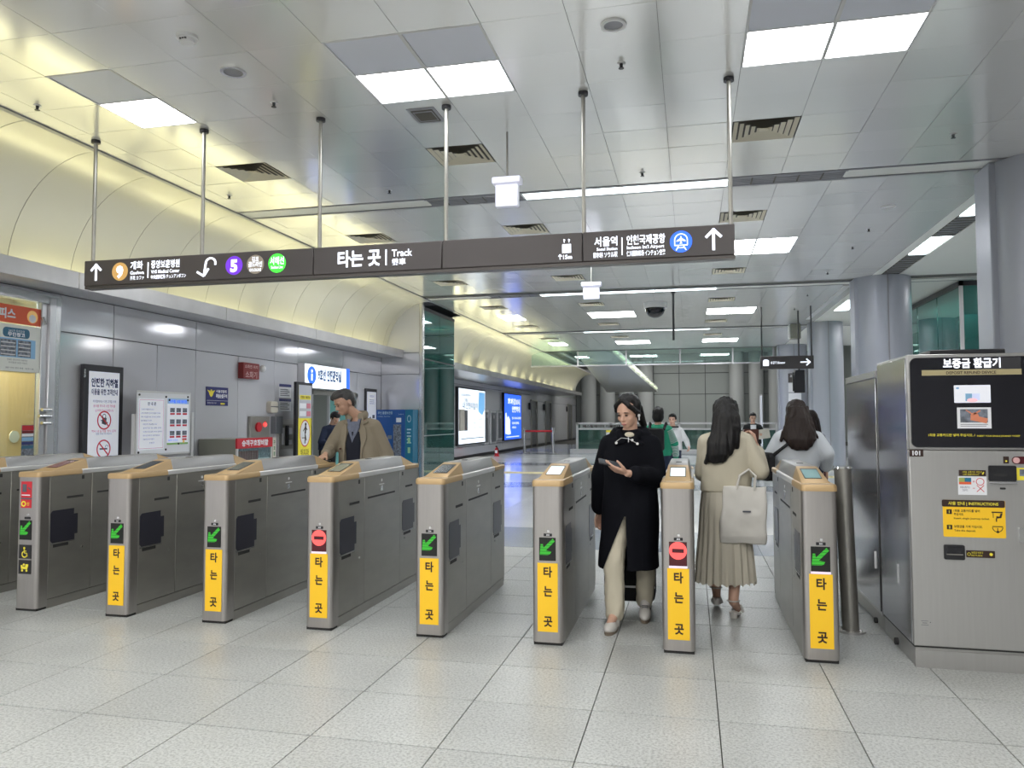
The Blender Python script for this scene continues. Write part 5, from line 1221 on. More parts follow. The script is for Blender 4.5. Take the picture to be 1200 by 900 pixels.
for q, (z0, z1) in enumerate(((1.84, 2.08), (1.60, 1.82))):
    t = T0('paper_notice', ['upper small white notice with dark heading above the intercom', 'lower small white notice with dark heading above the intercom'][q], 'notice', 12.5)
    B().fbox(fw0, -0.21, z0, 0.21, z1, 0, 0.006).build('sheet', M['white'], t); B().fbox(fw0, -0.21, z1 - 0.05, 0.21, z1, 0.006, 0.008).build('heading', M['navy'], t)
    bb = B()
    for k_ in range(4): bb.fbox(fw0, -0.17, z0 + 0.03 + k_ * 0.035, 0.15 - 0.06 * (k_ % 2), z0 + 0.042 + k_ * 0.035, 0.006, 0.007)
    bb.build('text_lines', M['ink_grey'], t)
# office sign (light box) and opening: door_5
t = T0('office_sign', 'white lit sign box with blue information disc over the office opening', 'sign', 0, 0.0)
B().fbox(fw0, 12.95, 2.03, 14.86, 2.50, 0, 0.14).build('case', M['alu'], t, bevel=0.006); B().fbox(fw0, 12.97, 2.045, 14.70, 2.485, 0.14, 0.145).build('face', M['ad_white'], t); B().fbox(fw0, 14.72, 2.03, 14.86, 2.50, 0.14, 0.146).build('blue_edge', M['c_blue'], t)
B().disc(fw0, 13.22, 2.28, 0.17, 0.145, 0.148, 28).build('info_disc', M['c_blue'], t)
bb = B(); bb.fbox(fw0, 13.195, 2.18, 13.245, 2.31, 0.148, 0.15); bb.disc(fw0, 13.22, 2.36, 0.03, 0.148, 0.15, 14); bb.build('info_letter', M['glow'], t)
bb = B(); bb.text(fw0, 13.47, 2.22, h=0.17, body='9호선 안전관리실', d=0.146, w=1.0, bold=0.05); bb.text(fw0, 13.48, 2.12, h=0.035, body='Line 9 Safety Management Office', d=0.146, w=0.66); bb.build('lettering', mat('lit_blue_ink', (0.02, 0.10, 0.30), 0.5), t, smooth=False); lbi = bpy.data.materials['lit_blue_ink']; B().text(fw0, 14.42, 2.41, h=0.04, body='9호선', d=0.146, w=0.2).build('lettering', lbi, t, smooth=False); B().text(fw0, 14.42, 2.07, h=0.03, body='안내 센터', d=0.146, w=0.22).build('lettering', lbi, t, smooth=False)
d5 = tag(B().box(-7.2, 13.45, 0, -7.08, 13.53, 2.02).build('door_5', M['alu']), kind='structure')
B().box(-7.2, 15.47, 0, -7.08, 15.55, 2.02).build('door_frame', M['alu'], d5); B().box(-7.2, 13.45, 1.93, -7.08, 15.55, 2.02).build('door_frame', M['steel_dark'], d5)
B().box(-7.15, 14.3, 0.02, -7.14, 15.47, 1.93).build('glass_pane', mat('mint_glass', (0.16, 0.40, 0.37), 0.12), d5); B().box(-7.16, 14.26, 0, -7.12, 14.32, 1.93).build('door_stile', M['alu'], d5)
B().box(-7.75, 13.5, 0.0, -7.7, 14.3, 1.93).build('inner_panel', mat('mint_panel', (0.20, 0.46, 0.42), 0.4), d5)
t = T0('door_notice', 'white notice sheet on the mint glass office door behind the coat man', 'notice', 14.45, 0.0)
B().box(-0.035, -0.13, 1.05, -0.03, 0.33, 1.45).build('sheet', M['white'], t)
bb = B(); fz = YZ((-0.0295, 0, 0))
for q in range(3): bb.fbox(fz, -0.06, 1.36 - q * 0.11, 0.26, 1.385 - q * 0.11, 0, 0.001)
bb.build('text_lines', M['ink_grey'], t)
# yellow banner stand
t = thing('yellow_banner', 'yellow and grey banner stand with a round walking symbol in front of the office', 'banner stand', (WX + 0.35, 12.55, 0))
fy = YZ((0.02, 0, 0))
B().box(-0.04, -0.30, 0, 0.02, 0.28, 2.11).build('frame', M['dark_frame'], t, bevel=0.006); B().fbox(fy, -0.235, 0.05, 0.235, 2.06, 0, 0.004).build('sheet', M['yellow2'], t); B().fbox(fy, -0.235, 1.47, 0.235, 2.06, 0.004, 0.006).build('grey_field', mat('pale_grey_print', (0.50, 0.51, 0.56), 0.5), t)
B().fbox(fy, -0.20, 1.80, 0.20, 1.88, 0.006, 0.007).build('yellow_label', M['yellow2'], t)
bb = B(); bb.text(fy, 0, 1.82, h=0.04, body='안전문 개폐주의', al='C', w=0.34, d=0.008, bold=0.02); bb.text(fy, 0, 0.62 + 0.19, h=0.10, body='뛰지마', al='C', w=0.30, d=0.005, bold=0.0); bb.text(fy, 0.07, 0.66, h=0.06, body='세요', al='C', w=0.14, d=0.005); bb.build('lettering', M['ink'], t, smooth=False)
for z in (1.69, 1.55): B().fbox(fy, 0.05, z - 0.045, 0.20, z + 0.045, 0.006, 0.007).build('red_label', mat('rose_print', (0.65, 0.22, 0.28), 0.5), t); B().fbox(fy, -0.20, z - 0.045, 0.03, z + 0.045, 0.006, 0.0068).build('pale_label', M['white'], t)
bb = B(); bb.disc(fy, 0, 1.20, 0.185, 0.004, 0.006, 28, 0.24); bb.build('oval', M['white'], t); B().ring(fy, 0, 1.20, 0.170, 0.185, 0.006, 0.007, 28, sy=1.3).build('oval_edge', M['ink_red'], t)
bb = B(); bb.disc(fy, 0.02, 1.36, 0.03, 0.006, 0.008, 12); bb.bar(fy, 0.02, 1.33, 0.01, 1.20, 0.05, 0.006, 0.008); bb.bar(fy, 0.01, 1.21, 0.0, 1.02, 0.03, 0.006, 0.008); bb.bar(fy, 0.0, 1.21, 0.05, 1.07, 0.022, 0.006, 0.008); bb.bar(fy, 0.01, 1.31, -0.07, 1.24, 0.018, 0.006, 0.008); bb.bar(fy, 0.02, 1.31, 0.08, 1.26, 0.018, 0.006, 0.008); bb.bar(fy, -0.11, 1.12, -0.01, 1.12, 0.012, 0.006, 0.008); bb.build('walking_figure', M['ink'], t)
B().disc(fy, -0.10, 0.70, 0.06, 0.004, 0.006, 16).build('pink_mark', mat('pink_print', (0.8, 0.3, 0.4), 0.5), t)
B().box(-0.18, -0.3, 0, 0.2, 0.28, 0.03).build('foot', M['dark_frame'], t)
# black framed small notice near the corner
t = T0('framed_notice', 'tall black framed white notice beside the blue machine in the corner', 'notice', 16.25, 0.0)
B().fbox(fw0, -0.31, 1.30, 0.31, 2.14, 0, 0.04).build('frame', M['dark_frame'], t, bevel=0.004); B().fbox(fw0, -0.25, 1.36, 0.25, 2.07, 0.04, 0.045).build('sheet', M['white_glow'], t)
bb = B(); bb.text(fw0, 0, 1.95, h=0.04, body='이용안내', al='C', w=0.24, d=0.046)
for q in range(3): bb.fbox(fw0, -0.12, 1.88 - q * 0.04, 0.14, 1.89 - q * 0.04, 0.045, 0.046)
bb.fbox(fw0, 0.04, 1.47, 0.17, 1.55, 0.045, 0.047); bb.disc(fw0, -0.08, 1.47, 0.04, 0.045, 0.047, 10); bb.build('lettering', M['ink_grey'], t, smooth=False)
# blue vending machine against the return wall
t = thing('vending_machine', 'dark blue locker machine with a teal side band against the return wall', 'vending machine', (-6.70, 16.88, 0))
B().box(-0.35, -0.38, 0, 0.35, -0.02, 1.67).build('body', M['vending'], t, bevel=0.01); B().box(0.355, -0.38, 0, 0.54, -0.02, 1.67).build('side_band', M['vending2'], t, bevel=0.006)
fv_ = XZ((0, -0.38, 0)); bb = B(); bb.text(fv_, -0.31, 1.57, h=0.05, body='무인 물품보관함', w=0.36, d=0.002, bold=0.02); bb.text(fv_, -0.31, 1.50, h=0.03, body='Locker Service', w=0.30, d=0.002); bb.text(fv_, 0.19, 1.55, h=0.025, body='24H', w=0.12, d=0.002)
for q in range(5): bb.fbox(fv_, 0.40, 1.20 - q * 0.075, 0.50 - 0.02 * (q % 2), 1.23 - q * 0.075, 0, 0.002)
bb.ring(fv_, 0.45, 1.46, 0.035, 0.045, 0, 0.002, 16, sy=1.8); bb.build('lettering', mat('pale_teal_print', (0.45, 0.62, 0.70), 0.5), t, smooth=False)
B().fbox(fv_, 0.07, 0.5, 0.26, 1.33, 0, 0.01).build('locker_window', M['photo_grey'], t); B().fbox(fv_, 0.14, 1.38, 0.26, 1.48, 0, 0.006).build('white_label', M['white'], t); B().fbox(fv_, -0.06, 1.0, 0.03, 1.08, 0, 0.02).build('keypad', M['elevator'], t)
for z in (0.90, 0.68): B().fbox(fv_, 0.42, z, 0.48, z + 0.13, 0, 0.003).build('green_label', mat('lime_print', (0.35, 0.6, 0.35), 0.5), t)
# ------------------------------------------------------------------ far left wall
ff = YZ((FX, 0, 0)); f0 = YZ((0, 0, 0))
t = thing('poster_lightbox', 'tall white lit poster box with blue lettering on the far left wall', 'light box', (FX, 0, 0))
B().fbox(f0, 26.25, 0.50, 30.0, 2.62, 0, 0.10).build('case', M['dark_frame'], t); B().fbox(f0, 26.35, 0.55, 29.92, 2.57, 0.10, 0.11).build('face', M['ad_white'], t)
B().prism(f0, [(28.9, 1.75), (29.5, 1.60), (29.85, 1.85), (29.85, 2.50), (29.0, 2.50)], 0.11, 0.112).build('picture', M['ad_cyan'], t)
adk = mat('ad_ink', (0.08, 0.28, 0.45), 0.5)
def line(f, t, m, x, z, h, s_, w_, al='L', bold=0.02, d=0.112): B().text(f, x, z, h=h, body=s_, w=w_, d=d, bold=bold, al=al).build('lettering', m, t, smooth=False)
line(f0, t, adk, 26.8, 1.85, 0.20, '내 안전지킴이', 2.0); line(f0, t, adk, 27.0, 2.10, 0.10, '도시철도', 0.5); line(f0, t, adk, 26.6, 2.30, 0.07, '고객과 함께하는', 1.3)
for r_ in range(4):
    for c_ in range(3): line(f0, t, adk, 27.3 + c_ * 0.85, 1.42 - r_ * 0.16, 0.06, ['비상벨', '소화기', '승강장'][c_], 0.5, bold=0)
B().fbox(f0, 26.6, 0.72, 29.7, 0.75, 0.11, 0.112).build('rule', adk, t)
t = thing('poster_lightbox', 'bright blue lit poster box with white lettering on the far left wall', 'light box', (FX, 0, 0))
B().fbox(f0, 33.2, 0.48, 36.75, 2.64, 0, 0.10).build('case', M['dark_frame'], t); B().fbox(f0, 33.3, 0.53, 36.65, 2.59, 0.10, 0.11).build('face', M['ad_blue'], t)
aw = M['ad_white']
line(f0, t, aw, 36.4, 2.15, 0.22, '화재경보시', 2.5, 'R', 0.04); line(f0, t, aw, 36.4, 1.80, 0.22, '안전하게', 1.7, 'R', 0.04)
for q, (z, w_) in enumerate(((1.45, 1.9), (1.22, 1.5), (1.02, 0.9))): line(f0, t, aw, 34.7, z, 0.09, ['전국 어디서나 편리한', '지금 바로 신청하세요', '서비스'][q], w_, 'L', 0.03)
B().fbox(f0, 33.6, 0.62, 36.2, 0.66, 0.11, 0.112).build('rule', aw, t)
B().prism(f0, [(33.4, 0.8), (33.9, 0.75), (34.2, 0.75), (34.5, 0.78), (34.3, 1.05), (34.35, 1.4), (34.0, 1.6), (33.75, 1.5), (33.6, 1.75), (33.4, 1.7)], 0.11, 0.112).build('picture', aw, t)
for q, (y0, y1, z0, z1, lab) in enumerate(((30.08, 30.70, 0.42, 1.82, 'first tall grey service panel right of the white poster box'), (31.05, 31.95, 0.42, 1.80, 'second tall grey service panel between the two poster boxes'), (32.25, 33.02, 0.55, 1.80, 'third tall grey service panel next to the blue poster box'))):
    t = thing('service_panel', lab, 'panel', (FX, 0, 0))
    B().fbox(f0, y0, z0, y1, z1, 0, 0.06).build('case', M['frame_white'], t, bevel=0.01); B().fbox(f0, y0 + 0.10, z0 + 0.08, y1 - 0.10, z1 - 0.08, 0.06, 0.07).build('door', M['elevator'], t); B().disc(f0, (y0 + y1) / 2, z1 - 0.25, 0.08, 0.07, 0.08, 14).build('dial', M['frame_white'], t)
t = thing('service_panel', 'beige and grey box in front of the white poster box', 'panel', (FX + 0.12, 0, 0))
B().fbox(f0, 26.3, 1.03, 26.85, 1.80, 0, 0.06).build('case', M['beige_box'], t, bevel=0.01); B().fbox(f0, 26.9, 1.03, 27.25, 1.78, 0, 0.05).build('grey_case', M['elevator'], t)
# barrier posts with red belt
t = thing('belt_barrier', 'two chrome posts joined by a red belt in front of the lifts', 'barrier', (-6.3, 32.0, 0))
for x in (-0.62, 0.62):
    p_ = B().tube((x, 0, 0.02), (x, 0, 1.0), 0.055, n=14).build('post', M['steel_bright'], t); B().tube((x, 0, 0), (x, 0, 0.02), 0.19, n=18).build('base', M['steel'], t); B().tube((x, 0, 1.0), (x, 0, 1.08), 0.065, n=14).build('post_head', M['chrome'], t)
B().box(-0.57, -0.012, 0.90, 0.57, 0.012, 0.98).build('belt', M['red'], t); B().box(-0.57, -0.02, 0.03, 0.57, 0.02, 0.06).build('floor_bar', M['steel'], t)
# fire extinguisher on the floor by the wall
t = thing('fire_extinguisher', 'red fire extinguisher standing on the floor by the far left wall', 'fire extinguisher', (-7.45, 29.3, 0))
B().loft([(0, 0, 0.02, 0.13, 0.13), (0, 0, 0.45, 0.13, 0.13), (0, 0, 0.53, 0.05, 0.05), (0, 0, 0.58, 0.04, 0.04)], n=16).build('tank', M['red'], t); B().box(-0.04, -0.15, 0.58, 0.04, 0.06, 0.66).build('valve', M['black'], t); B().path([(0.03, -0.1, 0.6), (0.14, -0.12, 0.45), (0.16, -0.08, 0.25)], 0.022, 8).build('hose', M['black'], t); B().loft([(0, 0, 0, 0.18, 0.18), (0, 0, 0.04, 0.18, 0.18)], n=16).build('stand', M['red'], t); B().box(-0.08, -0.135, 0.2, 0.08, -0.12, 0.38).build('label', M['white'], t)
t.scale = (0.62, 0.62, 0.62)
# ------------------------------------------------------------------ railing round the stair well
t = thing('stair_railing', 'glass railing with white rails round the stair well at the far end', 'railing', (-4.8, 33.0, 0))
L_ = 8.2
xs_ = [0, 1.45, 2.9, 4.3, 5.7, 7.1, 8.2]
for x in xs_: B().box(x - 0.05, -0.05, 0, x + 0.05, 0.05, 1.27).build('post', M['frame_white'], t)
for a, b_ in zip(xs_[:-1], xs_[1:]): B().box(a + 0.06, -0.01, 0.18, b_ - 0.06, 0.01, 0.98).build('glass_pane', M['green_glass'], t)
B().box(-0.05, -0.05, 1.22, L_, 0.05, 1.30).build('top_rail', M['frame_white'], t); B().box(0, -0.04, 0.99, L_, 0.04, 1.06).build('middle_rail', M['frame_white'], t); B().box(-0.3, -0.2, 0, L_, 0.15, 0.16).build('kerb', M['frame_white'], t)
bb = B(); bb.text(XZ((0, -0.06, 0)), 0.25, 1.09, h=0.09, body='에스컬레이터 이용안내', w=1.6, bold=0.03); B().box(0.15, -0.05, 1.07, 2.2, -0.03, 1.21).build('name_strip', M['far_wall'], t); bb.build('lettering', M['ink'], t, smooth=False)
B().box(0.0, 0.02, 0.0, 0.1, 9.0, 1.27).build('side_rail', M['green_glass'], t)
B().box(1.25, -0.07, 0.55, 2.0, -0.05, 0.95).build('notice', M['white'], t); B().box(1.25, -0.08, 0.88, 2.0, -0.07, 0.97).build('notice_head', M['yellow2'], t); B().box(1.35, -0.08, 0.62, 1.85, -0.07, 0.82).build('notice_picture', mat('lavender_print', (0.5, 0.5, 0.75), 0.5), t)
# glass smoke curtain under the ceiling edge
t = thing('smoke_curtain', 'pale teal glass smoke curtain hanging from the far ceiling edge', 'glass screen', (0, 30.9, 0))
xs_ = [-6.4, -4.45, -2.5, -0.4, 1.6, 3.1]
for a, b_ in zip(xs_[:-1], xs_[1:]):
    B().box(a + 0.03, -0.012, 3.63, b_ - 0.03, 0.012, 4.18).build('glass_pane', M['pale_glass'], t); B().box(b_ - 0.03, -0.02, 3.6, b_ + 0.03, 0.02, 4.2).build('mullion', M['alu'], t)
B().box(-6.4, -0.03, 3.58, 3.1, 0.03, 3.63).build('bottom_rail', M['alu'], t)
# teal glass room between the right-hand columns
t = thing('glass_room', 'dark teal glass walled room high behind the columns on the right', 'glass room', (5.27, 16.85, 0))
for a in range(3):
    for z0, z1 in ((0.1, 2.2), (2.23, HC - 0.12)): B().box(-0.01, a * 1.5 + 0.03, z0, 0.01, a * 1.5 + 1.47, z1).build('glass_pane', M['teal_glass'], t); 
for a in range(2):
    for z0, z1 in ((0.1, 2.2), (2.23, HC - 0.12)): B().box(a * 1.9 + 0.03, -0.01, z0, a * 1.9 + 1.87, 0.01, z1).build('glass_pane', M['teal_glass'], t)
B().box(-0.03, -0.03, 0, 0.03, 0.03, HC - 0.1).build('corner_post', M['alu'], t); B().box(-0.04, -0.04, HC - 0.12, 0.04, 4.6, HC - 0.02).build('head_frame', M['dark_frame'], t); B().box(-0.04, -0.04, HC - 0.12, 3.9, 0.04, HC - 0.02).build('head_frame', M['dark_frame'], t)
B().box(1.5, 0.4, 0, 3.7, 4.2, 0.02).build('floor_mat', M['dark_frame'], t); B().box(3.6, 0.1, 0, 3.7, 4.5, HC - 0.15).build('rear_partition', mat('dark_teal_wall', (0.06, 0.14, 0.14), 0.4), t); B().box(0.05, 4.45, 0, 3.7, 4.5, HC - 0.15).build('rear_partition', bpy.data.materials['dark_teal_wall'], t)
area('glass_room_lamp', (7.0, 19.0, 4.1), 1.0, 1.0, 14)
# ------------------------------------------------------------------ people
_tmp = bpy.data.scenes.new('workbench'); _jobs = []; cut_front = set()
def solid(b, name, voxel, smooth=4, fold=0.0, fscale=(7, 7, 3), seed=0.0, dec=None):
    """one continuous skin over all the overlapping shapes in b"""
    me = b.mesh('x', smooth=False, fix=False)
    bm = bmesh.new(); bm.from_mesh(me); bmesh.ops.recalc_face_normals(bm, faces=bm.faces); bm.to_mesh(me); bm.free()
    o = bpy.data.objects.new('x', me); _tmp.collection.objects.link(o)
    r = o.modifiers.new('r', 'REMESH'); r.mode = 'VOXEL'; r.voxel_size = voxel; r.adaptivity = 0
    s_ = o.modifiers.new('s', 'SMOOTH'); s_.factor = 0.5; s_.iterations = smooth
    if dec: d_ = o.modifiers.new('d', 'DECIMATE'); d_.ratio = dec
    out = bpy.data.meshes.new(name); _jobs.append((o, out, fold, fscale, seed))
    return out
def finish_solids():
    vl = _tmp.view_layers[0]; vl.update(); dg = vl.depsgraph
    owner = {ob.data.name: ob for ob in COL.objects if ob.type == 'MESH'}
    for o, ph_, fold, fscale, seed in _jobs:
        me = bpy.data.meshes.new_from_object(o.evaluated_get(dg))
        if fold:
            co_ = [v.co.copy() for v in me.vertices]; no_ = [v.normal.copy() for v in me.vertices]; fl_ = []
            for p, nv in zip(co_, no_):
                q = Vector((p.x * fscale[0] + seed, p.y * fscale[1], p.z * fscale[2] + seed * 2))
                p = p + nv * (fold * (noise.noise(q) + 0.5 * noise.noise(q * 2.3))); fl_.extend((p.x, p.y, p.z))
            me.vertices.foreach_set('co', fl_)
        if ph_.name in cut_front:
            bm = bmesh.new(); bm.from_mesh(me)
            def inside(c):
                if c.z > 0.77 or c.y > 0.02: return c.z < 0.395
                u = (0.77 - c.z) / 0.37
                return -0.150 * u - 0.004 < c.x < 0.008 + 0.012 * u or c.z < 0.395
            for p_, n_ in (((0.008, 0, 0.77), (0.37, 0, 0.012)), ((-0.004, 0, 0.77), (0.37, 0, -0.150)), ((0, 0, 0.395), (0, 0, 1))):
                bmesh.ops.bisect_plane(bm, geom=list(bm.verts) + list(bm.edges) + list(bm.faces), plane_co=p_, plane_no=n_, dist=1e-5)
            bmesh.ops.delete(bm, geom=[f for f in bm.faces if inside(f.calc_center_median())], context='FACES'); bm.to_mesh(me); bm.free()
        me.polygons.foreach_set('use_smooth', [True] * len(me.polygons)); me.update()
        ob = owner[ph_.name]; me.materials.append(ph_.materials[0]); nm = ph_.name; ob.data = me; me.name = nm
def V(*a): return Vector(a)
def head_shapes(b, T):
    rot = T.to_3x3(); P = lambda x, y, z: T @ Vector((x, y, z))
    b.ell(P(0, 0.0, 0.118), (0.072, 0.091, 0.094), rot, 20, 14)
    b.ell(P(0, -0.035, 0.062), (0.056, 0.055, 0.072), rot, 18, 12)
    b.ell(P(0, -0.060, 0.014), (0.030, 0.028, 0.022), rot, 14, 9)
    for s in (-1, 1):
        b.ell(P(s * 0.034, -0.058, 0.064), (0.024, 0.024, 0.024), rot, 12, 8)      # cheeks
        b.ell(P(s * 0.073, 0.012, 0.082), (0.008, 0.019, 0.030), rot, 10, 8)       # ears
        b.ell(P(s * 0.030, -0.076, 0.113), (0.020, 0.016, 0.008), rot, 10, 7)      # brow
    b.cap(P(0, -0.086, 0.098), P(0, -0.104, 0.066), 0.007, 0.0115, 10); 
    for s in (-1, 1): b.ell(P(s * 0.010, -0.095, 0.062), 0.0085, rot, 8, 6)
    b.ell(P(0, -0.086, 0.030), (0.022, 0.012, 0.010), rot, 12, 7)
def face_parts(t, T, hairm):
    rot = T.to_3x3(); P = lambda x, y, z: T @ Vector((x, y, z))
    for s in (-1, 1):
        B().ell(P(s * 0.030, -0.0885, 0.093), (0.0125, 0.006, 0.0050), rot, 12, 8).build('eye', M['eye'], t)
        B().ell(P(s * 0.031, -0.090, 0.114), (0.017, 0.005, 0.0032), rot, 12, 8).build('eyebrow', hairm, t)
    B().ell(P(0, -0.0955, 0.030), (0.019, 0.006, 0.0062), rot, 14, 8).build('lips', M['lips'], t)
def hand(b, wrist, d, pn, th, curl=(20, 30, 20), s=1.0, spread=0.019):
    """d: where the hand points, pn: where the palm faces, th: side the thumb is on"""
    w = Vector(wrist); d = Vector(d).normalized(); pn = Vector(pn); pn = (pn - d * pn.dot(d)).normalized()
    th = Vector(th); th = (th - d * th.dot(d) - pn * th.dot(pn)).normalized()
    offs = (1.45, 0.5, -0.5, -1.4); lens = (0.94, 1.04, 0.98, 0.78); base = (0.083, 0.088, 0.084, 0.075)
    for i in range(4):
        bp = w + d * base[i] * s + th * offs[i] * spread * s
        b.cap(w + th * offs[i] * 0.010 * s, bp, 0.0125 * s, 0.0108 * s, 8)
        p = bp; a = 0
        for sg, (ln, r0, r1) in enumerate(((0.040, 0.0092, 0.0085), (0.026, 0.0085, 0.0078), (0.021, 0.0078, 0.0065))):
            a += R(curl[sg] + 3 * i); dr = d * math.cos(a) + pn * math.sin(a)
            q = p + dr * ln * lens[i] * s; b.cap(p, q, r0 * s, r1 * s, 8); p = q
    p = w + d * 0.022 * s + th * 0.022 * s
    for ln, r, k in ((0.040, 0.0125, (0.75, 0.62, 0.25)), (0.033, 0.0100, (0.85, 0.32, 0.40)), (0.024, 0.0088, (0.88, 0.1, 0.45))):
        q = p + (d * k[0] + th * k[1] + pn * k[2]).normalized() * ln * s; b.cap(p, q, r * s, r * 0.92 * s, 8); p = q
def limb(b, pts, rs, n=12):
    for i in range(len(pts) - 1): b.cap(pts[i], pts[i + 1], rs[i], rs[i + 1], n)
def body(t, J, T, skin, voxel, hands=()):
    """a single continuous figure from the joints J"""
    b = B(); head_shapes(b, T)
    nk = T @ Vector((0, 0.012, 0.03))
    limb(b, [nk, J['neck']], [0.047, 0.053])
    limb(b, [J['neck'], J['chest'], J['waist'], J['pelvis']], [0.06, 0.115, 0.10, 0.115], 16)
    for s in 'LR':
        limb(b, [J['neck'] - Vector((0, 0, 0.03)), J['sh' + s]], [0.040, 0.040])
        limb(b, [J['sh' + s], J['el' + s], J['wr' + s]], [0.042, 0.036, 0.025])
        limb(b, [J['pelvis'], J['hip' + s]], [0.10, 0.085]); limb(b, [J['hip' + s], J['kn' + s], J['an' + s]], [0.078, 0.050, 0.036])
        limb(b, [J['an' + s], J['toe' + s]], [0.036, 0.026])
    for h in hands: hand(b, *h)
    me = solid(b, 'body', voxel, 3); return put(me, 'body', skin, t)
def hair_cap(b, T, k=1.0):
    rot = T.to_3x3(); P = lambda x, y, z: T @ Vector((x, y, z))
    b.ell(P(0, 0.024, 0.124), (0.083 * k, 0.092 * k, 0.097 * k), rot, 20, 14)
    b.ell(P(0, -0.016, 0.168), (0.072 * k, 0.072, 0.052 * k), rot, 18, 10)
def shoe(t, heel, toe, m, sole, h=0.075, wd=0.045, slope=0.0):
    h_, t_ = Vector(heel), Vector(toe); d = (t_ - h_); ln = d.length; d.normalize(); sd = d.cross(Vector((0, 0, 1))).normalized(); upv = sd.cross(d)
    b = B(); b.ell(h_ + d * ln * 0.22 + upv * 0.045, (wd * 0.9, ln * 0.24, 0.050), Matrix((sd, d, upv)).transposed(), 14, 10)
    b.ell(h_ + d * ln * 0.64 + upv * 0.036, (wd, ln * 0.40, 0.038), Matrix((sd, d, upv)).transposed(), 14, 10)
    b.cap(h_ + d * ln * 0.24 + upv * 0.05, h_ + d * ln * 0.22 + upv * (h + 0.02), wd * 0.85, wd * 0.8)
    o = put(solid(b, 'shoe', 0.006, 3), 'shoe', m, t)
    s_ = B(); n = 16; pts = [(wd * 0.98 * math.sin(2 * math.pi * i / n) * (0.85 + 0.15 * math.cos(2 * math.pi * i / n)), ln * 0.5 + ln * 0.53 * math.cos(2 * math.pi * i / n)) for i in range(n)]
    s_.prism(F(h_, sd, d), pts, -0.002, 0.022); s_.build('sole', sole, o, fix=True)
    lc = B()
    for q in range(3):
        c = h_ + d * ln * (0.50 + q * 0.08) + upv * (0.076 - q * 0.004); lc.cap(c - sd * 0.018, c + sd * 0.018, 0.0035, n=6)
    lc.build('laces', M['ink_grey'], o)
    return o
def joints(h=1.65, lean=0.0):
    k = h / 1.65; J = {}
    J['neck'] = V(0, 0.02 - lean, 1.37) * k; J['chest'] = V(0, 0.015 - lean * 0.6, 1.22) * k; J['waist'] = V(0, 0.01, 1.03) * k; J['pelvis'] = V(0, 0.01, 0.90) * k
    for s, q in (('L', 1), ('R', -1)):
        J['sh' + s] = V(q * 0.155, 0.02 - lean, 1.285) * k; J['el' + s] = V(q * 0.22, 0.05, 1.05) * k; J['wr' + s] = V(q * 0.23, 0.0, 0.82) * k
        J['hip' + s] = V(q * 0.085, 0.01, 0.86) * k; J['kn' + s] = V(q * 0.09, 0.0, 0.47) * k; J['an' + s] = V(q * 0.09, 0.03, 0.09) * k; J['toe' + s] = V(q * 0.10, -0.10, 0.035) * k
    return J
def headT(J, yaw=0, pitch=0, roll=0, off=(0, -0.02, 0.05), s=1.0):
    """canonical head looks to -Y; yaw>0 turns to +X, pitch>0 looks down"""
    p = J['neck'] + Vector(off)
    return Matrix.Translation(p) @ Matrix.Rotation(R(yaw), 4, 'Z') @ Matrix.Rotation(R(pitch), 4, 'X') @ Matrix.Rotation(R(roll), 4, 'Y') @ Matrix.Scale(s, 4)
def garment(t, name, m, rings, sleeves=(), voxel=0.009, fold=0.006, seed=0.0, fscale=(7, 7, 3), smooth=4, p=2.3, extra=None):
    b = B()
    if rings: b.loft(rings, n=36, p=p)
    for pts, rs in sleeves:
        limb(b, pts, rs, 14)
        if rings and not name.startswith('trous'):
            a_ = Vector(pts[0]); c0 = Vector((rings[0][0], rings[0][1], max(q[2] for q in rings) - 0.02))
            limb(b, [c0.lerp(a_, 0.28), a_], [0.052, rs[0]], 14)
    if extra: extra(b)
    return put(solid(b, name, voxel, smooth, fold, fscale, seed), name, m, t)
def strands(t, name, m, b, voxel=0.007, fold=0.006, seed=1.0):
    return put(solid(b, name, voxel, 3, fold, (38, 38, 3), seed), name, m, t)
# ---- 1: woman in the long black coat, looking at her phone
t = thing('person', 'woman in long black coat and cream trousers walking and looking at a phone', 'person', (-0.455, 5.52, 0))
J = joints(1.62); c = V(0.03, 0, 0)
for k_ in ('neck', 'chest', 'waist', 'pelvis', 'shL', 'shR'): J[k_] = J[k_] + c
J['elL'] = V(0.215, -0.03, 1.03); J['wrL'] = V(0.03, -0.27, 1.075); J['elR'] = V(-0.185, 0.10, 1.03); J['wrR'] = V(-0.215, 0.20, 0.755)
J['hipL'] = V(0.11, 0.02, 0.85); J['knL'] = V(0.12, 0.10, 0.46); J['anL'] = V(0.11, 0.24, 0.11); J['toeL'] = V(0.115, 0.11, 0.045)
J['hipR'] = V(-0.05, 0.0, 0.85); J['knR'] = V(-0.075, -0.115, 0.46); J['anR'] = V(-0.075, -0.13, 0.10); J['toeR'] = V(-0.10, -0.26, 0.05)
T = headT(J, -24, 20, 0, (0.005, -0.025, 0.062), 1.0)
dL = V(-0.16, -0.06, 0.055)
body(t, J, T, M['skin'], 0.005, [(J['wrL'], dL, (-0.15, 0.35, 0.9), (-0.35, -0.9, 0.1), (8, 18, 16)), (J['wrR'], (0.0, 0.05, -1), (0.6, -0.6, 0), (-0.3, -1, 0), (30, 50, 40))])
face_parts(t, T, M['hair'])
b = B(); P = lambda x, y, z: T @ Vector((x, y, z)); rot = T.to_3x3()
b.ell(P(0, 0.026, 0.122), (0.083, 0.092, 0.098), rot, 20, 14); b.ell(P(0, 0.012, 0.170), (0.070, 0.074, 0.052), rot, 18, 10)
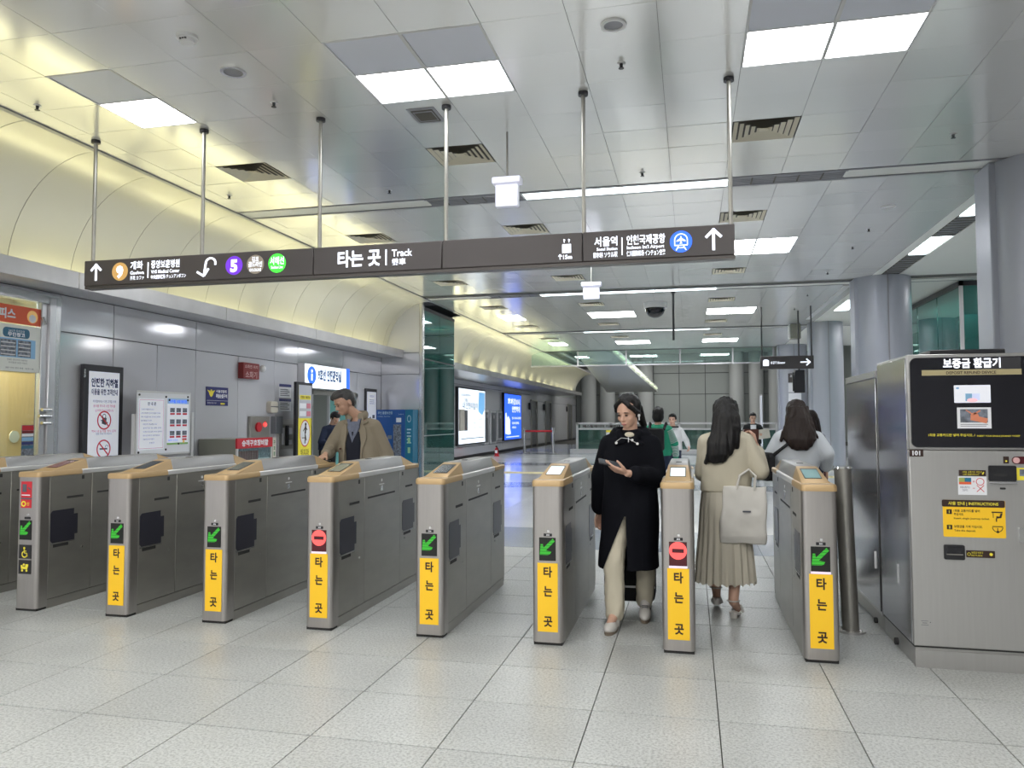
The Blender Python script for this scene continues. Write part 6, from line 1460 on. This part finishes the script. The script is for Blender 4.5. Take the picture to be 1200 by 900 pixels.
for s in (-1, 1):
    limb(b, [P(s * 0.010, -0.062, 0.196), P(s * 0.050, -0.066, 0.158), P(s * 0.074, -0.036, 0.112), P(s * 0.078, 0.012, 0.075)], [0.016, 0.019, 0.016, 0.013], 10)
b.ell(P(0, 0.10, 0.09), (0.04, 0.045, 0.05)); b.cap(P(0.02, 0.10, 0.08), P(0.03, 0.13, -0.06), 0.038, 0.024)
b.cap(P(-0.076, 0.02, 0.08), P(-0.090, 0.04, -0.01), 0.020, 0.012)
strands(t, 'hair', M['hair'], b, 0.006, 0.003)
B().ell(P(0.079, -0.002, 0.064), (0.010, 0.012, 0.014)).cap(P(0.080, -0.004, 0.058), P(0.080, -0.010, 0.034), 0.005, n=8).build('earbud', M['plastic_white'], t)
rg = [(0.03, 0.03, 1.365, 0.070, 0.066), (0.03, 0.02, 1.335, 0.13, 0.09), (0.03, 0.015, 1.29, 0.172, 0.105), (0.03, 0.012, 1.25, 0.18, 0.118), (0.03, 0.01, 1.18, 0.188, 0.128), (0.03, 0.01, 1.0, 0.185, 0.135), (0.025, 0.012, 0.85, 0.195, 0.155), (0.02, 0.015, 0.65, 0.205, 0.19), (0.01, 0.015, 0.50, 0.212, 0.215), (0.01, 0.015, 0.405, 0.216, 0.225)]
coat_ = garment(t, 'coat', M['coat_black'], rg, [([J['shL'], J['elL'], V(0.085, -0.215, 1.065)], [0.068, 0.072, 0.060]), ([J['shR'], J['elR'], V(-0.212, 0.17, 0.80)], [0.068, 0.074, 0.060])], 0.009, 0.008, 3.0)
cut_front.add(coat_.data.name)
# stand-up hood collar
b = B(); n = 30
for z, r, w_ in ((1.315, 0.135, 0.024), (1.345, 0.122, 0.024), (1.372, 0.108, 0.020)):
    for i in range(n):
        a = R(-90 + 34) + R(292) * i / (n - 1)
        b.ell((0.03 + r * math.cos(a) * 1.05, 0.035 + r * math.sin(a) * 0.80, z - 0.020 * (1 - math.sin(a)) * 0.5), w_, n=8, m=6)
for s in (-1, 1): limb(b, [V(0.03 + s * 0.075, -0.055, 1.345), V(0.03 + s * 0.030, -0.108, 1.285), V(0.03 + s * 0.095, -0.100, 1.27)], [0.022, 0.016, 0.016], 8)
put(solid(b, 'hood_collar', 0.008, 4, 0.005, (9, 9, 9), 2), 'hood_collar', M['coat_black'], t)
B().ell((0.03, -0.036, 1.325), (0.050, 0.046, 0.026)).build('inner_collar', M['cream'], t)
b = B()
for x, z in ((-0.055, 1.275), (0.055, 1.295), (0.09, 1.27)): b = B().disc(XZ((0.0, -0.128, 0)), x, z, 0.009, 0, 0.010, 14); b.build('snap_button', M['plastic_white'], t)
B().path([(-0.055, -0.132, 1.285), (-0.02, -0.145, 1.31), (0.03, -0.142, 1.305), (0.10, -0.132, 1.265)], 0.0018, 6).build('drawcord', M['frame_white'], t)
B().box(0.027, -0.146, 1.28, 0.033, -0.138, 1.315).build('zip_pull', M['chrome'], t)
for s, nm in (('R', 'trouser_leg'), ('L', 'trouser_leg')):
    b = B(); limb(b, [J['hip' + s], J['kn' + s], J['an' + s] + V(0, 0, 0.0)], [0.095, 0.070, 0.064], 14)
    put(solid(b, nm, 0.008, 4, 0.012, (11, 11, 6), 5 if s == 'R' else 9), nm, M['cream' if s == 'R' else 'khaki'] if False else M['cream'], t)
shoe(t, (-0.07, -0.09, 0.0), (-0.105, -0.33, 0.0), M['shoe_white'], M['sole'])
shoe(t, (0.11, 0.27, 0.055), (0.118, 0.03, 0.0), M['shoe_white'], M['sole'])
# phone
ph = thing('mobile_phone', 'slim phone held by the woman in the black coat', 'phone', (-0.455, 5.52, 0))
pc = J['wrL'] + dL.normalized() * 0.125 + V(-0.005, 0.01, 0.030)
fp = F(pc, (-0.93, -0.30, 0.22), (0.22, -0.75, -0.35)); fp = F(pc, fp.u, (fp.v - fp.u * fp.v.dot(fp.u)))
if fp.n.z < 0: fp = F(pc, -fp.u, fp.v)
B().rrect(fp, -0.075, -0.036, 0.075, 0.036, 0.008, -0.004, 0.004).build('case', M['dark_frame'], ph); B().rrect(fp, -0.071, -0.033, 0.071, 0.033, 0.006, 0.004, 0.0045).build('screen', M['lcd_off'], ph)
# suitcase pulled behind her
sc_ = thing('suitcase', 'black wheeled suitcase pulled behind the woman in the black coat', 'suitcase', (-0.47, 6.0, 0))
B().rrect(XZ((0, -0.10, 0)), -0.19, 0.07, 0.19, 0.60, 0.04, -0.23, 0.0).build('shell', M['black_cloth'], sc_, bevel=0.01)
B().rrect(XZ((0, -0.105, 0)), -0.15, 0.12, 0.15, 0.50, 0.03, 0, 0.012).build('front_pocket', M['black_cloth'], sc_); B().fbox(XZ((0, -0.108, 0)), -0.19, 0.175, 0.19, 0.19, 0, 0.012).build('zip', M['steel'], sc_)
for x in (-0.14, 0.14):
    for y in (-0.06, 0.09): B().tube((x - 0.015, y, 0.035), (x + 0.015, y, 0.035), 0.035, n=14).build('wheel', M['rubber'], sc_); 
    B().tube((x * 0.55, 0.07, 0.58), (x * 0.55 - 0.09, -0.16, 0.72), 0.008, n=8).build('handle_rod', M['steel'], sc_)
B().cap((-0.175, -0.17, 0.725), (0.0, -0.17, 0.725), 0.014).build('handle_grip', M['black'], sc_)
# ---- 2: woman in the cream jacket seen from behind
t = thing('person', 'woman in cream jacket and long pleated skirt seen from behind', 'person', (0.25, 5.93, 0))
J = joints(1.60)
def mir(p): return V(p[0], p[1], p[2])
# she walks away: local +Y is ahead, so the face looks to +Y (yaw 180)
J['shL'] = V(-0.140, 0.0, 1.265); J['shR'] = V(0.142, 0.0, 1.27)
J['elL'] = V(-0.162, 0.10, 1.03); J['wrL'] = V(-0.12, 0.26, 1.0); J['elR'] = V(0.235, -0.03, 1.055); J['wrR'] = V(0.225, 0.13, 1.235)
J['hipL'] = V(-0.08, 0.0, 0.84); J['knL'] = V(-0.08, 0.05, 0.45); J['anL'] = V(-0.082, 0.14, 0.165); J['toeL'] = V(-0.075, 0.24, 0.055)
J['hipR'] = V(0.07, 0.0, 0.84); J['knR'] = V(0.06, -0.03, 0.45); J['anR'] = V(0.03, -0.10, 0.125); J['toeR'] = V(0.065, 0.02, 0.045)
T = headT(J, 160, 8, 0, (0.0, 0.012, 0.05), 1.0)
body(t, J, T, M['skin_tan'] if False else M['skin'], 0.005, [(J['wrR'], (-0.12, 0.4, 0.75), (-1, 0.1, 0.1), (0.0, -0.6, 0.6), (35, 45, 30)), (J['wrL'], (0.4, 0.8, 0.2), (0, 0, -1), (0.5, -0.3, 0), (30, 40, 30))])
face_parts(t, T, M['hair'])
P = lambda x, y, z: T @ Vector((x, y, z))
b = B(); hair_cap(b, T, 1.08)
b.loft([(0.0, 0.0, 1.55, 0.085, 0.07), (0.0, -0.055, 1.46, 0.098, 0.07), (-0.005, -0.085, 1.36, 0.110, 0.055), (-0.03, -0.115, 1.26, 0.11, 0.045), (-0.055, -0.125, 1.18, 0.088, 0.038), (-0.075, -0.125, 1.12, 0.05, 0.026)][::-1], n=24)
b.cap((0.05, -0.09, 1.38), (0.075, -0.10, 1.24), 0.045, 0.02); b.cap((-0.09, -0.105, 1.24), (-0.15, -0.10, 1.12), 0.035, 0.016)
strands(t, 'hair', M['hair'], b, 0.007, 0.009, 4)
rg = [(0, 0.005, 1.365, 0.07, 0.06), (0, 0, 1.338, 0.11, 0.075), (0.0, 0, 1.30, 0.172, 0.095), (0, 0, 1.18, 0.175, 0.115), (0, 0, 1.03, 0.178, 0.12), (-0.01, 0, 0.905, 0.182, 0.125)]
garment(t, 'jacket', M['jacket'], rg, [([J['shR'], J['elR'], V(0.228, 0.09, 1.19)], [0.066, 0.066, 0.054]), ([J['shL'], J['elL'], V(-0.13, 0.22, 1.0)], [0.066, 0.066, 0.054])], 0.008, 0.007, 11.0)
n = 96; zs = [(0.945, 0.155, 0.12, 0.0), (0.80, 0.175, 0.145, 0.002), (0.60, 0.185, 0.16, 0.006), (0.42, 0.200, 0.175, 0.010), (0.245, 0.213, 0.185, 0.013)]
v = []; fs = []
for j, (z, rx, ry, am) in enumerate(zs):
    for i in range(n):
        a = 2 * math.pi * i / n; w_ = am * math.sin(22 * a + 0.8 * math.sin(3 * a)); jag = 0.012 * math.sin(22 * a + 1.2) if j == 4 else 0
        v.append((-0.02 + (rx + w_) * math.cos(a), 0.01 + (ry + w_) * math.sin(a), z + jag))
fs = [(j * n + i, (j + 1) * n + i, (j + 1) * n + (i + 1) % n, j * n + (i + 1) % n) for j in range(4) for i in range(n)] + [tuple(range(n))]
B().add(v, fs).build('skirt', M['skirt'], t, fix=True)
def sandal(t, an, toe, heel_h):
    h_ = V(an.x, an.y - 0.035, an.z - 0.075); e_ = V(toe.x, toe.y + 0.05, toe.z - 0.04)
    d = (e_ - h_).normalized(); sd = d.cross(V(0, 0, 1)).normalized(); ln = (e_ - h_).length
    pts = [(0.036 * math.sin(2 * math.pi * i / 14), ln / 2 + ln / 2 * math.cos(2 * math.pi * i / 14)) for i in range(14)]
    o = B().prism(F(h_, sd, d), pts, -0.012, 0.004).build('sandal', M['shoe_white'], t, fix=True)
    B().loft([(h_.x, h_.y + 0.035, h_.z - heel_h, 0.024, 0.024), (h_.x, h_.y + 0.035, h_.z, 0.032, 0.034)], n=12).build('heel', M['shoe_white'], o)
    b = B(); c_ = V(toe.x, toe.y - 0.01, toe.z)
    for q in (-0.03, 0.02): b.path([c_ + d * q + sd * 0.040 - V(0, 0, 0.02), c_ + d * q + sd * 0.022 + V(0, 0, 0.03), c_ + d * q - sd * 0.022 + V(0, 0, 0.03), c_ + d * q - sd * 0.040 - V(0, 0, 0.02)], 0.007, 6)
    b.build('strap', M['shoe_white'], o)
    B().path([an + V(0.043 * math.cos(a_ * 0.55), 0.043 * math.sin(a_ * 0.55), 0.005) for a_ in range(12)], 0.005, 6).build('ankle_strap', M['shoe_white'], o)
sandal(t, J['anR'], J['toeR'], 0.045); sandal(t, J['anL'], J['toeL'], 0.05)
# tote bag on her forearm
tb = thing('tote_bag', 'large pale tote bag hanging from the arm of the woman in cream', 'bag', (0.25, 5.80, 0))
b = B(); b.loft([(0.10, 0, 0.545, 0.155, 0.035), (0.105, 0, 0.60, 0.162, 0.055), (0.11, 0, 0.75, 0.160, 0.045), (0.115, 0, 0.90, 0.155, 0.022), (0.118, 0, 0.955, 0.152, 0.012)], n=36, p=5)
put(solid(b, 'bag_body', 0.009, 2, 0.012, (8, 8, 5), 8), 'bag_body', M['tote'], tb)
for y in (-0.018, 0.018): B().path([(0.06, y, 0.93), (0.085, y, 1.03), (0.15, y * 0.5 + 0.02, 1.055 + 0.02), (0.195, y, 1.03), (0.185, y, 0.93)], 0.008, 6).build('strap', M['tote'], tb)
B().box(0.10, -0.062, 0.775, 0.155, -0.05, 0.785).build('label_line', M['ink_grey'], tb)
br = thing('brown_pouch', 'dark brown leather pouch held by the woman in cream', 'pouch', (0.25, 5.93, 0))
B().rrect(F((0.20, 0.21, 1.29), (1, 0.3, 0), (0, 0, 1)), -0.07, -0.10, 0.045, 0.07, 0.015, -0.02, 0.02).build('case', M['brown'], br, bevel=0.004); B().rrect(F((0.20, 0.21, 1.29), (1, 0.3, 0), (0, 0, 1)), -0.07, 0.0, 0.045, 0.072, 0.012, 0.02, 0.024).build('flap', M['brown'], br)
# ---- 3: man in the khaki coat behind the gates
t = thing('person', 'man in open khaki coat, navy vest and blue shirt, hand on a gate', 'person', (-3.17, 7.02, 0))
J = joints(1.76, 0.05)
J['elR'] = V(-0.30, -0.05, 1.13); J['wrR'] = V(-0.20, -0.33, 1.115); J['elL'] = V(0.27, 0.04, 1.10); J['wrL'] = V(0.27, -0.05, 0.86)
T = headT(J, -38, 24, -6, (-0.075, -0.06, 0.055), 1.06)
body(t, J, T, M['skin_tan'], 0.0055, [(J['wrR'], (-0.15, -0.9, -0.42), (0, -0.1, -1), (0.8, -0.5, 0), (18, 25, 20), 1.08), (J['wrL'], (0, -0.2, -1), (-1, 0, 0), (0, -1, 0), (20, 30, 25), 1.05)])
face_parts(t, T, M['hair_grey'])
P = lambda x, y, z: T @ Vector((x, y, z))
b = B(); rot = T.to_3x3()
b.ell(P(0, 0.020, 0.138), (0.080, 0.088, 0.082), rot, 20, 14); b.ell(P(0, -0.022, 0.180), (0.070, 0.074, 0.045), rot, 18, 10); b.ell(P(0, 0.06, 0.085), (0.066, 0.042, 0.06), rot); b.ell(P(-0.045, -0.055, 0.172), (0.035, 0.04, 0.03), rot)
strands(t, 'hair', M['hair_grey'], b, 0.007, 0.004, 6)
rg = [(0, 0.01, 1.455, 0.075, 0.068), (0, 0.0, 1.425, 0.13, 0.085), (0, -0.01, 1.38, 0.195, 0.11), (0.0, 0, 1.25, 0.215, 0.13), (0, 0.0, 1.08, 0.215, 0.135), (0, 0.01, 0.9, 0.225, 0.15), (0, 0.02, 0.62, 0.24, 0.17)]
garment(t, 'coat', M['trench'], rg, [([J['shR'], J['elR'], V(-0.212, -0.285, 1.118)], [0.070, 0.070, 0.056]), ([J['shL'], J['elL'], V(0.27, -0.03, 0.90)], [0.070, 0.070, 0.058])], 0.009, 0.008, 21.0)
garment(t, 'vest', M['vest'], [(-0.01, -0.055, 1.33, 0.075, 0.09), (-0.01, -0.058, 1.22, 0.10, 0.10), (-0.01, -0.055, 1.05, 0.105, 0.10), (-0.01, -0.045, 0.88, 0.108, 0.12)], (), 0.008, 0.003, 5)
fvv = F((-0.01, -0.150, 1.21), (1, 0, 0), (0, 0.14, 0.99))
B().prism(fvv, [(0.0, 0.0), (0.062, 0.155), (0.055, 0.215), (-0.055, 0.215), (-0.062, 0.155)], -0.03, 0.010).build('shirt', M['shirt'], t, bevel=0.004)
for s in (-1, 1):
    f_ = F((-0.01, -0.140, 1.21), (1, 0, 0), (0, 0.16, 0.99))
    pts = [(s * 0.058, 0.185), (s * 0.02, 0.16), (s * 0.045, 0.235), (s * 0.075, 0.24)]
    B().prism(f_, pts, 0.0, 0.018).build('shirt_collar', M['shirt'], t, fix=True)
    pts = [(s * 0.075, 0.22), (s * 0.125, 0.14), (s * 0.135, 0.05), (s * 0.10, -0.06), (s * 0.092, -0.30), (s * 0.078, -0.30), (s * 0.082, 0.0), (s * 0.066, 0.12)]
    B().prism(F((-0.01, -0.138, 1.21), (1, -0.12 * -s, 0), (0, 0.10, 0.99)), pts, -0.01, 0.014).build('lapel', M['trench'], t, fix=True, bevel=0.003)
b = B()
for q in range(26):
    a = R(-90 + 38) + R(284) * q / 25
    b.ell((-0.022 + 0.096 * math.cos(a), -0.028 + 0.085 * math.sin(a), 1.482 + 0.014 * math.sin(a)), (0.022, 0.022, 0.040), n=8, m=6)
for s in (-1, 1): limb(b, [V(s * 0.055, -0.085, 1.46), V(s * 0.085, -0.12, 1.40), V(s * 0.12, -0.10, 1.42)], [0.018, 0.014, 0.014], 8)
put(solid(b, 'coat_collar', 0.008, 4, 0.003, (9, 9, 9), 2), 'coat_collar', M['trench'], t)
for z in (1.16, 1.0): B().disc(XZ((0, -0.150, 0)), -0.135, z, 0.010, -0.01, 0.006, 12).build('button', M['brown'], t)
for s in 'LR':
    b = B(); limb(b, [J['hip' + s], J['kn' + s], J['an' + s]], [0.10, 0.075, 0.062]); put(solid(b, 'trouser_leg', 0.010, 3, 0.006, (8, 8, 5), 2), 'trouser_leg', M['black_cloth'], t)
    q = 1 if s == 'L' else -1; shoe(t, (q * 0.095, 0.09, 0), (q * 0.11, -0.18, 0), M['brown'], M['rubber'])
wl_ = thing('wallet', 'small black card wallet under the hand of the man in khaki coat', 'wallet', (-3.33, 6.60, 1.052))
B().rrect(F((0, 0, 0), (1, 0.3, 0), (-0.3, 1, 0)), -0.05, -0.035, 0.05, 0.035, 0.008, 0, 0.012).build('cover', M['black'], wl_); B().fbox(F((0, 0, 0.012), (1, 0.3, 0), (-0.3, 1, 0)), -0.035, -0.02, 0.035, 0.02, 0, 0.001).build('window', M['dark_frame'], wl_)
# ---- 4: woman in the white sweatshirt
t = thing('person', 'woman with long dark brown hair in a white sweatshirt seen from behind', 'person', (0.92, 7.25, 0))
J = joints(1.60)
J['shL'] = V(-0.15, 0, 1.265); J['shR'] = V(0.15, 0, 1.265); J['elL'] = V(-0.235, 0.05, 1.07); J['wrL'] = V(-0.20, 0.26, 1.02); J['elR'] = V(0.225, 0.02, 1.07); J['wrR'] = V(0.255, 0.03, 1.03 - 0.13)
for s, q in (('L', -1), ('R', 1)): J['toe' + s] = V(q * 0.09, 0.13, 0.035); J['an' + s] = V(q * 0.085, 0.0, 0.09)
J['knL'] = V(-0.085, 0.10, 0.46); J['anL'] = V(-0.085, 0.12, 0.09); J['toeL'] = V(-0.09, 0.25, 0.035)
J['wrR'] = V(0.245, 0.06, 0.99)
J['elR'] = V(0.235, -0.04, 1.13)
T = headT(J, 180, 10, 0, (0.0, 0.02, 0.058), 1.0)
body(t, J, T, M['skin'], 0.006, [(J['wrR'], (0.05, 0.25, -0.7), (-1, 0, 0), (0, 0.9, 0.3), (40, 55, 40)), (J['wrL'], (0.4, 0.8, 0.1), (0, 0, -1), (0.5, -0.4, 0), (30, 40, 30))])
face_parts(t, T, M['hair_brown'])
b = B(); hair_cap(b, T, 1.08)
b.loft([(0.0, -0.02, 1.55, 0.088, 0.07), (0.0, -0.06, 1.45, 0.108, 0.07), (0.005, -0.09, 1.35, 0.130, 0.055), (0.01, -0.115, 1.26, 0.135, 0.045), (0.01, -0.125, 1.20, 0.10, 0.035), (0.005, -0.13, 1.165, 0.06, 0.025)][::-1], n=24)
b.cap((-0.10, -0.08, 1.36), (-0.15, -0.09, 1.25), 0.03, 0.012); b.cap((0.10, -0.08, 1.38), (0.155, -0.07, 1.27), 0.032, 0.013)
strands(t, 'hair', M['hair_brown'], b, 0.007, 0.010, 14)
rg = [(0, 0.005, 1.37, 0.075, 0.065), (0, 0, 1.34, 0.115, 0.08), (0, 0, 1.30, 0.178, 0.10), (0, 0, 1.18, 0.188, 0.12), (0, 0, 1.07, 0.19, 0.125), (0, 0, 1.00, 0.172, 0.118)]
garment(t, 'sweatshirt', M['sweat'], rg, [([J['shR'], J['elR'], J['wrR'] + V(-0.003, -0.01, 0.03)], [0.068, 0.070, 0.052]), ([J['shL'], J['elL'], J['wrL']], [0.068, 0.070, 0.05])], 0.009, 0.010, 31.0)
garment(t, 'trousers', M['black_cloth'], [(0, 0, 0.80, 0.17, 0.125), (0, 0, 0.90, 0.17, 0.13), (0, 0, 1.02, 0.155, 0.115)], [([J['hip' + s], J['kn' + s], J['an' + s]], [0.098, 0.075, 0.06]) for s in 'LR'], 0.010, 0.005, 3)
for q, y in ((-1, 0.12), (1, 0.0)): shoe(t, (q * 0.088, y - 0.06, 0), (q * 0.092, y + 0.19, 0), M['shoe_white'], M['rubber'])
cb = thing('shoulder_bag', 'black shoulder bag with a diagonal strap on the woman in the white sweatshirt', 'bag', (0.92, 7.25, 0))
b = B(); b.rrect(F((-0.27, -0.03, 1.04), (0.35, -1, 0), (0, 0, 1)), -0.11, -0.15, 0.11, 0.10, 0.05, -0.035, 0.035); b.build('bag_body', M['black_cloth'], cb, bevel=0.012, seg=2, fix=True)
B().path([(-0.24, -0.10, 1.10), (-0.17, -0.120, 1.16), (-0.08, -0.128, 1.235), (0.02, -0.118, 1.30), (0.09, -0.088, 1.35), (0.11, -0.04, 1.385)], [0.017, 0.014, 0.013, 0.013, 0.013, 0.012], 8).build('strap', M['black_cloth'], cb)
p2 = thing('mobile_phone', 'dark phone in the hand of the woman in the white sweatshirt', 'phone', (0.92, 7.25, 0))
B().rrect(F((0.235, 0.075, 0.925), (0.2, 1, 0), (0, 0, 1)), -0.035, -0.075, 0.035, 0.075, 0.008, -0.005, 0.005).build('case', M['maroon'], p2)
# ---- background people
def bystander(label, loc, rz, h, top, legs, hairm, hair='short', skin='skin', el=None, stripes=None, face=True, head=(0, 8), voxel=0.011, lean=0.0, longtop=0.88):
    t = thing('person', label, 'person', loc, R(rz)); k = h / 1.65
    J = joints(h, lean)
    for key, val in (el or {}).items(): J[key] = V(*val)
    T = headT(J, head[0], head[1], 0, (0, -0.02, 0.05 * k), k)
    hd = []
    for s, q in (('L', 1), ('R', -1)):
        d = (J['wr' + s] - J['el' + s]).normalized(); hd.append((J['wr' + s], d, (-q, 0, 0.2), (0, -1, 0.4), (20, 30, 25), 1.05))
    body(t, J, T, M[skin], 0.0075, hd); 
    if face: face_parts(t, T, M[hairm])
    b = B(); hair_cap(b, T, 1.04 if hair == 'short' else 1.10); P = lambda x, y, z: T @ Vector((x, y, z))
    if hair == 'bob': b.ell(P(0, 0.035, 0.06), (0.092, 0.085, 0.10)); 
    if hair == 'long':
        b.cap(P(0, 0.06, 0.08), P(0, 0.09, -0.16), 0.075, 0.05)
        for s in (-1, 1): b.cap(P(s * 0.07, 0.01, 0.08), P(s * 0.085, 0.02, -0.10), 0.026, 0.02)
    strands(t, 'hair', M[hairm], b, 0.009, 0.004, h)
    z = 1.365 * k; sy = J['neck'].y
    rg = [(0, sy, z, 0.07 * k, 0.06 * k), (0, sy, z - 0.03, 0.14 * k, 0.09 * k), (0, sy, z - 0.07, 0.195 * k, 0.11 * k), (0, sy * 0.6, 1.16 * k, 0.20 * k, 0.125 * k), (0, 0, 1.02 * k, 0.19 * k, 0.125 * k), (0, 0, longtop * k, 0.195 * k, 0.13 * k)]
    g = garment(t, 'top', M[top], rg, [([J['sh' + s], J['el' + s], J['wr' + s]], [0.066 * k, 0.060 * k, 0.047 * k]) for s in 'LR'], voxel, 0.006, h * 5)
    if stripes:
        for q in range(9):
            for s in 'LR':
                a, c_ = J['sh' + s], J['el' + s]; f_ = 0.1 + q * 0.1; p_ = a.lerp(c_, f_); d_ = (c_ - a).normalized() * 0.0045; r_ = (0.08 + (0.066 - 0.08) * f_) * k + 0.002
                B().tube(p_ - d_, p_ + d_, r_, n=14).build('stripe', M[stripes], t)
                a, c_ = J['el' + s], J['wr' + s]; p_ = a.lerp(c_, f_); d_ = (c_ - a).normalized() * 0.0045; r_ = (0.066 + (0.048 - 0.066) * f_) * k + 0.002
                B().tube(p_ - d_, p_ + d_, r_, n=14).build('stripe', M[stripes], t)
    garment(t, 'trousers', M[legs], [(0, 0.01, 0.80 * k, 0.165 * k, 0.12 * k), (0, 0.01, 1.0 * k, 0.15 * k, 0.11 * k)], [([J['hip' + s], J['kn' + s], J['an' + s]], [0.095 * k, 0.072 * k, 0.058 * k]) for s in 'LR'], 0.012, 0.004, h)
    for s, q in (('L', 1), ('R', -1)):
        e = J['an' + s]; o = J['toe' + s]; B().ell((e.x, (e.y + o.y) / 2 - 0.01, 0.045), (0.046, 0.135, 0.045)).build('shoe', M['black'], t)
    return t, J, T
t, J, T = bystander('person in a green and white striped top with black bob, seen from behind', (-0.50, 12.2, 0), 172, 1.64, 'green_cloth', 'navy_cloth', 'hair', 'bob', stripes='pale_cloth', el={'elL': (0.25, 0.0, 1.06), 'wrL': (0.24, -0.14, 0.88), 'elR': (-0.25, 0.0, 1.06), 'wrR': (-0.25, -0.1, 0.86)})
bp_ = thing('backpack', 'small black backpack worn over the green striped top', 'backpack', (-0.50, 12.2, 0), R(172))
B().rrect(XZ((0, 0.26, 0)), -0.14, 0.95, 0.14, 1.30, 0.05, -0.10, 0.0).build('pack', M['black_cloth'], bp_, bevel=0.02, fix=True)
for s in (-1, 1): B().path([(s * 0.11, 0.15, 1.28), (s * 0.125, 0.03, 1.375), (s * 0.12, -0.09, 1.32), (s * 0.12, -0.13, 1.15)], 0.022, 8).build('strap', M['black_cloth'], bp_)
t, J, T = bystander('person in a pale loose top with dark hair tied up, facing the gates', (-0.36, 15.5, 0), 0, 1.56, 'pale_cloth', 'navy_cloth', 'hair', 'short', head=(-10, 5), el={'elL': (0.26, 0.02, 1.02), 'wrL': (0.30, -0.16, 0.90), 'elR': (-0.24, 0.02, 1.0), 'wrR': (-0.22, -0.1, 0.84)})
B().box(-0.03, -0.12, 1.27, 0.12, -0.10, 1.30).build('collar_tie', M['black_cloth'], t)
t, J, T = bystander('man in dark suit and pale shirt walking toward the gates', (1.42, 19.0, 0), 0, 1.60, 'black_cloth', 'black_cloth', 'hair', 'short', el={'elL': (0.24, 0.0, 1.05), 'wrL': (0.20, -0.20, 1.06), 'elR': (-0.24, 0.03, 1.02), 'wrR': (-0.23, -0.05, 0.8)})
B().prism(F((0, -0.112, 1.0), (1, 0, 0), (0, 0.03, 1)), [(-0.05, -0.1), (0.05, -0.1), (0.065, 0.30), (-0.065, 0.30)], 0, 0.03).build('shirt', M['white'], t)
nb = thing('folder', 'cream folder held by the man in the dark suit', 'folder', (1.42, 19.0, 0)); B().rrect(F((0.22, -0.27, 1.08), (1, 0.2, 0.15), (-0.15, 0, 1)), -0.13, -0.10, 0.13, 0.12, 0.01, 0, 0.03).build('cover', M['beige_box'], nb)
t, J, T = bystander('person with brown hair half hidden behind the woman in the white sweatshirt', (1.42, 10.0, 0), -60, 1.55, 'navy_cloth', 'black_cloth', 'hair_brown', 'long', head=(0, 10))
t, J, T = bystander('worker in dark navy top leaning over a phone in the office opening', (-6.78, 13.55, 0), 55, 1.62, 'navy_cloth', 'black_cloth', 'hair', 'short', lean=0.20, head=(10, 35), el={'elL': (0.22, -0.22, 1.06), 'wrL': (0.12, -0.45, 1.02), 'elR': (-0.24, -0.18, 1.02), 'wrR': (-0.12, -0.40, 0.98)})
wp = thing('mobile_phone', 'small pale phone held by the worker in the office opening', 'phone', (-6.78, 13.55, 0), R(55)); B().rrect(F((0.08, -0.56, 1.05), (1, 0, 0), (0, -0.8, 0.6)), -0.035, -0.07, 0.035, 0.07, 0.006, 0, 0.008).build('case', M['white'], wp)
finish_solids()
for o, *_r in _jobs: bpy.data.objects.remove(o)
bpy.data.scenes.remove(_tmp)
